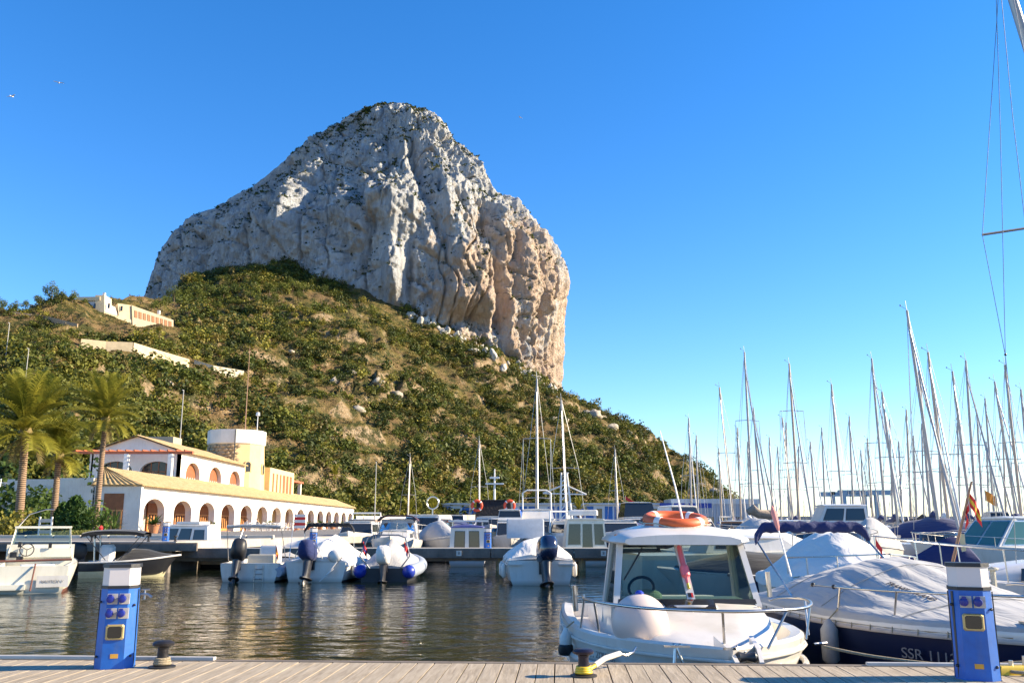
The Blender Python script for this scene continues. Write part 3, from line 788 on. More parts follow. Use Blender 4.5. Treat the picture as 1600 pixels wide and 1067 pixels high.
# pale boulders and bare rocks showing on the slope
BOULD = plain("pale_boulder", (.38, .33, .26), .95, 0, .35, 1.5, .9)
def boulder_mesh(i):
    mb = MB(); mb.ball((0, 0, .2), 1, 14, 9)
    me = mb.mesh("boulder", BOULD, 30); rr = np.array([v.co[:] for v in me.vertices])
    dd = 1 + .45 * ridged(rr[:, 0] * .9 + i * 7, rr[:, 1] * .9, rr[:, 2] * .9, 3)
    rr = rr * dd[:, None] * np.array([1.4, 1.0, .8]); me.vertices.foreach_set("co", rr.astype(np.float32).ravel()); me.update(); return me
bm_ = [boulder_mesh(i) for i in range(4)]
for q, (a, b, s_) in enumerate([(547, 583, 1.5), (522, 600, 2.4), (520, 690, .9), (496, 690, .7), (265, 604, 1.3), (300, 558, 1.0), (930, 650, 4.2), (918, 646, 2.8), (945, 655, 2.4), (880, 662, 3.0), (866, 657, 2.4), (525, 726, .9), (505, 698, .7), (740, 718, 1.5), (836, 596, 4), (960, 668, 3), (985, 680, 3), (1118, 770, 2.5), (450, 555, 1.4), (220, 570, .8), (60, 610, 1.1), (110, 622, .8), (560, 640, 2), (640, 632, 2.2), (615, 628, 2.4), (590, 622, 2.2)]):
    o = link("boulder", bm_[q % 4]); o.location = hill_at(a, b) + Vector((0, -.3, -.25 * s_)); o.scale = (s_,) * 3; o.rotation_euler = (0, 0, q * 1.3)
    tag(o, "pale limestone boulder lying among shrubs on the hillside", "boulder", "boulders on the hillside")
SCREEM = plain("scree_limestone", (.50, .46, .39), .95, 0, .3, .8, .8)
sm2 = []
for m_ in bm_:
    c_ = m_.copy(); c_.materials.clear(); c_.materials.append(SCREEM); sm2.append(c_)
for q, (a, b, s_) in enumerate(scree):
    o = link("scree_block", sm2[q % 4]); o.location = hill_at(a, b) + Vector((0, -.3, -.2 * s_)); o.scale = (s_ * 1.2, s_, s_); o.rotation_euler = (q * .3, q * .21, q * 1.7)
    tag(o, "grey white block of scree along the foot of the cliff", "boulder", "scree blocks under the cliff")
# ================================================================== foreground dock
DZ = 0.90
k = NT("weathered_plank")
oi = k.n("ShaderNodeObjectInfo"); v = k.coord("Object", (14, 1.1, 6))
vo = k.n("ShaderNodeVectorMath", operation='ADD'); cmb = k.n("ShaderNodeCombineXYZ")
k.l(k.math('MULTIPLY', oi.outputs["Random"], 40.0), cmb.inputs[1]); k.l(v, vo.inputs[0]); k.l(cmb.outputs[0], vo.inputs[1])
f = k.noise(vo.outputs[0], 2.2, 8, .65, .6); f2 = k.noise(vo.outputs[0], .5, 4, .5)
c = k.ramp(f, [(.28, (.20, .155, .10)), (.5, (.37, .30, .21)), (.72, (.50, .42, .31))])
c = k.mix(k.math('MULTIPLY', oi.outputs["Random"], .35), c, (.33, .275, .20))
c = k.mix(k.math('MULTIPLY', k.ramp(f2, [(.55, 0.0), (.75, 1.0)]), .4), c, (.24, .2, .16))
k.set(c, .8); k.bump(f, .5, .012)
PLANK = k.m
dock_rot = R(-3.0)
dock = tag(empty("dock", (0, 8.36, DZ), dock_rot), kind="structure")
PW = .152
pm = []
for i in range(4):
    mb = MB(); mb.bbox((0, 0, 0), (PW - .009, 2.75, .045), .0015); pm.append(mb.mesh("plank", PLANK, 30))
rp = random.Random(4)
for i in range(-52, 60):
    o = link("plank", pm[i % 4], dock, (i * PW, -1.42 + rp.uniform(-.006, .006), -.0225 + rp.uniform(-.0007, .0007)))
    o.rotation_euler = (0, 0, rp.uniform(-.002, .002))
    for yy in (-.2,):
        pass
mb = MB(); mb.box((.6, .03, -.10), (17.4, .10, .20))
mb.build("fascia_beam", plain("dark_fascia_timber", (.16, .13, .10), .85, 0, .25, 3, .4), dock)
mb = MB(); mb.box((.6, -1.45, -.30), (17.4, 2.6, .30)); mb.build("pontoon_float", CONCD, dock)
mb = MB(); mb.bbox((-4.8, .04, .012), (4.2, .07, .03), .004); mb.bbox((3.9, .035, .010), (1.6, .06, .03), .004); mb.build("edge_strip", plain("edge_strip_metal", (.5, .47, .42), .5, .3), dock)
SCREW = plain("screw_head", (.10, .09, .08), .5, .6)

BLUE = plain("pedestal_blue", (.010, .115, .46), .45, 0, .22, 5, .06, stain=(.10, .14, .24))
SOCKB = plain("socket_blue", (.01, .02, .22), .35, 0, .1, 20)
SOCKG = plain("socket_plate", (.52, .48, .42), .5, 0, .2, 30)
LAMPW = plain("lantern_diffuser", (.62, .57, .55), .35, 0, .06, 3)
GOLD = plain("brass_frame", (.5, .38, .16), .45, .4)
LABELO = plain("orange_sticker", (.65, .33, .04), .6)
def pedestal(loc, rz, label, sockets=4, s=1.0, dark_side=False, group=None, tap=False):
    """power pedestal; its front looks along local -y"""
    root = empty("power_pedestal", loc, rz, label, "power pedestal", group); root.scale = (s, s, s)
    w, dp, h = .22, .22, .66
    cz = .07
    def ring(k_, z, a=1.0):                      # five-sided body: flat front, chamfered flanks
        x, y, q = w / 2 * a, dp / 2 * a, .075 * a
        return [(-x + .02, -y, z), (x - .02, -y, z), (x + .045 * a, -y + q, z), (x + .045 * a, y, z), (-x - .045 * a, y, z), (-x - .045 * a, -y + q, z)]
    mb = MB(); mb.loft([ring(0, 0, 1.0), ring(0, h, .94)], True, True, True); mb.build("body", BLUE, root, 20)
    mb = MB(); mb.loft([ring(0, -.012, 1.06), ring(0, .0, 1.06)], True, True, True); mb.build("base_plate", BLACK, root, 20)
    mb = MB(); mb.loft([ring(0, h, .99), ring(0, h + .025, .99)], True, True, True); mb.build("collar", BLACK, root, 20)
    mb = MB(); mb.loft([ring(0, h + .025, .93), ring(0, h + .175, .92)], True, True, True); mb.build("lantern", LAMPW, root, 20)
    mb = MB(); mb.loft([ring(0, h + .175, .99), ring(0, h + .205, .97)], True, True, True); mb.build("cap", BLACK, root, 20)
    yf = -dp / 2
    rows = [(h - .085,), (h - .085, h - .205)][sockets > 2]
    for z in rows:
        for x in (-.048, .048):
            sk = MB().box((x + .008, yf + .012, z), (.082, .02, .088)).build("socket", SOCKG, root)
            mb = MB(); mb.lathe([(.031, 0), (.033, .03), (.028, .055), (.012, .06)], (0, 0, 0), 14, Matrix.Rotation(R(90), 3, 'X'))
            mb.box((0, -.04, .034), (.03, .03, .016)); mb.build("socket_cover", SOCKB, sk, 40, (x - .006, yf - .0, z))
    zb = h - (.36 if sockets > 2 else .235)
    sc = MB().bbox((0, 0, 0), (.150, .128, .035), .012).build("meter_box", GOLD, root, 20, (0, yf + .006, zb), (R(90), 0, 0))
    MB().bbox((0, 0, .004), (.126, .108, .034), .012).build("meter_window", glass_dark("meter_glass", (.015, .013, .01), .2), sc, 20)
    MB().box((.01, yf + .004, .105), (.062, .012, .036)).build("sticker", LABELO, root)
    mb = MB(); mb.box((w / 2 + .045, -.02, h / 2), (.008, .012, h - .02)); mb.box((-w / 2 - .045, -.02, h / 2), (.008, .012, h - .02)); mb.build("door_seam", BLACK, root)
    for q, (bx, bz) in enumerate(((w / 2 + .025, .52), (w / 2 + .025, .10), (-w / 2 - .03, .55), (-w / 2 - .03, .10))):
        mb = MB(); mb.ball((bx, -dp / 2 + .045, bz), .012, 8, 6); mb.build("bolt", DARKP, root)
    if tap:
        mb = MB(); mb.tube([(w / 2 + .05, .03, h - .06), (w / 2 + .11, .03, h - .06), (w / 2 + .15, .02, h - .085)], .012, 8)
        mb.tube([(w / 2 + .09, .03, h - .10), (w / 2 + .09, .03, h - .02)], .008, 6); mb.tube([(w / 2 + .06, .03, h - .02), (w / 2 + .13, .03, h - .02)], .008, 6)
        mb.build("tap", STEEL, root)
    if dark_side:
        MB().box((-w / 2 - .015, yf + .055, h / 2), (.018, .018, h - .02), R(45)).build("dark_strip", DARKP, root)
    return root
def dockp(px, py): return onz(px, py, DZ)
p = dockp(178, 1042); pedestal((p.x, p.y, DZ), R(14), "blue power pedestal with four sockets at the left end of the dock", 4, 1.0, tap=True)
p = dockp(1528, 1060); pedestal((p.x, p.y, DZ), R(-22), "blue power pedestal with two sockets beside the navy boat", 2, 1.04, dark_side=True)

def bollard(loc, label, mat, ropem, band=None, s=1.0):
    root = empty("mooring_bollard", loc, 0, label, "bollard"); root.scale = (s, s, s)
    mb = MB(); mb.lathe([(.115, 0), (.115, .012), (.06, .02)], n=20); mb.build("base_plate", BLACK, root)
    mb = MB(); mb.lathe([(.055, .02), (.048, .06), (.044, .15), (.05, .175)], n=18); mb.build("post", mat, root)
    mb = MB(); mb.lathe([(.05, .172), (.088, .186), (.092, .205), (.07, .222), (.02, .226)], n=20); mb.build("head", mat, root)
    for q in range(3):
        mb = MB(); mb.torus((0, 0, .034 + q * .020), .066 - q * .006, .013, Matrix.Rotation(R(3 * q - 3), 3, 'X'), 24, 8); mb.build("rope_turn", ropem, root)
    return root
p = dockp(253, 1042); bollard((p.x, p.y, DZ), "black iron bollard with brown rope beside the left blue pedestal", plain("bollard_iron", (.025, .022, .022), .45, .3, .3, 12, .3), ROPE, s=.98)
p = dockp(912, 1056); b2 = bollard((p.x, p.y, DZ), "black capped bollard with yellow rope loop in front of the white boat", plain("bollard_iron2", (.014, .010, .022), .35, .2, .3, 12, .2), YELLOW, s=.95)
# the rope running from that bollard to the boat: yellow loop, white sleeve
mb = MB(); mb.tube([(p.x + .05, p.y + .03, DZ + .05), (p.x + .12, p.y + .12, DZ + .075), (p.x + .17, p.y + .2, DZ + .10)], .016, 8)
ro = mb.build("mooring_line", YELLOW); tag(ro, "yellow mooring line with white sleeve leading from the bollard to the white boat", "rope")
mb = MB(); mb.tube([(p.x + .10, p.y + .10, DZ + .07), (p.x + .2, p.y + .24, DZ + .105), (p.x + .34, p.y + .38, DZ + .125)], .023, 10); mb.build("chafe_sleeve", plain("sleeve_pvc", (.62, .58, .5), .4), ro)
mb = MB(); mb.tube([(p.x + .34, p.y + .38, DZ + .125), (p.x + .4, p.y + .45, DZ + .10), (p.x + .47, p.y + .5, DZ + .12), (p.x + .5, p.y + .52, DZ + .16)], .01, 6); mb.build("shackle", STEEL, ro)
# yellow mooring cleat at the far right
p = dockp(1585, 1053)
cl = empty("mooring_cleat", (p.x, p.y, DZ), R(5), "yellow mooring cleat at the far right edge of the dock", "cleat")
mb = MB(); mb.bbox((0, 0, .035), (.32, .10, .07), .02); mb.build("base", YELLOW, cl)
mb = MB(); mb.tube([(-.02, 0, .07), (-.02, 0, .11)], .018, 8); mb.tube([(.09, 0, .07), (.09, 0, .14), (.13, 0, .14)], .010, 8); mb.build("horn", STEEL, cl)
mb = MB(); mb.torus((.03, -.02, .03), .09, .014, None, 24, 8); mb.build("rope_turn", ROPE, cl)

# ================================================================== the pier across the basin
PZ = 1.0; PY = 43.0
PIERW = plain("pier_fascia_timber", (.155, .125, .10), .9, 0, .35, 1.4, .6, stain=(.07, .055, .045))
pier = tag(empty("pier", (0, PY, 0)), kind="structure")
x0, x1 = -16.6, 9.0
mb = MB(); mb.box(((x0 + x1) / 2, 1.35, PZ - .06), (x1 - x0, 2.5, .12)); mb.build("pier_deck", CONC, pier)
n = int((x1 - x0) / 3.9)
for i in range(n):
    mb = MB(); mb.bbox((x0 + 3.9 * (i + .5), .06, PZ - .21), (3.87, .12, .42), .02); mb.build("fascia_board", PIERW, pier)
    mb = MB(); mb.tube([(x0 + 3.9 * i + .4, .5, -2.5), (x0 + 3.9 * i + .4, .5, PZ - .12)], .17, 8); mb.build("pile", plain("barnacled_pile", (.30, .23, .12), .95, 0, .4, 3, .8), pier)
    mb = MB(); mb.tube([(x0 + 3.9 * i + .4, 2.2, -2.5), (x0 + 3.9 * i + .4, 2.2, PZ - .12)], .17, 8); mb.build("pile", CONCD, pier)
mb = MB(); mb.box(((x0 + x1) / 2, .10, PZ + .012), (x1 - x0, .2, .03)); mb.build("pier_edge", CONC, pier)
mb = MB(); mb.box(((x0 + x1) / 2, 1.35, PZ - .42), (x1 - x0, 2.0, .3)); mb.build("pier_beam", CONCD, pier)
for i in range(14): MB().bbox((-68 + 3.9 * (i + .5) - .6 + 0, 40.95, QZ - .22), (3.87, .14, .36), .02).build("fascia_board", PIERW, quay)
PLQ = plain("berth_plate", (.6, .58, .52), .6)
for px, num in ((717, "18"), (943, "20")):
    a = at(px, 864, PY - .02)
    MB().box((a.x, -.03, a.z), (.24, .02, .24)).build("berth_plate", PLQ, pier)
    text_obj("berth_number", "8", .2, pier, (a.x, -.045, a.z), (R(90), 0, 0), DARKP)
# blue pedestals on the pier and the quay
for px, py, Y, z, nm, rz in ((762, 855, PY + .8, PZ, "small blue power pedestal on the pier beside the cabin boat with blue trim", 12), (489, 858, PY + .8, PZ, "small blue power pedestal on the pier behind the covered boat", 25)):
    a = at(px, py, Y); pedestal((a.x, Y, z), R(rz), nm, 4, 1.12)
for px, Y, nm in ((259, 42.4, "small blue power pedestal on the quay beside the moored cabin boat"), (551, 84, "far blue power pedestal at the end of the quay terrace")):
    a = at(px, 838, Y); pedestal((a.x, Y, QZ), R(15), nm, 4, 1.0 if Y < 50 else 1.3)
for q, px in enumerate((142, 231, 273)):
    a = at(px, 848, 41.4); b_ = empty("quay_bollard", (a.x, 41.45, QZ), 0, "small black bollard on the edge of the left quay", "bollard", "bollards on the quay edge")
    mb = MB(); mb.lathe([(.09, 0), (.05, .04), (.05, .2)], n=10); mb.build("post", BLACK, b_)
    mb = MB(); mb.lathe([(.05, .2), (.11, .22), (.1, .27), (.02, .28)], n=10); mb.build("head", BLACK, b_)
# ================================================================== restaurant building with arcade
STUC = plain("white_stucco", (.80, .74, .65), .9, 0, .09, .8, .2, stain=(.58, .48, .36))
OCHRE = plain("ochre_render", (.70, .52, .26), .9, 0, .12, .6, .3, stain=(.5, .36, .18))
STONE = plain("rubble_stone", (.42, .31, .19), .95, 0, .45, 2.2, .9)
WOOD = plain("varnished_wood", (.30, .105, .035), .55, 0, .25, 3, .2)
WOODL = plain("orange_wood_frame", (.66, .30, .10), .5, 0, .2, 3, .2)
PINKW = plain("pinkish_inner_wall", (.60, .44, .36), .9, 0, .1, 1)
SLATE = plain("dark_pane_glass", (.03, .028, .028), .12, 0, .2)  # near-black glossy panes
k = NT("clay_roof_tiles")
f = k.noise(k.coord("Object"), 1.6, 6, .7); f2 = k.noise(k.coord("Object", (2.5, 6, 2.5)), 2.0, 3, .6)
c = k.ramp(k.math('ADD', k.math('MULTIPLY', f, .5), k.math('MULTIPLY', f2, .5)), [(.3, (.24, .14, .06)), (.5, (.46, .32, .15)), (.68, (.58, .44, .24)), (.8, (.33, .22, .12))])
k.set(c, .9); k.bump(f2, .6, .03)
TILE = k.m

BX, BY0 = -33.0, 80.5
bld = empty("restaurant_building", (BX, BY0, QZ), 0, "long white arcaded restaurant building with clay roofs and a stone tower", "building")
BAY = 7.3; NB = 15; AH = 3.05; EH = 4.15; RHW = 4.9 / 2
def arch_wall(mb, y0, bays, bay, hw, spring, top, x, th, zb=0.0, rise=None):
    """wall in the local YZ plane at x, with round-headed openings; thickness th towards -x"""
    ns = 14
    for b in range(bays):
        ya, yb = y0 + b * bay, y0 + (b + 1) * bay; c = (ya + yb) / 2; r = rise or hw
        arc = [(c - hw, zb)] + [(c - hw * math.cos(math.pi * i / ns), spring + r * math.sin(math.pi * i / ns)) for i in range(ns + 1)] + [(c + hw, zb)]
        outer = [(ya, zb)] + [(ya if i == 0 else (yb if i == ns else ya + (yb - ya) * i / ns), top) for i in range(ns + 1)] + [(yb, zb)]
        for xx, flip in ((x, False), (x - th, True)):
            A = [(xx, q[0], q[1]) for q in arc]; O = [(xx, q[0], q[1]) for q in outer]
            mb.loft([O, A] if not flip else [A, O], False)
        mb.loft([[(x, q[0], q[1]) for q in arc], [(x - th, q[0], q[1]) for q in arc]], False)
    ye = y0 + bays * bay
    mb.quad((x, y0, zb), (x, y0, top), (x - th, y0, top), (x - th, y0, zb)); mb.quad((x, ye, zb), (x, ye, top), (x - th, ye, top), (x - th, ye, zb))
    mb.quad((x, y0, top), (x, ye, top), (x - th, ye, top), (x - th, y0, top))
mb = MB(); arch_wall(mb, 0, NB, BAY, RHW, 1.95, EH, 0, .65, 0, 1.15); recalc_me = mb.mesh("arcade_wall", STUC, 25); recalc(recalc_me); link("arcade_wall", recalc_me, bld)
mb = MB(); mb.box((.05, BAY * NB / 2, EH - .42), (.12, BAY * NB, .12)); mb.build("string_course", STUC, bld)
# inner wall and doors of the arcade
mb = MB(); mb.box((-3.3, BAY * NB / 2, 1.95), (.3, BAY * NB, 3.9)); mb.build("inner_wall", PINKW, bld)
mb = MB(); mb.box((-1.8, BAY * NB / 2, .02), (3.4, BAY * NB, .06)); mb.build("arcade_floor", plain("terrace_tiles", (.36, .22, .15), .7, 0, .15, 3), bld)
dm = MB(); dm.box((0, 0, 2.35), (.10, 4.6, 1.0)); dmesh_top = dm.mesh("door_panel", WOOD, 30)
fm = MB()
for i in range(7): fm.box((.05, -2.2 + i * 4.4 / 6, .95), (.10, .20, 1.9))
fm.box((.05, 0, 1.82), (.10, 4.6, .16)); fm.box((.05, 0, .15), (.10, 4.6, .3)); dmesh_frame = fm.mesh("door_frame", WOODL, 30)
gm = MB().box((0, 0, 1.0), (.04, 4.5, 1.8)); dmesh_glass = gm.mesh("door_glass", SLATE, 30)
yel = MB().box((0, 0, 1.4), (.12, 4.6, 2.8)).mesh("shutter", OCHRE, 30)
for b in range(NB):
    y = (b + .5) * BAY + .9
    if b in (6, 7, 8):
        d_ = link("shutter", yel, bld, (-3.02, y, 0)); continue
    d_ = link("door", dmesh_frame, bld, (-3.02, y, 0))
    link("door_panel", dmesh_top, d_); link("glass_pane", dmesh_glass, d_)
# end wall facing the harbour mouth, with a tall door
mb = MB(); mb.box((-1.75, -.20, EH / 2), (4.1, .4, EH)); mb.build("end_wall", STUC, bld)
ed = MB().box((-2.05, -.43, 1.75), (1.75, .06, 3.4)).build("end_door", WOOD, bld)
mb = MB()
for i in range(5): mb.box((-2.8 + i * .375, -.48, 1.0), (.12, .05, 1.9))
mb.box((-2.05, -.48, 1.98), (1.75, .06, .12)); mb.build("door_frame", WOODL, ed)
MB().box((-2.05, -.465, 1.0), (1.55, .012, 1.8)).build("glass_pane", SLATE, ed)
# lean-to tile roof: barrel tiles as real ribs
def tile_roof(name, A, B, C_, D, per=.42, parent=None, amp=.07, th=.12):
    """ribbed roof over quad A-B (eave) to D-C (ridge)"""
    A, B, C_, D = map(Vector, (A, B, C_, D)); n_ = max(4, int((B - A).length / per)) * 4
    nrm = (B - A).cross(D - A).normalized()
    if nrm.z < 0: nrm = -nrm
    rows = []
    m_ = 5
    for j in range(m_ + 1):
        t = j / m_
        row = []
        for i in range(n_ + 1):
            u = i / n_; p_ = A.lerp(B, u).lerp(D.lerp(C_, u), t)
            h_ = abs(math.sin(math.pi * i / 4)) * amp + .02 * math.sin(i * 1.7 + j * 2.1)
            row.append(p_ + nrm * (h_ + .02))
        rows.append(row)
    mb = MB(); mb.grid(rows)
    under = [p_ - nrm * th for p_ in rows[0]]
    mb.grid([under, rows[0]])
    mb.quad(A - nrm * th, B - nrm * th, C_ - nrm * th, D - nrm * th)
    me_ = mb.mesh(name, TILE, 60); return link(name, me_, parent)
tile_roof("tile_roof", (.45, -.6, EH + .02), (.45, BAY * NB + .4, EH + .02), (-3.6, BAY * NB - 1.2, EH + 1.62), (-3.6, .9, EH + 1.62), .5, bld)
tile_roof("hip_roof", (-4.1, -.65, EH + .02), (.45, -.65, EH + .02), (-3.6, .9, EH + 1.62), (-3.75, .9, EH + 1.62), .5, bld)
# upper floor: gable towards the camera
UY = 22.0; UX0, UX1 = -4.6, -14.8; UZ0, UZ1 = EH + .2, 8.9; AP = 10.6
mb = MB(); cx = (UX0 + UX1) / 2
ns = 12
def gable_face(y):
    pass
# front wall with two wide low arches
arcs = [(-7.3, 1.9), (-12.0, 1.9)]
mbw = MB(); edges_x = [UX0, (-7.3 - 12.0) / 2, UX1]
for q, (c_, hw) in enumerate(arcs):
    xa, xb = edges_x[q], edges_x[q + 1]
    arc = [(c_ + hw, UZ0)] + [(c_ + hw * math.cos(math.pi * i / ns), UZ0 + 2.35 + 1.1 * math.sin(math.pi * i / ns)) for i in range(ns + 1)] + [(c_ - hw, UZ0)]
    out = [(xa, UZ0)] + [(xa + (xb - xa) * i / ns, UZ1) for i in range(ns + 1)] + [(xb, UZ0)]
    mbw.loft([[(a, UY, b) for a, b in out], [(a, UY, b) for a, b in arc]], False); mbw.loft([[(a, UY, b) for a, b in arc], [(a, UY + .5, b) for a, b in arc]], False)
mbw.add([(UX0, UY, UZ1), (UX1, UY, UZ1), (cx, UY, AP)], [(0, 1, 2)])
me_ = mbw.mesh("gable_wall", STUC, 25); link("gable_wall", me_, bld)
for c_ in (-7.3, -12.0):
    w_ = MB().box((c_, UY + .55, UZ0 + 1.8), (4.0, .06, 3.6)).build("arch_window", SLATE, bld)
    mb = MB()
    for i in range(5): mb.box((c_ - 1.7 + i * .85, UY + .5, UZ0 + 1.8), (.09, .05, 3.6))
    mb.box((c_, UY + .5, UZ0 + 2.3), (3.8, .05, .09)); mb.build("window_bars", WOOD, w_)
UL = 24.5
mb = MB(); arch_wall(mb, UY, 3, UL / 3, 2.35, UZ0 + 2.1, UZ1, UX0, .5, UZ0, 1.45); me_ = mb.mesh("upper_wall", STUC, 25); recalc(me_); link("upper_wall", me_, bld)
mb = MB(); mb.box((UX1, UY + UL / 2, (UZ0 + UZ1) / 2), (.4, UL, UZ1 - UZ0)); mb.build("back_wall", STUC, bld)
for b in range(3):
    y = UY + (b + .5) * UL / 3
    w_ = MB().box((UX0 - .55, y, UZ0 + 2.0), (.08, 4.9, 4.0)).build("arch_shutter", WOOD, bld)
    mb = MB()
    for i in range(6): mb.box((UX0 - .48, y - 2 + i * .8, UZ0 + 1.35), (.06, .3, 1.0))
    mb.build("shutter_glass", plain("pale_curtain", (.6, .5, .42), .8), w_)
tile_roof("gable_roof", (UX0 + .5, UY - .4, UZ1 - .05), (UX0 + .5, UY + UL, UZ1 - .05), (cx, UY + UL, AP + .12), (cx, UY - .4, AP + .12), .5, bld)
tile_roof("gable_roof", (UX1 - .5, UY - .4, UZ1 - .05), (UX1 - .5, UY + UL, UZ1 - .05), (cx, UY + UL, AP + .12), (cx, UY - .4, AP + .12), .5, bld)
# pergola over the upper terrace
PERG = plain("pergola_red_wood", (.42, .12, .05), .6, 0, .2, 3, .2)
pg = MB().box((-9.3, UY - 2.4, UZ1 - .3), (13.6, .22, .30)).build("pergola", PERG, bld)
for i in range(14): MB().box((-15.4 + i * .93, UY - 1.3, UZ1 - .07), (.14, 3.0, .16)).build("rafter", PERG, pg)
for x in (-4.9, -9.8): MB().bbox((x, UY - 2.4, UZ0 + 2.05), (.5, .5, 4.1), .04).build("pillar", STUC, bld)
# terrace parapet in front of the gable, with the air conditioners
mb = MB(); mb.box((-9.4, -.1, 2.35), (4.6, .3, 4.7)); mb.box((-9.3, UY / 2 - 1, 2.05), (11.0, UY - 4, 4.1)); mb.build("terrace_block", STUC, bld)
MB().box((-5.6, -.28, 2.4), (3.2, .2, 4.8)).build("terrace_wall", STUC, bld)
ACW = plain("air_conditioner_casing", (.72, .70, .66), .5)
ac = MB().bbox((-8.5, -.7, 1.5), (2.6, .6, 2.0), .05).build("air_conditioner", ACW, bld)
for z in (1.0, 1.98):
    mb = MB(); mb.lathe([(.44, 0), (.44, .05), (.40, .05), (.40, .02)], (-9.15, -1.0, z), 18, Matrix.Rotation(R(90), 3, 'X')); mb.build("fan_grille", plain("fan_grey", (.22, .22, .22), .5), ac)
    mb = MB(); mb.lathe([(.13, 0), (.13, .07)], (-9.15, -1.0, z), 12, Matrix.Rotation(R(90), 3, 'X')); mb.build("fan_hub", DARKP, ac)
# curved staircase wall
mb = MB(); ringsA = []
for i in range(9):
    t = i / 8; x = -12.2 - 3.2 * t ** 1.6; zt = 4.7 - 3.9 * t ** .55
    ringsA.append([(x, -.3 - t * 2.0, 0), (x, -.3 - t * 2.0, 4.75 - 4.0 * t ** 1.5), (x - .3, -.0 - t * 2.0, 4.75 - 4.0 * t ** 1.5), (x - .3, .0 - t * 2.0, 0)])
mb.loft(ringsA, True, True, True); mb.build("stair_wall", plain("pale_blue_white_wall", (.70, .74, .78), .9), bld)
for i in range(14): MB().box((-15.6, 2.4 - i * .28, 3.5 - i * .2), (3.2, .34, .2)).build("stair_step", plain("stair_stone", (.30, .28, .26), .9), bld)
mb = MB(); mb.box((-15.2, 3.5, 3.95), (6.2, .3, 1.3)); mb.build("stair_parapet", STUC, bld)
mb = MB(); mb.loft([[(-17.4, 3.2, 0), (-17.4, 3.2, 4.1), (-17.1, 3.2, 4.1), (-17.1, 3.2, 0)], [(-17.0, .8, 0), (-17.0, .8, 2.6), (-16.7, .8, 2.6), (-16.7, .8, 0)], [(-15.6, -1.6, 0), (-15.6, -1.6, .9), (-15.3, -1.6, .9), (-15.3, -1.6, 0)]], True, True, True); mb.build("stair_wall", STUC, bld)
MB().box((-12.2, UY + 14, UZ1 + 1.2), (3.6, 3, 3.4)).build("chimney_block", plain("chimney_render", (.45, .36, .25), .9), bld)
# tower: rubble-faced drum with white crown and render on its sea side
TYc, TXc, TR = 50.0, -7.0, 3.9
def oct_(r, z, n_=12, sx=1.0): return [(TXc + r * math.cos(2 * math.pi * (i + .5) / n_), TYc + r * math.sin(2 * math.pi * (i + .5) / n_), z) for i in range(n_)]
mb = MB(); mb.loft([oct_(TR * 1.10, 3.5), oct_(TR * 1.04, 9.0), oct_(TR, 12.0)], True, False, True); me_ = mb.mesh("tower", [STONE, OCHRE], 20)
for p_ in me_.polygons:
    c_ = p_.center
    if math.atan2(c_.y - TYc, c_.x - TXc) > R(-62) and math.atan2(c_.y - TYc, c_.x - TXc) < R(100): p_.material_index = 1
tw = link("tower", me_, bld)
mb = MB(); mb.loft([oct_(TR * 1.01, 11.95), oct_(TR * 1.05, 12.1), oct_(TR * 1.05, 14.0), oct_(TR * .93, 14.0), oct_(TR * .93, 13.2)], True, True, True); mb.build("tower_crown", STUC, tw, 20)
# individual rubble stones proud of the tower's shaded face
sm_ = []
for i in range(5):
    rr_ = random.Random(i + 40); mb = MB(); mb.ball((0, 0, 0), .5, 7, 5, (rr_.uniform(.5, .9), .16, rr_.uniform(.35, .55)))
    sm_.append(mb.mesh("stone", STONE, 50))
rr_ = random.Random(9)
for row in range(14):
    for q in range(15):
        a = R(-205 + q * 10 + rr_.uniform(-2, 2) + (5 if row % 2 else 0)); z = 5.6 + row * .46 + rr_.uniform(-.06, .06)
        if a > R(-66): continue
        o = link("stone", sm_[rr_.randrange(5)], tw, (TXc + TR * 1.015 * math.cos(a), TYc + TR * 1.015 * math.sin(a), z), (0, 0, a + R(90)))
        o.scale = (rr_.uniform(.75, 1.15),) * 3
for a, z in ((-125, 8.4), (-48, 8.6), (-2, 8.4)):
    aa = R(a); nx, ny = math.cos(aa), math.sin(aa)
    mb = MB(); mb.box((0, 0, 0), (.75, .2, 1.0)); mb.lathe([(.375, -.1), (.375, .1)], (0, 0, .5), 16, Matrix.Rotation(R(90), 3, 'X'))
    w_ = mb.build("tower_window", SLATE, tw, 40, (TXc + TR * 1.03 * nx, TYc + TR * 1.03 * ny, z), (0, 0, aa + R(90)))
    mb = MB(); mb.torus((0, -.02, .45), .46, .1, Matrix.Rotation(R(90), 3, 'X'), 14, 6, 0, math.pi); mb.box((-.46, -.02, -.05), (.18, .2, 1.0)); mb.box((.46, -.02, -.05), (.18, .2, 1.0)); mb.build("window_surround", OCHRE, w_)
mb = MB(); mb.tube([(TXc + 1.0, TYc - TR - .2, 4), (TXc + 1.0, TYc - TR - .2, 13.9)], .07, 6); mb.build("drainpipe", DARKP, tw)
mb = MB(); mb.tube([(TXc + 3, TYc - .5, 14), (TXc + 3, TYc - .5, 16.2)], .06, 6); mb.lathe([(.05, 16.2), (.3, 16.3), (.25, 16.75), (.05, 16.8)], (TXc + 3, TYc - .5, 0), 10); mb.build("roof_lamp", WHITEP, tw)
mb = MB(); mb.tube([(TXc - .4, TYc + 5, 12), (TXc - .4, TYc + 5, 27.5)], [.10, .04], 6); mb.build("flagpole", plain("rust_pole", (.35, .2, .12), .7), tw)
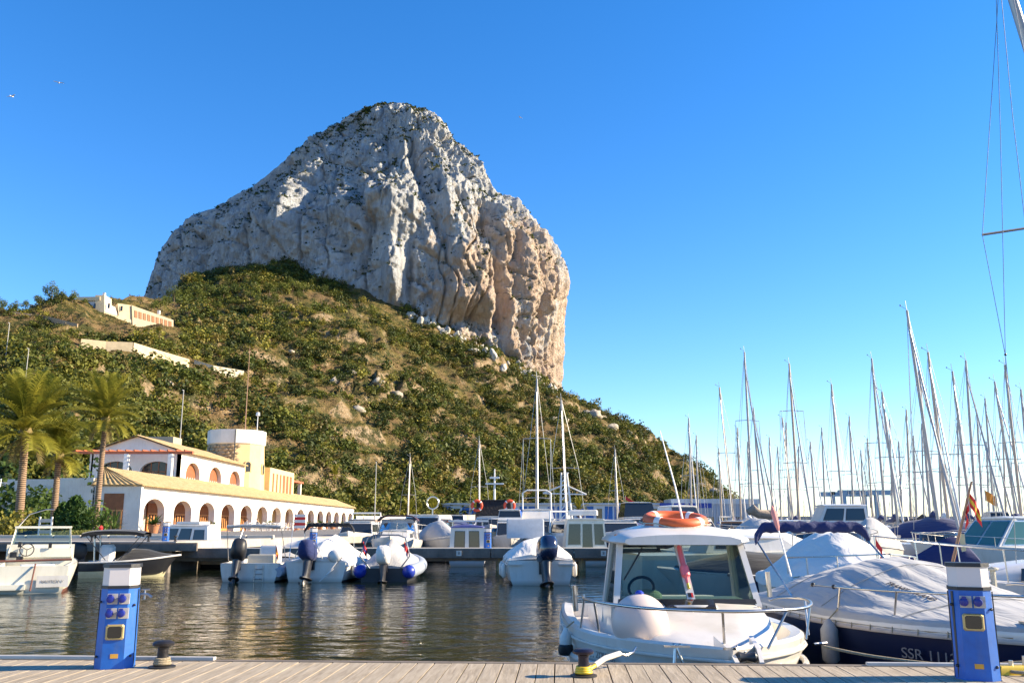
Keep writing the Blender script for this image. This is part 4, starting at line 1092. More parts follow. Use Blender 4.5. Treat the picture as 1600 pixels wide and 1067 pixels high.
# ochre wing behind the tower with narrow windows
mb = MB(); mb.box((-7.5, 61.5, 6.0), (9.0, 15.0, 6.2)); mb.build("ochre_wing", OCHRE, bld)
for i in range(6): MB().box((-2.98, 56 + i * 2.15, 6.8), (.08, 1.25 if i > 2 else .7, 3.1)).build("slit_window", WOOD, bld)
wp = MB().box((-6.2, 73.5, 7.9), (5.5, 9.0, .3)).build("roof_pergola", PERG, bld)
for y in (71, 77): MB().box((-3.9, y, 5.8), (.55, .55, 4.0)).build("pergola_post", STUC, wp)
# white boundary wall beyond the building and the yard's cream wall
for (pa, pb, Y0, Y1, h_, nm) in ((556, 640, 205, 215, 2.6, "pale boundary wall at the far end of the arcade"), (640, 742, 215, 225, 3.0, "cream yard wall below the pines behind the boats")):
    a = at(pa, 812, Y0); b_ = at(pb, 812, Y1); r_ = empty("boundary_wall", (a.x, a.y, QZ), math.atan2(b_.y - a.y, b_.x - a.x), nm, "wall")
    L_ = (b_ - a).length; nseg = 8
    for i in range(nseg): MB().bbox((L_ * (i + .5) / nseg, 0, h_ / 2), (L_ / nseg - .05, .35, h_), .04).build("wall_panel", STUC if pa < 600 else plain("cream_wall", (.72, .64, .46), .9), r_)
    MB().box((L_ / 2, 0, h_ + .06), (L_ + .2, .5, .12)).build("coping", STUC, r_)

# tables, chairs and pots on the terrace in front of the arcade
def chair_tree(mat, label, group):
    o = empty("terrace_chair", (0, 0, 0), 0, label, "chair", group)
    MB().bbox((0, 0, .45), (.5, .5, .05), .02).build("seat", mat, o)
    mb = MB(); mb.box((0, .24, .95), (.5, .04, .12)); mb.box((0, .24, .72), (.5, .04, .1)); mb.build("backrest", mat, o)
    for sx in (-1, 1):
        for sy in (-1, 1): MB().tube([(sx * .22, sy * .22, 0), (sx * .22, sy * .24, 1.0 if sy > 0 else .45)], .025, 5).build("leg", mat, o)
    return o
CW = plain("white_plastic_chair", (.78, .76, .74), .5); CB = plain("brown_rattan", (.16, .07, .035), .7)
proto_w = chair_tree(CW, "white plastic terrace chair in front of the arcade", "white chairs on the terrace")
proto_b = chair_tree(CB, "brown wicker chair under the near arches", "brown chairs under the near arches")
cwspots = [(-31.2 + (i % 3) * .95, 107 + (i // 3) * 2.1 + (i % 2) * .5) for i in range(24)]
for i, (x, y) in enumerate(cwspots):
    o = proto_w if i == 0 else copy_tree(proto_w); o.location = (x, y, QZ + .004); o.rotation_euler = (0, 0, i * 2.3)
cbspots = [(-32.0 + (i % 2) * 1.2, 82.5 + (i // 2) * 2.4) for i in range(12)]
for i, (x, y) in enumerate(cbspots):
    o = proto_b if i == 0 else copy_tree(proto_b); o.location = (x, y, QZ + .004); o.rotation_euler = (0, 0, i * 1.9)
def table_tree(label, group):
    o = empty("terrace_table", (0, 0, 0), 0, label, "table", group)
    mb = MB(); mb.lathe([(.48, .72), (.5, .74), (.48, .77)], n=18); mb.build("tabletop", CB, o)
    mb = MB(); mb.lathe([(.28, 0), (.25, .03), (.05, .06), (.05, .72)], n=12); mb.build("pedestal_leg", DARKP, o)
    return o
tb = table_tree("round brown table under the near arches", "brown tables under the near arches")
for i in range(6):
    o = tb if i == 0 else copy_tree(tb); o.location = (-31.5, 83.6 + i * 2.4, QZ + .004)
AGAVE = leaf_mat("pot_plant_leaves", (.03, .06, .012), (.10, .16, .03))
POT = plain("terracotta_pot", (.40, .17, .08), .8)
def blades(n_, L_, w_, seed, up=.8, droop=.5):
    r_ = random.Random(seed); mb = MB()
    for i in range(n_):
        a = r_.uniform(0, 6.28); e = r_.uniform(.15, 1.35) * up; l_ = L_ * r_.uniform(.6, 1.1); d_ = Vector((math.cos(a), math.sin(a), 0)); s_ = Vector((-math.sin(a), math.cos(a), 0))
        pts = []
        for j in range(5):
            t = j / 4; pts.append((d_ * (l_ * t * math.cos(e)) + Vector((0, 0, l_ * (t * math.sin(e) - droop * t * t * .5))), w_ * (1 - t) * (.6 + 1.6 * t * (1 - t))))
        mb.grid([[p_ - s_ * ww * .5, p_ + Vector((0, 0, ww * .15)), p_ + s_ * ww * .5] for p_, ww in pts])
    return mb
potm = MB().lathe([(.22, 0), (.30, .4), (.33, .42), (.33, .48), (.28, .48)], n=12).mesh("pot", POT, 40)
plm = blades(36, 1.1, .16, 3).mesh("plant", AGAVE, 60)
for i, (x, y, s_) in enumerate([(-31.8, 81.2, 1.6), (-31.6, 96.5, 1.2), (-31.4, 118, 1.4), (-31.3, 133, 1.6), (-31.3, 141, 1.4), (-31.2, 149, 1.6), (-31, 158, 1.5), (-30.5, 166, 1.4), (-30.2, 176, 1.8), (-27.5, 186, 1.8)]):
    o = empty("potted_plant", (x, y, QZ), i, "spiky green plant in a terracotta pot beside the arcade", "plant", "potted plants along the arcade"); o.scale = (s_,) * 3
    link("pot", potm, o); link("leaves", plm, o, (0, 0, .45))
# red and white striped barrier board and blue poster board
o = empty("barrier_board", (-24.6, 106, QZ), 0, "red and white striped barrier board on the quay before the arcade", "barrier")
for i in range(5): MB().box((0, 0, .5 + i * .32), (1.3, .08, .30)).build("stripe_board", RED if i % 2 else WHITEP, o)
for x in (-.55, .55): MB().tube([(x, .06, 0), (x, .06, 2.1)], .05, 6).build("post", RED, o)
# small figures: two diners and a walker
def person(p, rz, label, shirt, legs, seated=False, s=1.0):
    root = empty("person", p, rz, label, "person"); root.scale = (s,) * 3
    hip = .48 if seated else .92
    mb = MB()
    def seg(name, pts, rs, m_, n_=8): MB().tube(pts, rs, n_).build(name, m_, root, 60)
    skin = plain("skin", (.45, .27, .19), .6); hair = plain("dark_hair", (.03, .02, .015), .8)
    body = MB()
    body.tube([(0, 0, hip - .05), (0, 0, hip + .15), (0, -.01, hip + .38), (0, 0, hip + .52), (0, 0, hip + .58)], [.14, .15, .17, .12, .05], 10)
    body.tube([(0, 0, hip + .54), (0, -.01, hip + .66)], [.05, .055], 8)
    body.ball((0, -.01, hip + .75), .105, 12, 9, (.85, 1, 1.15)); body.ball((0, -.12, hip + .74), .02, 6, 5)
    for sx in (-1, 1):
        if seated:
            body.tube([(sx * .09, 0, hip), (sx * .1, -.42, hip + .03), (sx * .1, -.45, .08), (sx * .1, -.6, .04)], [.085, .065, .045, .035], 8)
            body.tube([(sx * .18, 0, hip + .5), (sx * .24, -.05, hip + .26), (sx * .14, -.3, hip + .25)], [.055, .045, .03], 8)
        else:
            body.tube([(sx * .09, 0, hip), (sx * .1, -.02 + sx * .06, hip * .52), (sx * .1, sx * .12, .08), (sx * .1, -.1 + sx * .12, .04)], [.09, .065, .045, .035], 8)
            body.tube([(sx * .18, 0, hip + .5), (sx * .25, .02, hip + .24), (sx * .24, -.08, hip + .0)], [.055, .045, .03], 8)
    me_ = body.mesh("body", [skin, shirt, legs], 60)
    for pl in me_.polygons:
        z = pl.center.z; x = abs(pl.center.x)
        if z < hip + .02 and not (x > .2): pl.material_index = 2
        elif z < hip + .57 and not (z < hip + .2 and x > .2): pl.material_index = 1
    link("body", me_, root)
    mb = MB(); mb.ball((0, .02, hip + .80), .11, 10, 7, (.88, 1, .85)); mb.build("hair", hair, root, 60)
    return root
person((-30.8, 110.5, QZ), R(120), "person in dark jacket seated among the white terrace chairs", plain("dark_jacket", (.03, .03, .04), .8), DARKP, True, 1.1)
person((-31.4, 108.2, QZ), R(-60), "person in grey top seated at the arcade terrace", plain("grey_top", (.3, .3, .33), .8), DARKP, True, 1.1)
a = at(567, 826, 150); person((a.x, 150, QZ), R(30), "person in dark clothes standing by the parked silver car", plain("blue_coat", (.04, .05, .08), .8), DARKP, False, 1.1)

# parked cars on the quay
def car(loc, rz, col, label, s=1.0):
    root = empty("parked_car", loc, rz, label, "car", "cars parked on the quay"); root.scale = (s,) * 3
    paint = plain("car_paint_%d%d%d" % tuple(int(c_ * 99) for c_ in col), col, .3, .2, .05, 2, 0, .5, .6)
    st_ = [(-2.1, .5, .78, .70), (-1.95, .35, .95, .84), (-1.2, .28, 1.0, .88), (0, .25, 1.0, .9), (1.1, .28, .95, .88), (1.85, .33, .8, .84), (2.08, .45, .65, .7)]
    mb = MB(); mb.loft([[(-h_, x, zb), (-h_ * .98, x, (zb + zt) / 2), (-h_ * .9, x, zt), (h_ * .9, x, zt), (h_ * .98, x, (zb + zt) / 2), (h_, x, zb)] for x, zb, zt, h_ in [(a_, b_, c_, d_) for a_, b_, c_, d_ in st_]], True, True, True); mb.build("body", paint, root, 40)
    ca = [(-1.95, .93, .95, .80), (-1.45, .93, 1.42, .70), (-.2, .95, 1.50, .70), (.5, .95, 1.42, .70), (1.2, .93, .96, .8)]
    mb = MB(); mb.loft([[(-h_ * 1.08, x, zb), (-h_, x, zt), (h_, x, zt), (h_ * 1.08, x, zb)] for x, zb, zt, h_ in ca], True, True, True); cb = mb.build("cabin", GLASSD, root, 30)
    mb = MB(); mb.loft([[(-h_, x, zt), (-h_ * .9, x, zt + .03), (h_ * .9, x, zt + .03), (h_, x, zt)] for x, zb, zt, h_ in ca[1:4]], True, True, True); mb.build("roof", paint, cb, 30)
    for sx in (-1, 1):
        for y in (-1.3, 1.3):
            w_ = MB().torus((sx * .78, y, .31), .22, .10, Matrix.Rotation(R(90), 3, 'Y'), 18, 8).build("wheel", BLACK, root); MB().lathe([(.2, -.05), (.2, .05)], (sx * .8, y, .31), 14, Matrix.Rotation(R(90), 3, 'Y')).build("rim", ALU, w_)
        MB().ball((sx * .6, 2.0, .62), .13, 10, 6, (1.2, .5, .7)).build("headlight", LAMPW, root)
    return root
for px, Y, rz, col, nm in ((590, 140, 70, (.55, .52, .45), "silver hatchback parked at the end of the arcade"), (768, 190, 80, (.08, .09, .11), "dark car parked behind the black topped yacht"), (745, 195, 75, (.5, .5, .52), "light grey car parked below the cream yard wall"), (728, 195, 80, (.75, .74, .72), "white car parked beside the cream yard wall"), (700, 192, 80, (.06, .06, .07), "black car parked beside the cream yard wall")):
    a = at(px, 826, Y); car((a.x, Y, QZ), R(rz), col, nm)

# ================================================================== house and walls on the hill
h0 = hill_at(165, 498); hy = h0.y
def hp(px, py, dY=0): return at(px, py, hy + dY + max(0, px - 160) * .15)
HW = plain("hill_house_render", (.62, .50, .32), .9, 0, .1, .5)
hh = empty("hill_house", (0, 0, 0), 0, "flat roofed sand coloured house with a loggia on the left hill", "house")
def prism(pts_px, dep, mat, name, par, Y=0):
    P_ = [hp(a, b, Y) for a, b in pts_px]
    mb = MB(); mb.loft([P_, [q + Vector((-dep * .55 if pts_px[0][0] > 155 else 0, dep * .8, 0)) for q in P_]], True, True, True); me_ = mb.mesh(name, mat, 20); recalc(me_); return link(name, me_, par)
prism([(208, 530), (271, 540), (271, 500), (206, 477)], 9, HW, "loggia_wing", hh)
prism([(160, 520), (208, 530), (206, 500), (163, 486)], 9, HW, "lower_wall", hh, .3)
prism([(186, 500), (206, 503), (206, 477), (184, 474)], 8, HW, "stair_block", hh, .5)
prism([(100, 500), (152, 502), (152, 470), (100, 470)], 9, plain("house_shade_white", (.62, .64, .68), .9), "main_block", hh, 1.0)  # bluish shade of the main block is put into its wall colour
prism([(147, 500), (163, 503), (163, 461), (149, 461)], 8, HW, "corner_pier", hh, .2)
prism([(162, 500), (186, 500), (180, 480), (163, 472)], 7, STUC, "white_block", hh, .8)
prism([(118, 470), (156, 469), (156, 463.5), (120, 464)], 6, HW, "flat_roof", hh, .1)
mb = MB(); c_ = hp(159, 460); mb.box((c_.x, c_.y + 2, c_.z + .3), (.9, .9, 1.6)); c_ = hp(245, 488); mb.box((c_.x, c_.y + 2, c_.z + .4), (.9, .9, 1.6)); mb.build("chimney", STUC, hh)
LOGD = plain("loggia_brown", (.30, .15, .08), .8)  # brown fill of the loggia openings
for i in range(9):
    t0_, t1_ = (i + .12) / 9, (i + .86) / 9
    xa, xb = 209 + 60 * t0_, 209 + 60 * t1_
    ya, yb = 484.5 + 18.5 * t0_, 484.5 + 18.5 * t1_
    ha, hb_ = 11 - 2.2 * t0_, 11 - 2.2 * t1_
    A, B, C_, D = hp(xa, ya + ha, -.05), hp(xb, yb + hb_, -.05), hp(xb, yb, -.05), hp(xa, ya, -.05)
    w_ = MB().plate([A, B, C_, D], .04).build("loggia_window", LOGD, hh)
    MB().plate([A.lerp(B, .45) + Vector((0, -.06, 0)), A.lerp(B, .62) + Vector((0, -.06, 0)), D.lerp(C_, .62) + Vector((0, -.06, 0)), D.lerp(C_, .45) + Vector((0, -.06, 0))], .03).build("mullion", WOODL, w_)
for px, py in ((190, 482), (170, 478), (148, 478)):
    a = hp(px, py, .1); MB().box((a.x, a.y, a.z), (.7, .2, 1.9)).build("house_window", GLASSD, hh)
def hillwall(pts, h_, nm, mat):
    P_ = [hill_at(a, b) for a, b in pts]
    root = empty("retaining_wall", P_[0], 0, nm, "wall")
    for a, b in zip(P_[:-1], P_[1:]):
        a = a - P_[0]; b = b - P_[0]; th = Vector((0, .6, 0)); dn = Vector((0, 0, -2.5)); up = Vector((0, 0, h_))
        mb = MB(); mb.loft([[a + dn, a + up, a + up + th, a + dn + th], [b + dn, b + up, b + up + th, b + dn + th]], True, True, True); mb.build("wall_section", mat, root)
SANDW = plain("sand_wall", (.58, .46, .29), .9, 0, .2, .5, .4)
hillwall([(118, 545), (160, 550), (200, 555), (240, 563), (292, 575)], 3.0, "long sand coloured retaining wall below the hill house", SANDW)
hillwall([(300, 572), (330, 578), (378, 588)], 1.6, "short stepped stone wall lower on the hillside", plain("stone_wall", (.5, .43, .32), .95, 0, .3, 1, .6))
hillwall([(0, 492), (60, 500), (110, 514)], 1.2, "low earth bank wall on the left of the hill", plain("earth_bank", (.42, .28, .17), .95, 0, .3, 1, .6))

# ================================================================== palms and garden
TRUNK = NT("palm_trunk_bark"); 
_v = TRUNK.coord("Object", (1, 1, 1)); _w = TRUNK.n("ShaderNodeTexWave"); _w.bands_direction = 'Z'; _w.inputs["Scale"].default_value = 2.2; _w.inputs["Distortion"].default_value = 3; _w.inputs["Detail"].default_value = 3; TRUNK.l(_v, _w.inputs[0])
TRUNK.set(TRUNK.ramp(_w.outputs[1], [(.2, (.14, .085, .05)), (.7, (.36, .24, .15))]), .95); TRUNK.bump(_w.outputs[1], .8, .05); TRUNK = TRUNK.m
FROND = leaf_mat("palm_frond", (.09, .11, .012), (.34, .30, .04), None, .4, .45)
FRONDD = leaf_mat("dry_palm_frond", (.16, .12, .04), (.30, .22, .08), None, .3, .6)
def frond_mesh(L_, bend, seed, w=.62, nl=44, mat=None):
    r_ = random.Random(seed); mb = MB(); rp_ = []
    for j in range(13):
        t = j / 12; ang = bend[0] + (bend[1] - bend[0]) * t ** 1.4
        rp_.append(((rp_[-1][0] + Vector((math.cos(ang), 0, math.sin(ang))) * L_ / 12) if rp_ else Vector((0, 0, 0)), ang))
    mb.tube([p_ for p_, _ in rp_], [.035 * (1 - .85 * j / 12) for j in range(13)], 5)
    for j in range(nl):
        t = .14 + .84 * j / nl; f_ = t * 12; i = min(int(f_), 11); p_ = rp_[i][0].lerp(rp_[i + 1][0], f_ - i); ang = rp_[i][1]
        tan = Vector((math.cos(ang), 0, math.sin(ang))); nrm = Vector((-math.sin(ang), 0, math.cos(ang)))
        ll = w * (.35 + 1.5 * t * (1.15 - t) * 1.9) * r_.uniform(.85, 1.1)
        for sgn in (-1, 1):
            d_ = (Vector((0, sgn, 0)) * .75 + tan * .55 + nrm * r_.uniform(.15, .4)).normalized()
            q = p_ + d_ * ll * .55; e = p_ + d_ * ll + Vector((0, 0, -ll * r_.uniform(.15, .35)))
            wv = tan * .021
            mb.add([p_ - wv, p_ + wv, q + wv * 1.1, e, q - wv * 1.1], [(0, 1, 2, 4), (4, 2, 3)])
    return mb.mesh("frond", mat or FROND, None)
FR = [frond_mesh(3.2, (1.5, .95), 1), frond_mesh(3.2, (1.25, .45), 2), frond_mesh(3.0, (.95, .0), 3), frond_mesh(2.8, (.62, -.55), 4), frond_mesh(2.3, (.1, -1.2), 5)]
FRD = frond_mesh(2.2, (-.5, -1.45), 6, .4, 26, FRONDD)
def palm(base, top, label, s=1.0, nf=46, seed=0, rt=.22):
    base, top = Vector(base), Vector(top); r_ = random.Random(seed)
    root = empty("palm_tree", base, 0, label, "palm tree"); v_ = top - base
    pts = []; rs = []
    for j in range(25):
        t = j / 24; pts.append(v_ * t + Vector((v_.x * .25 * (t * t - t), 0, 0))); rs.append(rt * (1.25 - .35 * t + (.22 if t > .93 else 0)) * (1 + .05 * (j % 2)))
    MB().tube(pts, rs, 12).build("trunk", TRUNK, root, 60)
    MB().lathe([(rt * .9, -.5), (rt * 1.7, -.25), (rt * 1.8, .1), (rt * 1.2, .45), (.05, .6)], v_, 12).build("crown_base", FRONDD, root)
    for i in range(nf):
        t = i / nf; me_ = FR[min(4, int((t ** 1.25) * 5))]
        o = link("frond", me_, root, v_ + Vector((0, 0, .25 - .45 * t)), (r_.uniform(-.25, .25), r_.uniform(-.12, .12), i * 2.399 + r_.uniform(-.2, .2)))
        sc_ = s * r_.uniform(.85, 1.1); o.scale = (sc_,) * 3
    for i in range(5):
        o = link("dry_frond", FRD, root, v_ + Vector((0, 0, -.3)), (0, 0, i * 1.25 + seed)); o.scale = (s * .8,) * 3
def gq(px, Y): 
    a = at(px, 830, Y); return Vector((a.x, Y, QZ))
palm(gq(28, 62), at(40, 676, 62), "tall thick palm tree at the left edge of the quay garden", 1.38, 54, 1, .24)
palm(gq(82, 66), at(92, 712, 66), "shorter yellowish palm tree between the two taller palms", .92, 40, 2, .20)
palm(gq(148, 74), at(165, 656, 74), "slim palm tree in front of the white building's gable", 1.18, 50, 3, .20)
# small palm beyond the arcade
pq = hill_at(527, 768); palm(pq, pq + Vector((0, 0, 3.6)), "small palm tree on the slope above the arcade's far end", 1.0, 26, 4, .18)
for q, (px, py) in enumerate(((676, 800), (745, 800), (770, 800), (640, 800), (905, 800))):
    b_ = at(px, 818, 240 + q * 8); palm((b_.x, b_.y, QZ), (b_.x, b_.y, QZ + 4.0 + q % 3), ("squat palm beside the pines left of the black yacht", "squat palm behind the black topped yacht", "squat palm just right of the black yacht's mast", "leftmost squat palm below the pines", "squat palm behind the cream cabin boat")[q], 1.3, 24, 9 + q, .25)
HEDGE = leaf_mat("garden_leaves", (.025, .05, .008), (.09, .14, .02))
HEDGEY = leaf_mat("flowering_leaves", (.06, .08, .01), (.22, .19, .03))
CYP = leaf_mat("cypress_leaves", (.015, .04, .008), (.05, .10, .02))
def bush(px, py, Y, rx, rz, n_, leaf, mat, seed, name, label, cat="bush"):
    a = at(px, py, Y); o = link(name, cloud_mesh(name, leaf_cloud(n_, rx, rx, rz, leaf, seed, 8, .3, .5), mat)); o.location = (a.x, Y, QZ - .05); tag(o, label, cat); return o
# conical bush
rng2 = np.random.RandomState(8); n_ = 1500; hz = rng2.uniform(0, 1, n_) ** .8; an = rng2.uniform(0, 6.28, n_); rad = 1.15 * np.sin(np.clip(1.15 - hz, 0, 1.15) * 1.25) * rng2.uniform(.75, 1.02, n_)
Pc = np.stack([rad * np.cos(an), rad * np.sin(an), hz * 2.5], -1); tq = rng2.normal(size=(n_, 3)) * .09; tr = rng2.normal(size=(n_, 3)) * .09
Vc = np.stack([Pc - tq, Pc + tr, Pc + tq, Pc - tr], 1).reshape(-1, 3)
o = link("conical_bush", cloud_mesh("conical_bush", Vc, CYP)); a = at(114, 828, 60); o.location = (a.x, 60, QZ); tag(o, "dark green clipped conical bush below the stairs", "bush")
o = link("conical_bush", cloud_mesh("conical_bush", Vc * .85, CYP)); a = at(96, 828, 61.5); o.location = (a.x, 61.5, QZ); tag(o, "smaller conical bush beside the palm trunk", "bush")
bush(12, 826, 58, 1.4, 1.3, 500, .13, HEDGEY, 301, "flowering_bush", "flowering orange and green bush at the left edge of the garden")
bush(42, 826, 60, 1.2, 1.1, 420, .13, HEDGEY, 302, "flowering_bush", "leafy flowering bush right of the thick palm trunk")
bush(60, 826, 68, 2.0, 2.3, 700, .16, HEDGE, 303, "garden_bush", "dense dark bush between the two left palms")
bush(20, 826, 74, 3.2, 3.4, 900, .2, HEDGE, 304, "garden_bush", "large dark bush behind the thick palm")
bush(128, 826, 68, 1.6, 1.9, 600, .14, HEDGE, 305, "garden_bush", "rounded bush below the curved stair wall")
bush(90, 826, 82, 3.6, 4.2, 900, .22, HEDGE, 306, "garden_bush", "tall bushy tree behind the shorter palm")
bush(-15, 826, 80, 4.5, 5.5, 900, .26, HEDGE, 307, "garden_bush", "dark tree mass at the far left edge")
o = empty("fan_palm", gq(157, 59.5), 0, "low bushy fan palm beside the building's end door", "plant")
for i in range(7): link("leaf_fan", blades(26, 1.15, .10, 400 + i, 1.0, .35).mesh("leaf_fan", AGAVE, 60), o, (random.uniform(-.9, .9), random.uniform(-.6, .6), .5 + .25 * (i % 4)))
LAWN = leaf_mat("lawn_grass", (.09, .11, .02), (.22, .20, .05))
rng2 = np.random.RandomState(18); n_ = 5000; gx_ = rng2.uniform(-1, 1, n_); gy_ = rng2.uniform(-1, 1, n_); kk = gx_ ** 2 + gy_ ** 2 < 1; gx_, gy_ = gx_[kk], gy_[kk]; n_ = len(gx_)
Pg = np.stack([gx_ * 3.6, gy_ * 2.2, .3 * (1 - gx_ ** 2 - gy_ ** 2)], -1); ax_ = rng2.normal(size=(n_, 3)) * [.05, .05, .02]; up_ = np.c_[rng2.normal(size=(n_, 2)) * .04, rng2.uniform(.06, .16, n_)]
Vg = np.stack([Pg - ax_, Pg + ax_, Pg + ax_ * .3 + up_, Pg - ax_ * .3 + up_], 1).reshape(-1, 3)
o = link("lawn", cloud_mesh("lawn", Vg, LAWN)); a = at(140, 830, 55); o.location = (a.x, 55, QZ); tag(o, "sunlit patch of lawn below the bushes", "grass", kind="stuff")
# red hydrant, sign board, lamp post with white globe, flag poles
o = empty("fire_hydrant", gq(157, 54), 0, "red hydrant at the corner of the garden kerb", "hydrant"); MB().lathe([(.12, 0), (.1, .1), (.1, .5), (.14, .55), (.05, .7)], n=12).build("body", RED, o); MB().tube([(-.2, 0, .4), (.2, 0, .4)], .05, 8).build("outlet", RED, o)
o = empty("notice_board", gq(70, 53), 0, "beige wooden notice board beside the left boat", "sign")
for x in (-.35, .35): MB().box((x, 0, .6), (.08, .08, 1.2)).build("post", WHITEP, o)
for z in (.35, .65, .98): MB().box((0, 0, z), (.78, .06, .2)).build("board", KERB, o)
POLE = plain("grey_pole", (.42, .4, .37), .5, .3)
for q, (px, y0, Y) in enumerate(((588, 722, 170), (287, 610, 150), (15, 505, 200), (45, 545, 180))):
    top = at(px, y0, Y); b_ = hill_at(px, 720) if px < 100 else None
    zb = QZ if b_ is None else 3.0
    o = empty("lamp_post", (top.x, Y, zb), 0, ("tall street lamp post right of the arcade", "thin pole on the slope behind the gable roof", "leaning wooden pole high on the left slope", "wooden pole behind the thick palm")[q], "pole")
    MB().tube([(0, 0, 0), (0, 0, top.z - zb)], [.12, .07], 8).build("shaft", POLE, o)
    MB().box((0, -.3, top.z - zb), (.12, .7, .12)).build("arm", POLE, o)

# ================================================================== boatyard across the basin, crane and breakwater
SHEDG = plain("shed_grey_cladding", (.34, .37, .42), .7, 0, .1, .3)
SHEDW = plain("shed_pale_roof", (.55, .56, .57), .7, 0, .1, .3)
SHEDB = plain("blue_shed_panel", (.03, .14, .42), .6, 0, .15, .4)
a = at(1052, 812, 292); b_ = at(1188, 812, 292)
sh = empty("boatyard_shed", ((a.x + b_.x) / 2, 300, QZ), 0, "grey metal boatyard shed at the foot of the headland", "building"); W_ = b_.x - a.x; z1 = at(1100, 787, 292).z - QZ; z2 = at(1100, 779, 292).z - QZ
MB().box((0, 0, z1 / 2), (W_, 14, z1)).build("wall", SHEDG, sh); MB().box((0, 0, (z1 + z2) / 2), (W_ + .6, 14.6, z2 - z1)).build("roof_band", SHEDW, sh)
for i in range(26): MB().box((-W_ / 2 + (i + .5) * W_ / 26, -7.06, z1 / 2), (.14, .1, z1)).build("cladding_rib", SHEDW, sh)
for i in range(6): MB().box((-W_ / 2 + (i + .5) * W_ / 6, -7.05, z1 * .30), (W_ / 9, .1, z1 * .28)).build("window", GLASSD, sh)
a = at(690, 812, 285); b_ = at(1050, 812, 285)
sb = empty("boatyard_offices", ((a.x + b_.x) / 2, 292, QZ), 0, "long low boatyard building with blue panels and signs", "building"); W_ = b_.x - a.x; z1 = at(900, 788, 285).z - QZ
MB().box((0, 0, z1 / 2), (W_, 10, z1)).build("wall", plain("pale_office_wall", (.60, .66, .72), .8), sb); MB().box((0, -.4, z1 + .25), (W_ + 1, 11.5, .5)).build("roof", SHEDW, sb)
for i in range(24):
    if i % 3 == 1: MB().box((-W_ / 2 + (i + .5) * W_ / 24, -5.06, z1 * .45), (W_ / 40, .1, z1 * .75)).build("door", GLASSD, sb)
    else: MB().box((-W_ / 2 + (i + .5) * W_ / 24, -5.06, z1 * .5), (W_ / 30, .1, z1 * .85)).build("blue_panel", SHEDB, sb)
for px in (1040, 1062, 1085, 1103):
    a = at(px, 789.5, 284); MB().box((a.x - sb.location.x, 284.2 - 292, a.z - QZ), (3.6, .15, 1.5)).build("sign_panel", plain("sign_blue", (.02, .05, .3), .5), sb)
# travel lift
CR = plain("crane_grey_paint", (.42, .47, .52), .6, .1)
a0, a1 = at(1321, 812, 235), at(1372, 812, 235); zt = at(1340, 766, 235).z; cr = empty("travel_lift_crane", ((a0.x + a1.x) / 2, 235, 0), 0, "tall grey travel lift crane behind the masts", "crane"); hw = (a1.x - a0.x) / 2
for sx in (-1, 1):
    for dy_ in (0, 8): MB().box((sx * hw, dy_, zt / 2), (1.0, .9, zt)).build("leg", CR, cr)
    MB().box((sx * hw, 4, 1.9), (1.3, 10, 1.0)).build("bogie", CR, cr)
bm1 = MB().box((1.4, 0, zt - .55), (hw * 2 + 5.6, 1.0, 1.3)).build("top_beam", CR, cr); MB().box((-1, 8, zt - .7), (hw * 2 + 5, .9, 1.2)).build("top_beam", CR, cr)
MB().box((-.4 - hw - 1.6, 0, zt - 1.3), (1.8, .8, .5)).build("walkway", CR, cr)
text_obj("capacity_lettering", "ROC-100", 1.2, bm1, (-1.0, -.54, zt - .55), (R(90), 0, 0), DARKP, .01)
mb = MB(); 
for sx in (-.3, .3): mb.tube([(sx * hw * 2, 0, zt - 1), (sx * hw * 2, 0, zt - 4.5)], .10, 6)
mb.build("sling", DARKP, cr)
# breakwater
BWR = plain("breakwater_concrete", (.36, .34, .32), .9, 0, .25, .15, .4)
bw = empty("breakwater", (240, 420, 0), 0, "long grey breakwater wall on the right horizon", "breakwater")
for i in range(24): MB().box((-170 + i * 18.5, 0, 2.6), (18.42, 6, 6.6)).build("wall_block", BWR, bw)
mb = MB(); mb.box((40, -8, .8), (470, 10, 1.9)); mb.build("quay_apron", CONCD, bw)
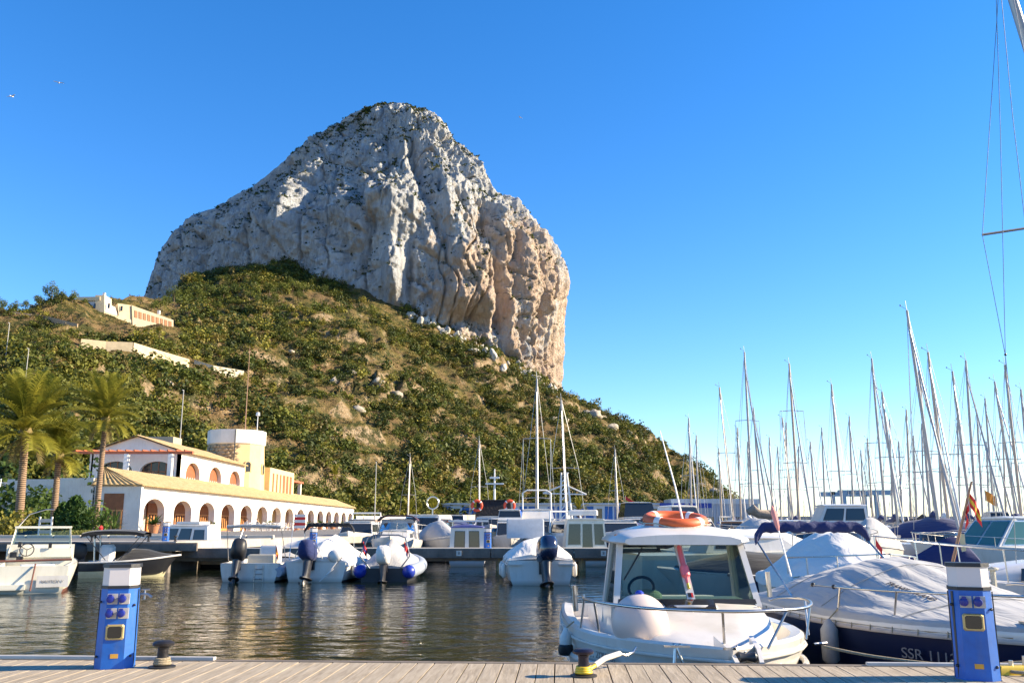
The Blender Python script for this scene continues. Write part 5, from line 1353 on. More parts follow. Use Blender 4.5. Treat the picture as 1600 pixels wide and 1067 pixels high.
# ================================================================== boats
class Boat:
    """root Empty at the stern on the waterline; local +y is the bow"""
    def __init__(s, name, loc, rz, L, B, F, label, cat="boat", group=None, bow=2.4, stern=.9, sheer=.28, rake=.35, tmax=.38):
        s.root = empty(name, (loc[0], loc[1], 0), rz, label, cat, group)
        s.L, s.B, s.F, s.bow, s.stern, s.sh, s.rake, s.tm = L, B, F, bow, stern, sheer, rake, tmax
    def hb(s, t):
        if t < s.tm: return s.B / 2 * (s.stern + (1 - s.stern) * math.sin(math.pi / 2 * t / s.tm))
        return s.B / 2 * max(.015, 1 - ((t - s.tm) / (1 - s.tm)) ** s.bow)
    def sz(s, t): return s.F * (1 + s.sh * t ** 2)
    def hull(s, mat, boot=None, n=22, stripe=None, name="hull"):
        fz = [0, .16, .30, .42, .66, .90, 1.0]; fs = [0, .70, .86, .91, .965, 1.0, 1.0]; fb = [0, .22, .36, .48, .74, .97, 1.0]
        rows = []
        for i in range(n + 1):
            t = i / n; t = t ** .9 if t < 1 else 1
            zs = s.sz(t); zk = -.4 + (.4 + zs * .55) * max(0, (t - .75) / .25) ** 2.2; b = s.hb(t); q = t * t
            half = [(b * (fs[k_] * (1 - q) + fb[k_] * q), s.L * t + s.rake * (fz[k_] - 1) * t ** 5, zk + (zs - zk) * fz[k_]) for k_ in range(7)]
            rows.append([(-x, y, z) for x, y, z in half[::-1]] + half[1:])
        mb = MB(); mb.loft(rows, False)
        m_ = len(rows[0]); mb.add(rows[0], [tuple(range(m_))])
        mb.add(rows[-1], [tuple(range(m_ - 1, -1, -1))])
        me_ = mb.mesh(name, [mat, boot or mat], 32); recalc(me_)
        if boot:
            for p_ in me_.polygons:
                if p_.center.z < .16: p_.material_index = 1
        o = link(name, me_, s.root)
        return o
    def rubrail(s, mat, r=.035, dz=-.06):
        pts = [(-s.hb(t) - .005, s.L * t, s.sz(t) + dz) for t in [i / 16 for i in range(17)]] + [(s.hb(t) + .005, s.L * t, s.sz(t) + dz) for t in [i / 16 for i in range(16, -1, -1)]]
        return MB().tube(pts, r, 6).build("rub_rail", mat, s.root, 60)
    def deck(s, mat, t0=0.0, t1=1.0, camber=.06, dz=-.015, n=14):
        rows = []
        for i in range(n + 1):
            t = t0 + (t1 - t0) * i / n; b = s.hb(t) * .985; z = s.sz(t) + dz
            rows.append([(b * u, s.L * t - .01 * (i == n), z + camber * (1 - u * u)) for u in (-1, -.8, -.4, 0, .4, .8, 1)])
        return MB().grid(rows).build("deck", mat, s.root, 40)
    def cockpit(s, mat, t0=.03, t1=.5, sole=.22, rim=.17, n=10):
        rows = []
        for i in range(n + 1):
            t = t0 + (t1 - t0) * i / n; b = s.hb(t); z = s.sz(t); y = s.L * t
            rows.append([(-b * .99, y, z), (-b + rim, y, z + .01), (-b + rim + .03, y, sole), (b - rim - .03, y, sole), (b - rim, y, z + .01), (b * .99, y, z)])
        mb = MB(); mb.grid(rows)
        for r_ in (rows[0], rows[-1]): mb.quad(r_[1], r_[2], r_[3], r_[4])
        t = t0; b = s.hb(t); z = s.sz(t); mb.add([(-b * .99, 0.0, z), (b * .99, 0.0, z), (b * .99, s.L * t, z), (-b * .99, s.L * t, z)], [(0, 1, 2, 3)])
        return mb.build("cockpit_liner", mat, s.root, 30)
    def cover(s, prof, mat, over=1.02, skirt=.14, n=30, m=22, seed=0, wr=.03, p=1.8, pts=None):
        ts = [a for a, _ in prof]; hs = [b for _, b in prof]; rows = []
        for i in range(n + 1):
            t = ts[0] + (ts[-1] - ts[0]) * i / n; h_ = float(np.interp(t, ts, hs)); b = s.hb(min(t, .995)) * over; zs = s.sz(t); row = []
            for j in range(m + 1):
                u = -1 + 2 * j / m; uu = max(-1, min(1, u * 1.08)); sk = max(0, abs(u * 1.08) - 1) / .08
                z = zs + h_ * (1 - abs(uu) ** p) - skirt * sk + .012
                x = b * uu * (1 + .012 * sk)
                wv = wr * (float(PN(t * 9 + seed, u * 3.1, seed * .7)) + .6 * math.sin(t * 40 + u * 7 + seed) * abs(u) ** 1.5 * float(PN(t * 4, u * 2 + seed, 1.5)))
                if pts:
                    for (tp, up, hp_, rd) in pts: z += hp_ * math.exp(-(((t - tp) * s.L / rd) ** 2 + ((u - up) * b / rd) ** 2) ** .5 * 1.2)
                row.append((x, s.L * t, z + wv * (1 - sk * .7)))
            rows.append(row)
        mb = MB(); mb.grid(rows)
        lo = [(x_, y_ - .01, max(s.sz(ts[0]) - skirt, .1)) for x_, y_, _ in rows[0]]; mb.grid([lo, rows[0]])
        lo = [(x_, y_ + .01, s.sz(ts[-1]) - .04) for x_, y_, _ in rows[-1]]; mb.grid([rows[-1], lo])
        s.cov = rows
        return mb.build("cover", mat, s.root, 70)
    def house(s, name, mat, y0, y1, wb, wt, zb, zt, f0=0.0, f1=0.0, wins=(), glass=None, crown=.05, wf=1.0, roof=None, over=.06):
        """deckhouse: y0 aft, y1 forward; f0/f1 lean the ends inwards; wins: (face, u0,u1,v0,v1)"""
        c = [Vector(q) for q in ((-wb, y0, zb), (wb, y0, zb), (wb * wf, y1, zb), (-wb * wf, y1, zb), (-wt, y0 + f0, zt), (wt, y0 + f0, zt), (wt * wf, y1 - f1, zt), (-wt * wf, y1 - f1, zt))]
        mb = MB(); mb.add(c, [(0, 1, 5, 4), (1, 2, 6, 5), (2, 3, 7, 6), (3, 0, 4, 7), (4, 5, 6, 7)])
        body = mb.build(name, mat, s.root, 30)
        yy0, yy1 = y0 + f0 - over, y1 - f1 + over; rr = []
        for i in range(7):
            t = i / 6; y = yy0 + (yy1 - yy0) * t; w_ = (wt + over) * (1 + (wf - 1) * t) * (1 - .10 * (abs(2 * t - 1)) ** 4); hh_ = .05
            rr.append([(-w_, y, zt + .003), (-w_, y, zt + hh_ * .7)] + [(w_ * u, y, zt + hh_ + crown * (1 - u * u) * (1 - .5 * abs(2 * t - 1) ** 3)) for u in (-.85, -.4, 0, .4, .85)] + [(w_, y, zt + hh_ * .7), (w_, y, zt + .003)])
        mb = MB(); mb.loft(rr, True, True, True); mb.build("roof", roof or mat, body, 45)
        F_ = {'back': (c[0], c[1], c[5], c[4]), 'right': (c[1], c[2], c[6], c[5]), 'front': (c[2], c[3], c[7], c[6]), 'left': (c[3], c[0], c[4], c[7])}
        for fc, u0, u1, v0, v1 in wins:
            A, B_, C_, D = F_[fc]; P_ = lambda u, v_: A.lerp(B_, u).lerp(D.lerp(C_, u), v_)
            quad = [P_(u0, v0), P_(u1, v0), P_(u1, v1), P_(u0, v1)]
            nr = (quad[1] - quad[0]).cross(quad[2] - quad[1]).normalized()
            ctr = sum(quad, Vector()) / 4
            fr = [ctr + (q - ctr) * 1.09 + nr * .002 for q in quad]
            w_ = MB().plate(fr, .012).build("window_frame", DARKP if glass is None else STEEL, body, 30)
            MB().plate([q + nr * .016 for q in quad], .006).build("pane", glass or GLASSD, w_, 30)
        return body
    def outboard(s, x=0, cow=None, s_=1.0, tilt=0.0, zc=.55, stripe=None, rz=0.0):
        root = MB(); Q = Matrix.Rotation(tilt, 3, 'X') @ Matrix.Rotation(rz, 3, 'Z'); o0 = Vector((x, -.18, zc))
        def X(p_): return o0 + Q @ (Vector(p_) * s_)
        sec = [(.03, .13, .14), (.10, .20, .29), (.30, .215, .34), (.46, .20, .32), (.56, .165, .26), (.60, .10, .17)]
        sq = lambda c_: math.copysign(abs(c_) ** .62, c_)
        rings = [[X((w_ * sq(math.cos(a)), -.12 + d_ * sq(math.sin(a)) - .10 * z, z + .10 * (d_ * sq(math.sin(a))) * (z > .25))) for a in (2 * math.pi * k_ / 18 for k_ in range(18))] for z, w_, d_ in sec]
        mb = MB(); mb.loft(rings, True, True, True); eng = mb.build("outboard_engine", cow or DARKP, s.root, 50)
        mb = MB(); mb.loft([[X((w_ * math.cos(a), -.06 + d_ * math.sin(a), z)) for a in (2 * math.pi * k_ / 10 for k_ in range(10))] for z, w_, d_ in ((.06, .13, .18), (-.25, .10, .16), (-.45, .09, .17), (-.47, .15, .27), (-.50, .15, .27), (-.52, .06, .15), (-.70, .05, .14), (-.78, .075, .22), (-.86, .03, .14))], True, True, True); mb.build("drive_leg", DARKP, eng, 50)
        mb = MB()
        for q in range(3):
            a = q * 2.094; c_ = Vector((.09 * math.cos(a), -.30, -.76 + .09 * math.sin(a))); mb.plate([X(c_ + Vector((.07 * math.cos(a + d_), e_, .07 * math.sin(a + d_)))) for d_, e_ in ((0, .02), (1.57, .03), (3.14, -.01), (4.71, -.03))], .012)
        mb.tube([X((0, -.22, -.76)), X((0, -.36, -.76))], .03 * s_, 8); mb.build("propeller", DARKP, eng, 40)
        MB().box(X((0, .12, .0)), (.22 * s_, .16, .35 * s_)).build("bracket", DARKP, eng)
        if stripe: MB().plate([X((.201, -.2, .34)), X((.201, .06, .30)), X((.19, .06, .42)), X((.185, -.2, .5))], .006).build("stripe", stripe, eng)
        return eng
    def rail(s, t0=.5, h=.32, n=5, mat=None, inset=.08, r=.014, close=True):
        ts = [t0 + (.985 - t0) * i / 14 for i in range(15)]
        L_ = [(-max(s.hb(t) - inset, .04), s.L * t, s.sz(t) + h) for t in ts]; R_ = [(-x, y, z) for x, y, z in L_[::-1]]
        o = MB().tube(L_ + R_, r, 6).build("bow_rail", mat or STEEL, s.root, 60)
        for i in range(n):
            t = t0 + (.97 - t0) * i / max(1, n - 1)
            for sx in (-1, 1): MB().tube([(sx * max(s.hb(t) - inset - .02, .04), s.L * t, s.sz(t) - .01), (sx * max(s.hb(t) - inset, .04), s.L * t + .03, s.sz(t) + h)], r * .85, 5).build("stanchion", mat or STEEL, o, 60)
        return o
    def bimini(s, y, h, mat, ln=.9, w=None, folded=False, base=None, zb=None):
        b = (w or s.hb(min(max(y / s.L, 0), 1))) * .96; zb = zb if zb is not None else s.sz(max(0, y / s.L)); fr = None
        def arch(y_, top, dz=0):
            return [(-b, base if base is not None else y, zb), (-b * .98, y_, zb + (top) * .8), (-b * .85, y_, zb + top * .97), (-b * .4, y_, zb + top + .04), (b * .4, y_, zb + top + .04), (b * .85, y_, zb + top * .97), (b * .98, y_, zb + top * .8), (b, base if base is not None else y, zb)]
        if folded:
            fr = MB().tube(arch(y - ln * .5, h), .016, 6).build("bimini_frame", STEEL, s.root, 60)
            pts = []; rs = []
            for i in range(31):
                u = -1 + 2 * i / 30; e = max(0, abs(u) - .8) / .2
                pts.append((b * u * 1.0, y - ln * .5 + .02 * math.sin(i * 1.3), zb + h + .05 - .22 * e ** 1.6 * h / 1.2)); rs.append(.078 + .006 * math.sin(i * 1.1) + .004 * math.sin(i * 2.9))
            rings = [[(x_, y_ + r__ * .75 * math.cos(a_), z_ - .03 + r__ * (1.25 if math.sin(a_) < 0 else .9) * math.sin(a_) + .012 * math.sin(x_ * 31 + a_ * 2)) for a_ in (2 * math.pi * k_ / 12 for k_ in range(12))] for (x_, y_, z_), r__ in zip(pts, rs)]
            MB().loft(rings, True, True, True).build("folded_canopy", mat, fr, 60)
        else:
            fr = MB().tube(arch(y - ln / 2, h), .015, 6).tube(arch(y + ln / 2, h), .015, 6).build("bimini_frame", STEEL, s.root, 60)
            rows = []
            for i in range(9):
                yy = y - ln / 2 - .05 + (ln + .1) * i / 8; rows.append([(b * .98 * u, yy, zb + h + .06 - .25 * abs(u) ** 5 - .03 * math.sin(math.pi * i / 8)) for u in [k_ / 8 - 1 for k_ in range(17)]])
            rows2 = [[(x_, y_, z_ - .05) for x_, y_, z_ in r_] for r_ in rows]
            mb = MB(); mb.grid(rows); mb.grid(rows2[::-1]); mb.grid([rows2[0], rows[0]]); mb.grid([rows[-1], rows2[-1]]); mb.grid([[r_[0] for r_ in rows], [r_[0] for r_ in rows2]]); mb.grid([[r_[-1] for r_ in rows2], [r_[-1] for r_ in rows]])
            mb.build("canopy", mat, fr, 60)
        return fr
    def windscreen(s, y, w, h, zb, lean=.35, mat=None, frame=None):
        pts = [(-w, y - .55), (-w * .9, y - .1), (-w * .5, y + .15), (0, y + .22), (w * .5, y + .15), (w * .9, y - .1), (w, y - .55)]
        lo = [(a, b_, zb) for a, b_ in pts]; hi = [(a * .88, b_ - lean, zb + h) for a, b_ in pts]
        g_ = MB().grid([lo, hi]).build("windscreen", mat or GLASSC, s.root, 50)
        MB().tube(hi, .014, 6).tube(lo, .012, 6).tube([lo[0], hi[0]], .012, 5).tube([lo[-1], hi[-1]], .012, 5).tube([lo[3], hi[3]], .01, 5).build("windscreen_frame", frame or STEEL, g_, 60)
        return g_
def hang_fender(boat, t, side, label, mat=FENDER, r=.11, h=.5, dz=.12):
    """a fender hung over the side on its line: its own thing"""
    w_ = boat.root.matrix_basis; x = side * (boat.hb(t) + r); p_ = w_ @ Vector((x, boat.L * t, boat.sz(t) - dz - h))
    o = empty("fender", p_, 0, label, "fender")
    MB().lathe([(.02, h + .04), (r * .5, h), (r, h - r * .8), (r, r * .8), (r * .5, .02), (.02, 0)], n=14).build("body", mat, o, 50)
    q = w_ @ Vector((side * (boat.hb(t) - .03), boat.L * t, boat.sz(t) + .06)); MB().tube([(0, 0, h + .03), Vector(q) - Vector(p_)], .009, 5).build("lanyard", ROPE, o)
    return o
def flag(parent, p_, mats, w=.42, h=.3, ang=0.0, drop=.6, name="flag"):
    """limp flag hanging from its staff: bands of colour"""
    p_ = Vector(p_); nb = len(mats); mb = MB(); d_ = Vector((math.cos(ang), math.sin(ang), 0))
    me_rows = []
    for i in range(7):
        u = i / 6; row = []
        for j in range(nb * 2 + 1):
            v_ = j / (nb * 2); row.append(p_ + d_ * (w * u * (1 - .55 * drop)) + Vector((-d_.y, d_.x, 0)) * (.05 * math.sin(u * 9 + v_ * 2)) + Vector((0, 0, -h * v_ - drop * w * u * .9)))
        me_rows.append(row)
    mb.grid(me_rows); me_ = mb.mesh(name, mats, 60)
    for k_, pl in enumerate(me_.polygons): pl.material_index = min(nb - 1, (k_ % (nb * 2)) // 2)
    return link(name, me_, parent)
def W(px, py, z=0.0): return onz(px, py, z)
BOOT = plain("blue_antifouling", (.02, .10, .30), .6, 0, .2)
BOOTK = plain("dark_antifouling", (.03, .03, .035), .6, 0, .2)
BOOTR = plain("brown_antifouling", (.16, .06, .04), .7, 0, .25)
WOODB = plain("teak_trim", (.26, .13, .06), .5, 0, .25, 4, .2)
SEATW = plain("white_cushion", (.72, .72, .68), .7, 0, .08)
GRAYT = plain("grey_tube_rubber", (.30, .34, .40), .55, 0, .15, 3)
BLUET = plain("blue_tube_rubber", (.015, .04, .35), .4, 0, .15, 3)

# ------------------------------------------------------------------ white pilothouse boat at the dock
A = Boat("pilothouse_boat", (1.97, 14.2), math.pi, 5.75, 2.62, .93, "white pilothouse motorboat, bow to the dock, lifebuoy on its roof", "boat", bow=3.6, stern=.92, sheer=.07, rake=.25, tmax=.40)
A.hull(WHITE, BOOTK); 
def AL(X, Y, z): return Vector((-(X - 1.97), 14.2 - Y, z))         # world metres -> boat metres
r_ = A.root
A.rubrail(plain("hull_groove", (.55, .53, .48), .5), .018, -.10)
MB().tube([(-A.hb(t) * 1.004, A.L * t - .02, A.sz(t) - .30) for t in [i / 20 for i in range(20)]] + [(A.hb(t) * 1.004, A.L * t - .02, A.sz(t) - .30) for t in [i / 20 for i in range(19, -1, -1)]], .035, 6).build("spray_rail", WHITE, r_, 60)
# rim, recessed side deck and bow well
rows = []
for i in range(25):
    t = .02 + .955 * i / 24; b = A.hb(t); z = A.sz(t); y = A.L * t; ins = min(.15, b * .5); dk = z - .17
    rows.append([(-b * .995, y, z - .005), (-b + ins * .3, y, z + .025), (-b + ins, y, z + .01), (-b + ins * 1.25, y, dk), (0, y, dk + .02), (b - ins * 1.25, y, dk), (b - ins, y, z + .01), (b - ins * .3, y, z + .025), (b * .995, y, z - .005)])
rows.append([(q[0] * .35, A.L * .992, A.sz(1) - .002 + (.02 if 0 < k_ < 8 else 0)) for k_, q in enumerate(rows[-1])])
MB().grid(rows).build("deck", WHITE, r_, 40)
# trunk cabin in front of the windscreen
tr = []
for Y, hw, z, zb in ((8.98, .36, .90, .78), (9.12, .58, .98, .78), (9.45, .72, 1.06, .78), (10.0, .82, 1.155, .78), (10.50, .86, 1.235, .78), (10.9, .86, 1.24, .78)):
    tr.append([AL(1.97 + x, Y, zz) for x, zz in ((-hw - .06, zb), (-hw, (z + zb) / 2), (-hw + .03, z - .05), (-hw + .10, z - .008), (-hw * .4, z + .012), (0, z + .018), (hw * .4, z + .012), (hw - .10, z - .008), (hw - .03, z - .05), (hw, (z + zb) / 2), (hw + .06, zb))])
mb = MB(); mb.loft(tr, False); mb.add(tr[0], [tuple(range(len(tr[0])))]); me_ = mb.mesh("trunk_cabin", WHITE, 45); recalc(me_); trunk = link("trunk_cabin", me_, r_)
hx0, hx1, hy0, hy1 = 1.68, 2.22, 10.12, 10.40
mb = MB(); mb.loft([[AL(x, Y, 1.19 + (Y - 10.1) * .155 + e) for x, Y in ((hx0 + q, hy0 + q * .6), (hx1 - q, hy0 + q * .6), (hx1 + .04 - q, hy1), (hx0 - .04 + q, hy1))] for q, e in ((0, -.02), (0, .035), (.03, .05))], True, True, True); me_ = mb.mesh("hatch", glass_dark("smoked_acrylic", (.025, .022, .02), .08), 30); recalc(me_); link("hatch", me_, trunk)
mb = MB(); mb.torus(AL(1.95, 10.26, 1.212), .36, .014, Matrix.Rotation(R(9), 3, 'X') @ Matrix.Diagonal((.86, .44, 1)), 24, 6); mb.build("hatch_rim", WHITE, trunk)
# pilothouse: pillars, panes, roof
yb_, yt_ = 10.46, 10.80; zb_, zt_ = 1.235, 1.90; wb_, wt_ = .80, .70; yr_ = 11.55
ph = MB()
def pil(p0, p1, a, b): ph.loft([[AL(p0[0] - a, p0[1] - b, p0[2]), AL(p0[0] + a, p0[1] - b, p0[2]), AL(p0[0] + a, p0[1] + b, p0[2]), AL(p0[0] - a, p0[1] + b, p0[2])], [AL(p1[0] - a, p1[1] - b, p1[2]), AL(p1[0] + a, p1[1] - b, p1[2]), AL(p1[0] + a, p1[1] + b, p1[2]), AL(p1[0] - a, p1[1] + b, p1[2])]], True, True, True)
house = MB().box(AL(1.97, yr_ - .1, zt_ - .02), (1.5, .10, .06)).build("pilothouse_header", WHITE, r_)
for sx in (-1, 1):
    ph = MB(); pil((1.97 + sx * wb_, yb_, zb_ - .03), (1.97 + sx * wt_, yt_, zt_), .035, .03)
    pil((1.97 + sx * (wb_ + .04), yr_, zb_ - .3), (1.97 + sx * (wt_ + .03), yr_ - .15, zt_), .03, .07)
    ph.loft([[AL(1.97 + sx * (wb_ + .02), Y, .74), AL(1.97 + sx * (wb_ + .06), Y, .74), AL(1.97 + sx * (wb_ + .05), Y, z), AL(1.97 + sx * (wb_ + .01), Y, z)] for Y, z in ((10.5, zb_), (11.0, zb_ - .05), (yr_ + .05, zb_ - .1), (13.6, .95))], True, True, True)
    me_ = ph.mesh("pilothouse_side", WHITE, 35); recalc(me_); link("pilothouse_side", me_, r_)

MB().plate([AL(1.97 - wb_ + .03, yb_, zb_ + .0), AL(1.97 + wb_ - .03, yb_, zb_ + .0), AL(1.97 + wt_ - .03, yt_, zt_), AL(1.97 - wt_ + .03, yt_, zt_)], .008).build("windscreen_pane", GLASSG, house)
for sx in (-1, 1):
    for Ya, Yb in ((10.55, 11.47),):
        MB().plate([AL(1.97 + sx * (wb_ + .03), Ya, zb_ - .05), AL(1.97 + sx * (wb_ + .03), Yb, zb_ - .12), AL(1.97 + sx * (wt_ + .02), Yb - .08, zt_), AL(1.97 + sx * (wt_ + .02), Ya + .24, zt_)], .006).build("side_pane", GLASSG, house)
MB().plate([AL(1.97 - wb_ + .02, yb_ - .012, zb_ - .004), AL(1.97 + wb_ - .02, yb_ - .012, zb_ - .004), AL(1.97 + wb_ - .03, yb_ + .012, zb_ + .045), AL(1.97 - wb_ + .03, yb_ + .012, zb_ + .045)], .006).build("windscreen_seal", BLACK, house)
# mullion with the pink float clipped to it
ml = MB().loft([[AL(1.97 + .055 + a, yb_ - .03, zb_), AL(1.97 + .055 + b, yb_ - .03, zb_), AL(1.97 + .055 + b, yb_ + .01, zb_), AL(1.97 + .055 + a, yb_ + .01, zb_)] if k_ == 0 else [AL(1.97 - .03 + a, yt_ - .03, zt_), AL(1.97 - .03 + b, yt_ - .03, zt_), AL(1.97 - .03 + b, yt_ + .01, zt_), AL(1.97 - .03 + a, yt_ + .01, zt_)] for k_ in (0, 1) for a, b in ((-.045, .045),)], True, True, True).mesh("mullion", plain("mullion_grey_white", (.62, .58, .54), .4), 30); recalc(ml); ml = link("mullion", ml, house)
def mp(f_, off=.05): return AL(1.97 + .055 - .085 * f_, yb_ + (yt_ - yb_) * f_ - off, zb_ + (zt_ - zb_) * f_)
fb = MB().tube([mp(.30), mp(.40), mp(.42), mp(.44), mp(.56), mp(.60), mp(.62), mp(.92), mp(.95)], [.014, .022, .028, .05, .052, .045, .03, .026, .008], 12).build("marker_float", PINK, ml, 50)
MB().tube([mp(.24), mp(.32)], .018, 8).build("float_tip", YELLOW, fb)
s1 = MB().plate([mp(.10, .032) + Vector((.03, 0, 0)), mp(.10, .032) - Vector((.03, 0, 0)), mp(.17, .032) - Vector((.03, 0, 0)), mp(.17, .032) + Vector((.03, 0, 0))], .003).build("sticker", DARKP, ml)
MB().plate([mp(.10, .036) + Vector((-.008, 0, 0)), mp(.10, .036) - Vector((.03, 0, 0)), mp(.17, .036) - Vector((.03, 0, 0)), mp(.17, .036) + Vector((-.008, 0, 0))], .002).build("sticker_half", RED, s1)
MB().plate([mp(.02, .032) + Vector((.025, 0, 0)), mp(.02, .032) - Vector((.025, 0, 0)), mp(.07, .032) - Vector((.025, 0, 0)), mp(.07, .032) + Vector((.025, 0, 0))], .003).build("sticker", COVERBL, ml)
# roof with rounded brow
rr = []
for i in range(13):
    t = i / 12; Y = 10.55 + 1.45 * t; e = abs(2 * t - 1); w_ = .84 * (1 - .16 * e ** 5) - (.03 if t < .1 else 0); z0 = 1.875 + .02 * math.sin(math.pi * t); top = .065 + .115 * (1 - e ** 3)
    rr.append([AL(1.97 + x, Y, z) for x, z in ((-w_ + .05, z0), (-w_, z0 + .025), (-w_ + .015, z0 + .06), (-w_ * .8, z0 + .06 + top * .45), (-w_ * .4, z0 + .05 + top * .9), (0, z0 + .05 + top), (w_ * .4, z0 + .05 + top * .9), (w_ * .8, z0 + .06 + top * .45), (w_ - .015, z0 + .06), (w_, z0 + .025), (w_ - .05, z0))])
mb = MB(); mb.loft(rr, True, True, True); me_ = mb.mesh("roof", WHITE, 50); recalc(me_); roof = link("roof", me_, r_)
lv = MB().bbox(AL(1.28, 10.85, 1.975), (.14, .05, .03), .01).build("nav_light", plain("amber_lens", (.5, .22, .06), .3), roof)
mb = MB(); mb.tube([AL(2.06, 10.9, 2.03), AL(1.98, 11.0, 2.55), AL(1.85, 11.2, 3.25)], [.014, .011, .006], 6); ant = mb.build("whip_antenna", WHITEP, roof)
MB().box(AL(2.06, 10.88, 2.06), (.07, .05, .13)).box(AL(2.10, 10.86, 2.08), (.08, .04, .06)).build("antenna_bracket", plain("pale_yellow_clip", (.66, .56, .28), .5), ant)
MB().tube([AL(2.03, 10.84, 2.06), AL(1.97, 10.80, 2.10), AL(1.90, 10.79, 2.06), AL(1.87, 10.80, 2.02)], .008, 6).build("antenna_lead", ROPEW, ant)
MB().tube([AL(2.48, 11.6, 1.98), AL(2.5, 11.6, 2.05)], .03, 8).build("roof_vent", STEEL, roof)
# interior: dash, wheel, seat backs, cloth
MB().bbox(AL(1.97, 10.98, 1.18), (1.5, .5, .16), .05).build("dashboard", plain("pale_green_moulding", (.50, .55, .50), .5), r_)
MB().bbox(AL(2.12, 11.7, 1.02), (.9, .3, .42), .06).build("seat_back", SEATW, r_)
MB().torus(AL(1.55, 11.12, 1.36), .15, .018, Matrix.Rotation(R(60), 3, 'X'), 20, 8).build("steering_wheel", BLACK, r_)
mb = MB(); mb.ball(AL(1.60, 10.98, 1.28), .11, 10, 7, (1.6, .8, .7)); mb.build("folded_towel", plain("mint_towel", (.45, .55, .42), .9, 0, .2, 8, .5), r_)
MB().tube([AL(1.28, yb_ + .12, zb_ + .25), AL(1.52, yb_ + .27, zb_ + .60)], .010, 6).build("wiper", BLACK, house)
mb = MB(); mb.box(AL(1.97, 13.9, .5), (2.2, .05, .9)); mb.build("transom_bulkhead", WHITE, r_)
# bow rail with stanchions
RA = [(.83, 10.75, 1.30), (.80, 10.3, 1.30), (.86, 9.9, 1.305), (1.04, 9.4, 1.31), (1.32, 9.0, 1.31), (1.70, 8.72, 1.315), (2.05, 8.62, 1.315), (2.45, 8.72, 1.315), (2.80, 9.0, 1.31), (3.02, 9.4, 1.31), (3.15, 9.85, 1.31), (3.18, 10.15, 1.31), (3.10, 10.33, 1.31), (2.96, 10.36, 1.305), (2.86, 10.34, 1.28)]
def smoothpath(P_, n=4):
    P_ = [Vector(p_) for p_ in P_]; out = []
    for i in range(len(P_) - 1):
        p0, p1, p2, p3 = P_[max(i - 1, 0)], P_[i], P_[i + 1], P_[min(i + 2, len(P_) - 1)]
        for j in range(n):
            t = j / n; out.append(.5 * ((2 * p1) + (p2 - p0) * t + (2 * p0 - 5 * p1 + 4 * p2 - p3) * t * t + (3 * p1 - p0 - 3 * p2 + p3) * t ** 3))
    return out + [P_[-1]]
br = MB().tube([AL(*p_) for p_ in smoothpath(RA)], .0155, 8).build("bow_rail", STEEL, r_, 60)
for top, bot in (((.80, 10.3, 1.30), (.76, 10.42, .94)), ((.87, 9.85, 1.30), (.93, 9.9, .95)), ((1.95, 8.63, 1.31), (1.98, 8.75, .97)), ((2.62, 8.85, 1.31), (2.38, 8.74, .97)), ((3.08, 9.6, 1.31), (3.0, 9.55, .96)), ((3.18, 10.1, 1.31), (3.16, 9.98, .95))):
    MB().tube([AL(*top), AL(*bot)], .013, 7).build("stanchion", STEEL, br, 60)
for p_ in ((.72, 10.5, 1.15), (2.93, 10.55, 1.30)):
    MB().tube([AL(p_[0], p_[1], p_[2]), AL(p_[0] - .02, p_[1] - .02, p_[2] + .28)], .028, 8).build("rod_holder", STEEL, br)
# bow roller cheeks and anchor shank
for sx in (-1, 1):
    mb = MB(); mb.loft([[AL(2.12 + sx * .17 - .02, 8.98, .92), AL(2.12 + sx * .17 + .02, 8.98, .92), AL(2.12 + sx * .17 + .02, 8.98, 1.06), AL(2.12 + sx * .17 - .02, 8.98, 1.06)], [AL(2.12 + sx * .13 - .02, 8.56, .86), AL(2.12 + sx * .13 + .02, 8.56, .86), AL(2.12 + sx * .13 + .02, 8.56, .99), AL(2.12 + sx * .13 - .02, 8.56, .99)], [AL(2.12 + sx * .11 - .02, 8.40, .84), AL(2.12 + sx * .11 + .02, 8.40, .84), AL(2.12 + sx * .11 + .02, 8.40, .90), AL(2.12 + sx * .11 - .02, 8.40, .90)]], True, True, True); mb.build("bow_roller_cheek", WHITE, r_)
mb = MB(); mb.lathe([(.035, -.09), (.05, -.07), (.03, 0), (.05, .07), (.035, .09)], AL(2.12, 8.5, .93), 12, Matrix.Rotation(R(90), 3, 'Y')); mb.build("bow_roller", DARKP, r_)
for i in range(6): MB().torus(AL(2.12, 8.6 + i * .05, .965), .022, .007, Matrix.Rotation(R(90 * (i % 2)), 3, 'Y'), 10, 5).build("chain_link", STEEL, r_)
mb = MB(); mb.tube([AL(1.50, 8.62, 1.0), AL(1.47, 8.58, .78)], .016, 7); mb.tube([AL(1.51, 8.62, 1.0), AL(1.58, 8.60, .82)], .012, 7); mb.box(AL(1.51, 8.60, 1.01), (.24, .04, .012)); mb.ball(AL(1.48, 8.6, 1.02), .02, 8, 6); mb.ball(AL(1.54, 8.6, 1.02), .02, 8, 6); mb.build("fairlead_bracket", STEEL, r_)
mb = MB(); mb.tube([AL(3.05, 9.1, .98), AL(2.86, 8.9, .99), AL(2.96, 8.98, .99)], .014, 6); mb.build("mooring_cleat", STEEL, r_)
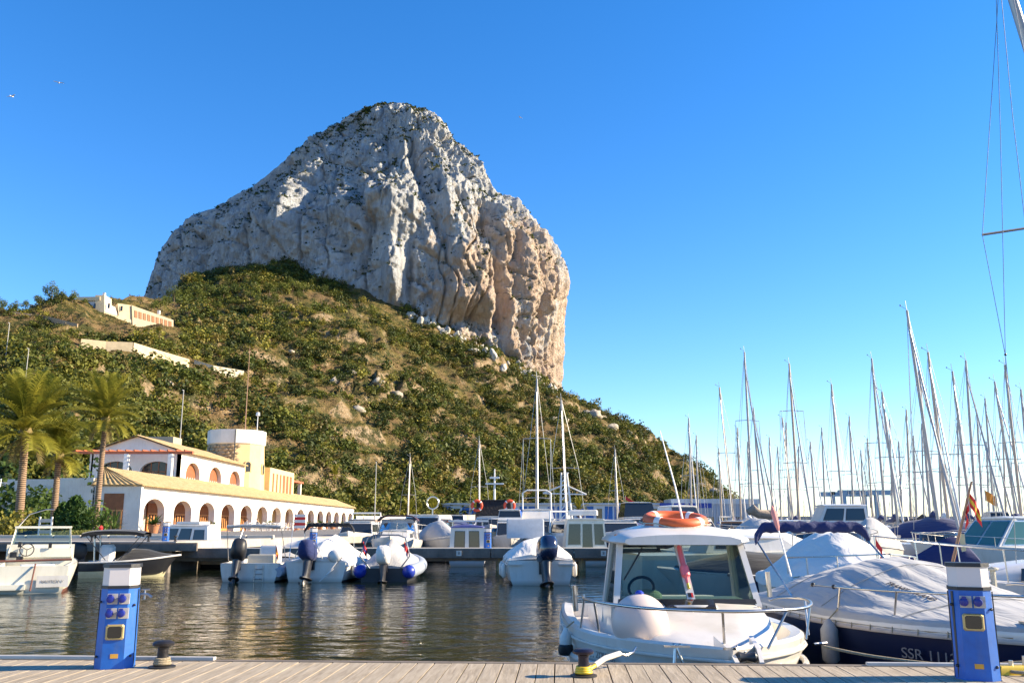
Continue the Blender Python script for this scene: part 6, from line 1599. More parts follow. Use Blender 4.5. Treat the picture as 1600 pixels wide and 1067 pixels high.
# maker's mark and lettering on the bow flare
gy = plain("grey_lettering", (.22, .20, .18), .6)
import mathutils
def hull_text(boat, t, side, dz, body, size, mat, name="hull_lettering", sx=1.0, off=.03):
    """lettering laid along the hull side, following its local slope"""
    e = .01; z0 = boat.sz(t) + dz
    p0 = Vector((side * boat.hb(t - e), boat.L * (t - e), z0)); p1 = Vector((side * boat.hb(t + e), boat.L * (t + e), z0 + boat.sz(t + e) - boat.sz(t)))
    tx = (p1 - p0).normalized() * (1 if side > 0 else -1)
    nrm = Vector((tx.y, -tx.x, 0)).normalized(); up = Vector((0, 0, 1)); upv = (up - nrm * .0).normalized()
    M_ = Matrix((tx, upv, nrm)).transposed()
    o = text_obj(name, body, size, boat.root, (p0 + p1) / 2 + nrm * off, M_.to_euler(), mat, .003, sx); return o
hull_text(A, .79, 1, -.20, "ZONDER", .095, gy, off=-.02)
mk = MB()
for a in range(4): mk.plate([(.012 * math.cos(a * 1.57 + b) + .035 * math.cos(a * 1.57 + .785), .012 * math.sin(a * 1.57 + b) + .035 * math.sin(a * 1.57 + .785), 0) for b in (0, 1.57, 3.14, 4.71)], .003)
tq = [c_ for c_ in A.root.children if c_.name.startswith("hull_lettering")][0]
o = mk.build("maker_mark", gy, tq); o.location = (-.27, 0, .002)
# ball fender on the foredeck, side fender, lifebuoy, rope
o = empty("ball_fender", (1.31, 9.55, .82), 0, "big round white ball fender on the white boat's foredeck", "fender")
mb = MB(); mb.ball((0, 0, .295), .292, 36, 22, (1, 1, 1.0)); mb.build("ball", plain("ball_fender_vinyl", (.60, .50, .45), .42, 0, .06, 3, stain=(.6, .5, .42)), o, 60)
MB().lathe([(.05, .56), (.045, .60), (.02, .62)], n=10).build("eye", BLUET, o)
o = empty("lifebuoy", (1.99, 11.15, 2.155), 0, "orange lifebuoy with white bands lying on the white boat's roof", "lifebuoy"); o.rotation_euler = (R(9), 0, R(8))
MB().torus((0, 0, 0), .325, .072, Matrix.Diagonal((1, 1, .95)), 44, 14).build("ring", ORANGE, o, 60)
for q in range(4): MB().torus((0, 0, 0), .325, .0745, None, 4, 14, q * math.pi / 2 + .55, q * math.pi / 2 + .75).build("band", WHITEP, o, 60)
mb = MB(); 
for q in range(4):
    a0_ = q * math.pi / 2 + .65; mb.tube([((.40 + .03 * math.sin(k_ / 8 * math.pi)) * math.cos(a0_ + k_ / 8 * math.pi / 2), (.40 + .03 * math.sin(k_ / 8 * math.pi)) * math.sin(a0_ + k_ / 8 * math.pi / 2), -.03 * math.sin(k_ / 8 * math.pi)) for k_ in range(9)], .008, 5)
mb.build("grab_line", ROPEW, o)
o = hang_fender(A, .60, 1, "small grimy fender at the white boat's left side", FENDER, .07, .26, .05)
mb = MB(); mb.lathe([(.07, 0), (.085, .03), (.085, .1), (.07, .12)], n=12); mb.build("dirty_end", BLACK, o)
rp_ = [Vector((2.98, 8.98, .96)), Vector((3.4, 8.72, .90)), Vector((4.0, 8.42, .87)), Vector((4.55, 8.22, .93)), Vector((4.72, 8.06, .915))]
mb = MB(); sp_ = smoothpath(rp_, 8); mb.tube(sp_, .014, 7); kn = [Vector((3.95, 8.44, .875))]
for kp in kn: mb.torus(kp, .03, .013, Matrix.Rotation(R(80), 3, 'Y'), 12, 6); mb.tube([kp, kp + Vector((-.06, 0, -.05))], .010, 5)
tag(mb.build("mooring_rope", ROPE), "brown mooring rope from the white boat's bow to the right", "rope")

# ------------------------------------------------------------------ navy cruiser under a grey cover
Bz = Boat("covered_cruiser", (4.92, 14.35), math.pi + .085, 6.05, 2.75, 1.04, "navy hulled cruiser under a pale grey cover with folded blue bimini", "boat", bow=2.5, stern=.93, sheer=.10, rake=.4, tmax=.36)
Bz.hull(NAVY, BOOTK); Bz.deck(WHITE, 0, 1.0, .05)
# white upper topside band standing just proud of the hull
bandr = []
for sx in (-1, 1):
    rows = []
    for i in range(25):
        t = .0 + .985 * i / 24; b = Bz.hb(t); rows.append([(sx * (b + .004), Bz.L * t, Bz.sz(t) - .125 + .02 * t), (sx * (b + .02), Bz.L * t, Bz.sz(t) - .06), (sx * (b - .02), Bz.L * t, Bz.sz(t) + .015)])
    MB().grid(rows).build("white_topside", WHITE, Bz.root, 60)
Bz.rubrail(plain("rubbing_strake", (.42, .36, .32), .5), .026, -.125)
cv = Bz.cover([(-.02, .10), (.04, .24), (.12, .36), (.24, .52), (.34, .58), (.42, .55), (.55, .37), (.70, .19), (.82, .11), (.90, .03)], COVERG, 1.0, .10, 90, 60, 3, .014, 1.7, [(.34, -.55, .10, .5), (.34, .55, .10, .5), (.12, .5, .08, .4)])
for v_ in cv.data.vertices:      # long tension folds running from the screen frame to the bow
    t = v_.co.y / Bz.L; u = v_.co.x / (Bz.hb(min(max(t, 0), .99)) + .01)
    if .02 < t < .88 and abs(u) < .97: v_.co.z += (.016 * math.sin(u * 26 + t * 3 + 1.2 * math.sin(t * 6)) * max(0, 1 - abs(t - .48) / .3) + .012 * math.sin(t * 60 + u * 5) * max(0, 1 - abs(t - .2) / .2)) * (1 - abs(u) ** 6)
cl_ = MB().tube([(-Bz.hb(t) * 1.004 , Bz.L * t, Bz.sz(t) - .085) for t in [.02 + .86 * i / 20 for i in range(21)]], .010, 5).tube([(Bz.hb(t) * 1.004, Bz.L * t, Bz.sz(t) - .085) for t in [.02 + .86 * i / 20 for i in range(21)]], .010, 5).build("cover_cord", ROPE, cv)
# rail along the near side
L_ = [(Bz.hb(t) - .06, Bz.L * t, Bz.sz(t) + .30 - .1 * max(0, (.42 - t) * 8)) for t in [.40 + .57 * i / 16 for i in range(17)]]
br = MB().tube(L_ + [(-x, y, z) for x, y, z in L_[::-1]], .0145, 7).build("bow_rail", STEEL, Bz.root, 60)
for t in (.52, .68, .84, .95):
    for sx in (-1, 1): MB().tube([(sx * (Bz.hb(t) - .07), Bz.L * t - .1, Bz.sz(t)), (sx * (Bz.hb(t) - .06), Bz.L * t + .02, Bz.sz(t) + .30)], .012, 6).build("stanchion", STEEL, br, 60)
for t in (.41, .50): MB().ball((Bz.hb(t) - .06, Bz.L * t, Bz.sz(t) + .30), .028, 10, 7).build("rail_clamp", BLACK, br)
bf = Bz.bimini(.75, .96, COVERB, .9, .93, True, 1.7, 1.10); bf.location.x = .36
# foredeck planks left bare at the bow
for i in range(6):
    x = -.36 + i * .145; MB().box((x, Bz.L * .915, Bz.sz(.92) + .045), (.135, .6, .02)).build("deck_plank", plain("pale_teak", (.48, .38, .27), .7, 0, .2, 9, .2), Bz.root)
mb = MB(); mb.tube([(0, Bz.L * .97, Bz.sz(1) + .06), (0, Bz.L * 1.03, Bz.sz(1) + .05)], .05, 8); mb.ball((0, Bz.L * .93, Bz.sz(.95) + .1), .07, 10, 7); mb.build("windlass", BLACK, Bz.root)
MB().tube([(Bz.hb(.62) - .04, Bz.L * .60, Bz.sz(.6) - .03), (Bz.hb(.62) + .01, Bz.L * .60, Bz.sz(.6) - .03)], .035, 8).build("deck_filler", DARKP, Bz.root)
hull_text(Bz, .75, 1, -.34, "SSR 11122", .15, plain("pale_reg_letters", (.16, .16, .17), .6), off=-.035, sx=1.2)
# name on the cover
i_ = int(90 * .66); row = Bz.cov[int(90 * (.60 + .02) / .92)]
import bisect
def cov_pt(t, u):
    ts0, ts1 = -.02, .90; i = int((t - ts0) / (ts1 - ts0) * 90); j = int((u / 1.08 + 1) / 2 * 60); return Vector(Bz.cov[i][j])
pA, pB, pC = cov_pt(.52, .50), cov_pt(.66, .50), cov_pt(.59, .32)
tx = (pB - pA).normalized(); nn_ = tx.cross((pC - pA)).normalized(); nn_ = nn_ if nn_.z > 0 else -nn_; up = nn_.cross(tx).normalized()
M_ = Matrix((tx, up, nn_)).transposed()
ct = text_obj("cover_lettering", "TRANSKARLAND", .115, Bz.root, (pA + pB) / 2 + nn_ * .045, M_.to_euler(), plain("cover_print", (.03, .03, .05), .8), .002, 1.05)
from mathutils.bvhtree import BVHTree
bv = BVHTree.FromPolygons([v_.co for v_ in cv.data.vertices], [tuple(p_.vertices) for p_ in cv.data.polygons]); cm = ct.matrix_basis; ci = cm.inverted()
for v_ in ct.data.vertices:      # lay the print on the cloth
    w_ = cm @ v_.co; hit = bv.ray_cast(Vector((w_.x, w_.y, 4)), Vector((0, 0, -1)))
    if hit[0] is not None: v_.co = ci @ (hit[0] + Vector((0, 0, .006)) + nn_ * (.004 if v_.co.z > 0 else 0))
# tie cords holding the cover down along the near side
for q in range(16):
    t = .04 + .80 * q / 15; MB().tube([(Bz.hb(t) * 1.0 + .008, Bz.L * t, Bz.sz(t) - .06), (Bz.hb(t) + .03, Bz.L * t + .02, Bz.sz(t) - .13)], .006, 5).build("tie_cord", ROPE, cv)
for t in (.20, .46, .70):        # sewn seams across the cover
    i = int((t + .02) / .92 * 90); MB().tube([Vector(p_) + Vector((0, 0, .012)) for p_ in Bz.cov[i][3:-3]], .006, 4).build("seam", plain("seam_thread", (.36, .35, .33), .9), cv)
hang_fender(Bz, .52, 1, "long grey fender hanging on the navy cruiser's side", plain("grubby_fender", (.34, .33, .32), .6, 0, .2, 5, stain=(.12, .14, .1)), .10, .50, .10)
# red ensign on the right bimini leg, and a pink pennant on its own pole
flag(Bz.root, (-.52, .62, 1.98), [RED], .34, .20, R(200), 1.5, "ensign")
o = empty("pennant_pole", (0, 0, 0), 0, "white pole with a pink pennant leaning against the navy cruiser", "flag")
b0, b1 = at(1236, 900, 12.9), at(1206, 790, 13.1); MB().tube([b0, b1], [.014, .009], 6).build("pole", WHITEP, o)
MB().tube([b1 + Vector((0, 0, .0)), b1 + (b0 - b1) * .10, b1 + (b0 - b1) * .30, b1 + (b0 - b1) * .36], [.01, .045, .03, .012], 8).build("pennant", plain("faded_pink_cloth", (.78, .30, .26), .8), o)
o = link("rolled_canvas", MB().tube([at(1168, 800, 18.2), at(1176, 796, 18.2), at(1186, 803, 18.2), at(1205, 804, 18.2)], [.06, .11, .09, .10], 10).mesh("rolled_canvas", fabric("tan_canvas", (.26, .20, .15)), 60)); tag(o, "rolled tan canvas behind the blue bimini", "canvas")

# ------------------------------------------------------------------ boats along the near side of the pier
# far left: open boat with wheel and windscreen, stern to us
p_ = W(44, 927)
b = Boat("open_cabin_boat", p_, R(22), 5.6, 2.35, .82, "cream open motorboat with black steering wheel at the left edge", "boat", sheer=.35)
b.hull(CREAM, BOOTR); b.cockpit(CREAM, .04, .46, .35); b.deck(CREAM, .46, 1, .12)
MB().box((0, 2.55, .95), (2.05, .08, 1.0)).build("bulkhead", CREAM, b.root)
mb = MB()
for sx in (-1, 1): mb.loft([[(sx * .98, 2.35, 1.0), (sx * .98, 2.55, 1.0), (sx * .90, 2.6, 1.0)], [(sx * .84, 2.75, 2.02), (sx * .84, 2.92, 2.02), (sx * .78, 2.95, 2.02)]], True, True, True)
mb.box((0, 2.85, 2.02), (1.74, .22, .07)); mb.build("screen_frame", CREAM, b.root)
MB().plate([(-.95, 2.56, 1.35), (.95, 2.56, 1.35), (.8, 2.86, 1.98), (-.8, 2.86, 1.98)], .01).build("windscreen", GLASSC, b.root)
MB().box((.15, 2.45, 1.18), (1.6, .35, .3)).build("dashboard", CREAM, b.root)
MB().torus((-.38, 2.12, 1.28), .21, .018, Matrix.Rotation(R(72), 3, 'X'), 24, 8).build("steering_wheel", BLACK, b.root)
mb = MB(); 
for a in range(3): mb.tube([(-.38, 2.14, 1.28), (-.38 + .2 * math.cos(a * 2.1 + .5), 2.14, 1.28 + .2 * math.sin(a * 2.1 + .5))], .012, 5)
mb.build("wheel_spokes", BLACK, b.root)
for x, z in ((-.78, 1.12), (-.58, .98), (-.62, 1.45), (.3, 1.42)): MB().box((x, 2.22, z), (.2 if z < 1.3 else .1, .06, .18)).build("instrument", BLACK, b.root)
MB().bbox((.1, .9, .62), (1.0, .5, .45), .05).build("seat", SEATW, b.root); MB().box((-.02, .64, .72), (.34, .02, .08)).build("seat_slot", BLACK, b.root)
MB().tube([(-1.12, .05, .98), (1.14, .05, 1.02)], .035, 8).build("boarding_bar", plain("rust_brown_tube", (.16, .06, .04), .6), b.root)
MB().tube([(.12, .0, .9), (.10, -.25, .5), (.08, -.4, .1)], .025, 6).build("tiller", BOOTR, b.root)
MB().tube([(-.85, 2.9, 1.95), (-.5, 3.0, 2.45), (0, 3.0, 2.62), (.25, 3.0, 2.62)], .018, 6).build("arch_tube", STEEL, b.root)
MB().box((-.55, -.06, .2), (.9, .25, .16)).build("swim_step", CREAM, b.root); MB().box((.65, -.1, .36), (.9, .03, .35)).build("name_board", WHITE, b.root)
text_obj("hull_lettering", "NAUTICA V", .12, b.root, (.65, -.13, .36), (R(90), 0, 0), gy)
# neighbour cut by the frame
b = Boat("dinghy", W(-22, 912), R(-4), 4.2, 1.7, .6, "small grey boat cut off by the left frame edge", "boat"); b.hull(GREYH, BOOTK); b.cockpit(GREYH, .04, .6, .3); b.deck(GREYH, .6, 1); b.outboard(0, BLACK)
# black open boat, bow to the right
p_ = W(134, 901)
b = Boat("sports_boat", (p_.x, p_.y - .3), R(-78), 3.75, 1.75, .60, "black sports boat with black bimini lying along the quay", "boat", sheer=.45, rake=.5, bow=2.0)
b.hull(BLACKH, plain("cream_bottom", (.55, .5, .3), .6)); b.rubrail(WHITE, .04, .0); b.cover([(.36, .12), (.5, .48), (.66, .38), (.85, .12), (.97, .02)], COVERK, 1.0, .04, 24, 18, 5, .015)
b.deck(GREYH, 0, .36, .02)
b.outboard(.1, BLACK, 1.15, -.25, .68, None, .2)
MB().bbox((.1, .9, .9), (.75, .5, .8), .1).build("console_cover", COVERW, b.root)
MB().tube([(-.5, .5, .65), (-.5, .45, 1.55), (-.3, .45, 1.75), (.3, .45, 1.75), (.5, .45, 1.55), (.5, .5, .65)], .035, 8).build("roll_bar", STEEL, b.root)
fr = MB().tube([(-.85, 1.0, .7), (-.8, .1, 1.75), (.8, .1, 1.75), (.85, 1.0, .7)], .015, 6).tube([(-.85, 1.5, .7), (-.8, 2.3, 1.7), (.8, 2.3, 1.7), (.85, 1.5, .7)], .015, 6).build("bimini_frame", BLACK, b.root)
rows = [[(.82 * (k_ / 5 - 1), .0 + 2.4 * i / 8, 1.80 + .12 * math.sin(math.pi * i / 8) ** .5 - .06 * abs(k_ / 5 - 1) ** 3) for k_ in range(11)] for i in range(9)]
mb = MB(); mb.grid(rows); mb.grid([[(x, y, z - .14) for x, y, z in r__] for r__ in rows][::-1]); mb.grid([[r__[-1] for r__ in rows], [(r__[-1][0], r__[-1][1], r__[-1][2] - .14) for r__ in rows]]); mb.grid([[r__[0] for r__ in rows], [(r__[0][0], r__[0][1], r__[0][2] - .14) for r__ in rows]]); mb.build("canopy", COVERK, fr, 60)
hang_fender(b, .62, -1, "white fender hanging on the black sports boat", FENDER, .10, .45, .02)
hull_text(b, .48, -1, -.3, "VII 322", .22, WHITEP, off=.01)
# white sports boat with big outboard and ladder
p_ = W(388, 909)
b = Boat("centre_console_boat", p_, R(-3), 5.2, 2.45, .68, "white open boat with dark outboard, ladder and folded bimini", "boat", sheer=.3)
b.hull(WHITE, BOOTK); b.cockpit(WHITE, .04, .62, .3); b.deck(WHITE, .62, 1, .1)
b.outboard(-.42, BLACK, 1.35, -.35, .72, RED, .3)
MB().bbox((.05, 1.4, .72), (1.1, .5, .5), .06).build("helm_seat", plain("cream_cushion", (.58, .50, .36), .7), b.root); MB().bbox((.1, 2.2, .85), (.8, .5, .9), .08).build("console", WHITE, b.root)
ld = MB().tube([(.22, -.05, .02), (.25, -.05, .62)], .016, 6).tube([(.55, -.05, .02), (.55, -.05, .62)], .016, 6).build("ladder", STEEL, b.root)
for z in (.12, .3, .48): MB().tube([(.23, -.05, z), (.55, -.05, z)], .014, 6).build("rung", STEEL, ld)
MB().tube([(1.10, .0, .35), (1.2, 1.2, .45), (1.2, 3.2, .55), (.75, 4.6, .7)], [.17, .27, .27, .2], 12).build("side_tube", GRAYT, b.root, 60)
fr = MB().tube([(-1.1, .8, .75), (-1.05, .3, 2.0), (1.05, .3, 2.0), (1.15, .8, .75)], .018, 6).tube([(-1.1, 1.2, .75), (-1.0, 2.0, 1.95), (1.0, 2.0, 1.95), (1.15, 1.2, .75)], .018, 6).build("bimini_frame", STEEL, b.root)
MB().tube([(-1.05, .3, 2.02), (-.4, .3, 2.06), (.4, .3, 2.06), (1.05, .3, 2.02)], .065, 8).build("folded_canopy", COVERG, fr)
MB().tube([(.9, .3, .7), (.95, .1, 1.35)], .012, 6).build("flagstaff", STEEL, b.root); flag(b.root, (.95, .1, 1.35), [RED, YELLOW, RED], .3, .28, R(20), 1.2)
# covered boat with navy bimini
p_ = W(492, 909)
b = Boat("covered_motorboat", p_, R(-6), 5.6, 2.55, .72, "motorboat under a white tent cover with navy bimini and two tone outboard", "boat", sheer=.3)
b.hull(WHITE, BOOTK); b.deck(WHITE)
b.cover([(.01, .18), (.08, .55), (.22, .78), (.42, .98), (.6, .5), (.8, .2), (.97, .02)], COVERW, 1.03, .16, 44, 30, 9, .05, 1.15)
b.outboard(-.2, COVERB, 1.3, -.3, .72, WHITEP, -.2)
b.bimini(1.7, 1.35, COVERK, .35, 1.05, True)
MB().torus((-.2, -.25, .85), .52, .018, Matrix.Rotation(R(90), 3, 'X'), 20, 6, 0, math.pi).build("guard_rail", STEEL, b.root)
hang_fender(b, .30, 1, "white fender on the right side of the tent covered motorboat", FENDER, .09, .42, .1); hang_fender(b, .12, 1, "white fender near the stern of the tent covered motorboat", FENDER, .09, .42, .12)
mb = MB(); mb.tube([(.45, -.2, .2), (.85, -.1, .75)], .03, 6); mb.tube([(.3, -.4, .05), (.75, -.15, .5)], .018, 6); mb.ball((.72, .05, .95), .24, 12, 8, (1.2, .7, 1)); mb.build("bundled_fenders", FENDER, b.root, 50)
# RIB with blue tube ends
p_ = W(600, 909)
b = Boat("inflatable_boat", p_, R(-3), 4.8, 2.1, .5, "grey covered inflatable with blue tube ends and two red flags", "inflatable boat", sheer=.5)
b.hull(WHITE, BOOTK)
for sx in (-1, 1):
    pts = [(sx * (b.hb(t) - .02), b.L * t, b.sz(t) - .12 + .1 * t) for t in [i / 12 for i in range(13)]]
    tb_ = MB().tube(pts, [.25] * 11 + [.22, .16], 14).build("tube", GRAYT, b.root, 60)
    MB().lathe([(.253, .28), (.253, .02), (.21, -.10), (.10, -.19), (.03, -.21)], (sx * (b.hb(0) - .02), .0, b.sz(0) - .12), 16, Matrix.Rotation(R(-90), 3, 'X')).build("tube_end", BLUET, tb_, 50)
b.cover([(.02, .10), (.12, .60), (.30, 1.05), (.5, .8), (.75, .5), (.97, .1)], COVERG, 1.12, .18, 36, 26, 12, .04, 1.05)
b.outboard(0, COVERW, 1.2, -.15, .6)
fr = MB().tube([(-.55, .1, .45), (-.95, .0, .95), (-.72, .25, 1.62), (-.45, .3, 1.72), (.45, .3, 1.72), (.72, .25, 1.62), (.95, .0, .95), (.55, .1, .45)], .03, 8).build("arch", plain("grey_arch_tube", (.2, .22, .25), .4, .4), b.root, 60)
for sx in (-1, 1): flag(b.root, (sx * .78 - .05, -.04, 1.5), [RED, RED, plain("flag_white", (.75, .7, .7), .8)] if sx > 0 else [RED, plain("flag_blue", (.03, .04, .25), .8), RED], .36, .36, R(0), 1.0)
# covered boat with one big navy outboard
p_ = W(845, 914)
b = Boat("covered_motorboat", p_, R(2), 5.8, 2.55, .86, "white motorboat under a white cover with a large navy outboard", "boat", sheer=.28)
b.hull(WHITE, BOOTK); b.rubrail(WHITE, .05, -.16); b.deck(WHITE)
b.cover([(.06, .12), (.14, .40), (.3, .58), (.5, .62), (.7, .4), (.95, .05)], COVERW, 1.0, .10, 44, 30, 15, .05, 1.9, [(.2, -.4, .22, .5), (.35, .3, .2, .6)])
b.outboard(.15, plain("navy_cowling", (.012, .018, .05), .18, 0, .1, 4, 0, .6, .6), 1.55, -.38, .72, None, .25)
MB().bbox((-.35, 3.9, 1.95), (1.5, .14, .75), .04).build("screen_cover", plain("grey_panel_cover", (.50, .51, .53), .8), b.root)
for sx in (-1, 1): MB().box((sx * .9, -.02, .72), (.5, .14, .05)).build("stern_step", WHITE, b.root)
for sx, t in ((-1, .12), (-1, .3), (1, .2)): hang_fender(b, t, sx, ("white fender at the left stern quarter of the big outboard boat", "white fender further along the left side of the big outboard boat", "white fender on the right side of the big outboard boat")[(0 if t == .12 else 1) if sx < 0 else 2], FENDER, .09, .5, .15)
MB().tube([(-1.2, .2, .75), (-1.25, 1.2, .68), (-1.27, 2.4, .78)], .012, 5).build("side_line", ROPE, b.root)

# ------------------------------------------------------------------ boats between the pier and the quay
def motor(name, px, Y, rz, L, B, F, label, hull=WHITE, boot=BOOTK, spec=None, cat="boat", py=None):
    a = at(px, 830, Y); bb = Boat(name, (a.x, Y), R(rz), L, B, F, label, cat, sheer=.25, rake=.5)
    bb.hull(hull, boot); bb.deck(hull); return bb
# white cabin boat lying along the left quay
b = motor("cabin_cruiser", 372, 46.6, 84, 5.4, 2.1, .95, "small white cabin boat with side windows behind the pier's left end")
b.house("cabin", WHITE, 1.2, 3.9, .85, .74, .95, 2.05, .1, .5, [('left', .08, .3, .35, .85), ('left', .38, .62, .35, .85), ('left', .7, .92, .35, .8), ('right', .08, .3, .35, .85), ('right', .38, .62, .35, .85), ('right', .7, .92, .35, .8), ('front', .1, .46, .3, .85), ('front', .54, .9, .3, .85)])
b.rail(.55); MB().box((0, 2.4, 2.2), (1.2, 1.2, .12)).build("roof_rack", WHITE, b.root)
b = motor("covered_boat", 540, 51, 60, 5.2, 2.2, .7, "boat under a pale blue white cover behind the tent covered motorboat"); b.cover([(.0, .1), (.2, .55), (.45, .75), (.7, .4), (.97, .05)], COVERW, 1.03, .2, 28, 20, 21, .04, 1.2)
b = motor("cruiser", 628, 55, 182, 7.4, 2.8, 1.2, "white cruiser with burgundy bimini moored bow to the pier")
b.house("trunk_cabin", WHITE, 1.6, 5.6, 1.15, .95, 1.25, 1.75, .1, 1.4, [('left', .2, .5, .3, .7), ('right', .5, .8, .3, .7)], wf=.7); b.windscreen(3.4, 1.05, .5, 1.72); b.bimini(2.4, 1.35, COVERP, 1.5, 1.2); b.rail(.5)
b.house("cockpit_tent", fabric("grey_tent", (.40, .40, .41)), .6, 3.2, 1.15, .9, 1.3, 2.35, .3, .3)
b = motor("motor_yacht", 690, 66, 170, 9, 3.2, 1.5, "white motor yacht with dark window band and radar arch")
b.house("saloon", WHITE, 1.5, 6.0, 1.35, 1.15, 1.5, 2.7, .2, .9, [('front', .06, .48, .25, .85), ('front', .52, .94, .25, .85), ('left', .1, .45, .3, .8), ('left', .5, .9, .3, .8), ('right', .1, .45, .3, .8), ('right', .5, .9, .3, .8)]); b.rail(.5)
MB().torus((0, 2.6, 3.6), .42, .05, Matrix.Rotation(R(90), 3, 'X'), 20, 6).tube([(0, 2.6, 2.7), (0, 2.6, 3.2)], .05, 6).build("radar_arch", STEEL, b.root)
b = motor("cabin_boat", 730, 47.2, 2, 5.2, 2.15, .9, "white cabin boat with blue roof trim and twin dark doors facing the pier", WHITE, BOOTK)
b.house("cabin", WHITE, .5, 3.6, .92, .86, .85, 1.95, .02, .5, [('back', .14, .42, .12, .82), ('back', .56, .84, .12, .82)], roof=PURPLE, crown=.12)
MB().box((.05, 1.8, 2.3), (2.1, 1.9, .10)).build("hard_top", WHITE, b.root); MB().box((0, .53, 1.45), (.03, .03, 1.0)).build("door_gap", WHITEP, b.root)
mb = MB(); 
for sx in (-.8, .8): mb.tube([(sx, 1.2, 2.0), (sx, 1.2, 2.3)], .025, 6); mb.tube([(sx, 2.6, 2.0), (sx, 2.6, 2.3)], .025, 6)
mb.build("top_struts", STEEL, b.root)
b = motor("motor_yacht", 776, 78, 178, 10, 3.6, 1.7, "white yacht with black canvas topped bridge and two orange lifebuoys")
b.house("saloon", WHITE, 1.5, 6.5, 1.5, 1.3, 1.7, 2.7, .2, 1.0, [('front', .08, .92, .2, .8), ('left', .1, .9, .3, .8), ('right', .1, .9, .3, .8)])
b.house("bridge_tent", COVERK, 2.2, 5.2, 1.45, 1.35, 2.78, 4.0, .2, .4); b.rail(.45, .5, 6)
MB().tube([(0, 3.5, 4.0), (0, 3.5, 6.6)], [.10, .05], 8).box((0, 3.5, 5.4), (1.5, .2, .12)).box((0, 3.4, 5.9), (.8, .3, .15)).build("radar_mast", WHITEP, b.root)
for sx in (-1, 1):
    q = b.root.matrix_basis @ Vector((sx * 1.3, 5.4, 3.6)); o = empty("lifebuoy", q, 0, "orange lifebuoy on the %s of the black canvas bridge" % ("right" if sx < 0 else "left"), "lifebuoy"); MB().torus((0, 0, 0), .38, .11, Matrix.Rotation(R(90), 3, 'X'), 24, 8).build("ring", plain("bright_lifebuoy_red", (.75, .08, .03), .5), o, 60)
    for a in range(4): MB().torus((0, 0, 0), .38, .113, Matrix.Rotation(R(90), 3, 'X'), 3, 8, a * 1.57 + .6, a * 1.57 + .85).build("band", WHITEP, o)
b = motor("covered_boat", 812, 92, 175, 6, 2.4, 1.4, "boat under a bright blue cover left of the tall white mast"); b.cover([(.0, .8), (.3, 1.9), (.6, 2.1), (.9, .8), (.97, .1)], COVERBL, 1.0, .2, 22, 18, 31, .06, 2.4)
b = motor("motor_yacht", 838, 66, 180, 8.6, 3.1, 1.35, "white flybridge motor yacht behind the large navy outboard")
b.house("saloon", WHITE, 1.2, 5.6, 1.3, 1.15, 1.4, 2.45, .2, .9, [('front', .05, .32, .2, .85), ('front', .36, .64, .2, .85), ('front', .68, .95, .2, .85), ('left', .1, .9, .3, .8), ('right', .1, .9, .3, .8)]); b.rail(.45, .4, 6)
b.house("flybridge", WHITE, 1.6, 3.9, 1.1, 1.0, 2.5, 3.1, .1, .4); MB().tube([(-1, 2.0, 3.1), (-1, 1.7, 4.3), (-.7, 1.7, 4.5), (.7, 1.7, 4.5), (1, 1.7, 4.3), (1, 2.0, 3.1)], .05, 8).build("arch", WHITEP, b.root)
b = motor("cabin_boat", 917, 47.2, 0, 5.6, 2.3, .85, "cream cabin boat with three glass door panels facing the pier", CREAM, BOOTK)
b.house("cabin", CREAM, .55, 3.6, 1.08, .96, .85, 2.36, .05, .5, [('back', .05, .36, .16, .86), ('back', .41, .66, .03, .86), ('back', .71, .95, .16, .86)], glass=glass_clear("cabin_door_glass", (.35, .36, .34), .5), crown=.04)
MB().box((0, 3.5, 1.2), (1.9, .05, .9)).build("inner_bulkhead", WOODB, b.root)
MB().bbox((0, 2.6, 2.75), (1.6, .9, .3), .08).build("roof_box", WHITE, b.root)
b = motor("motor_yacht", 985, 72, 182, 9, 3.3, 1.5, "white yacht with dark wraparound bridge behind the white pilothouse roof")
b.house("saloon", WHITE, 1.2, 6.0, 1.4, 1.25, 1.6, 2.6, .2, .9, [('front', .05, .95, .2, .85), ('left', .1, .9, .3, .8), ('right', .1, .9, .3, .8)]); b.house("bridge", GLASSD, 1.6, 4.6, 1.2, 1.0, 2.65, 3.7, .2, .5, roof=WHITE); b.rail(.45)
# seen through the pilothouse glass
b = motor("sailing_hull", 985, 27, -82, 7.5, 2.6, 1.25, "cream hull with blue bottom paint seen through the pilothouse windows", CREAM, BOOT); b.house("coachroof", WHITE, 2, 5, .8, .7, 1.3, 1.7, .2, .6, [('left', .1, .4, .3, .7), ('right', .1, .4, .3, .7)])
b.rail(.6, .5, 4); hull_text(b, .55, -1, -.3, "LOLANDES", .18, gy, off=.02)
for t in (.35, .5): hang_fender(b, t, -1, "white fender on the blue bottomed hull, %s" % ("nearer its stern" if t < .4 else "amidships"), FENDER, .12, .6, .05)

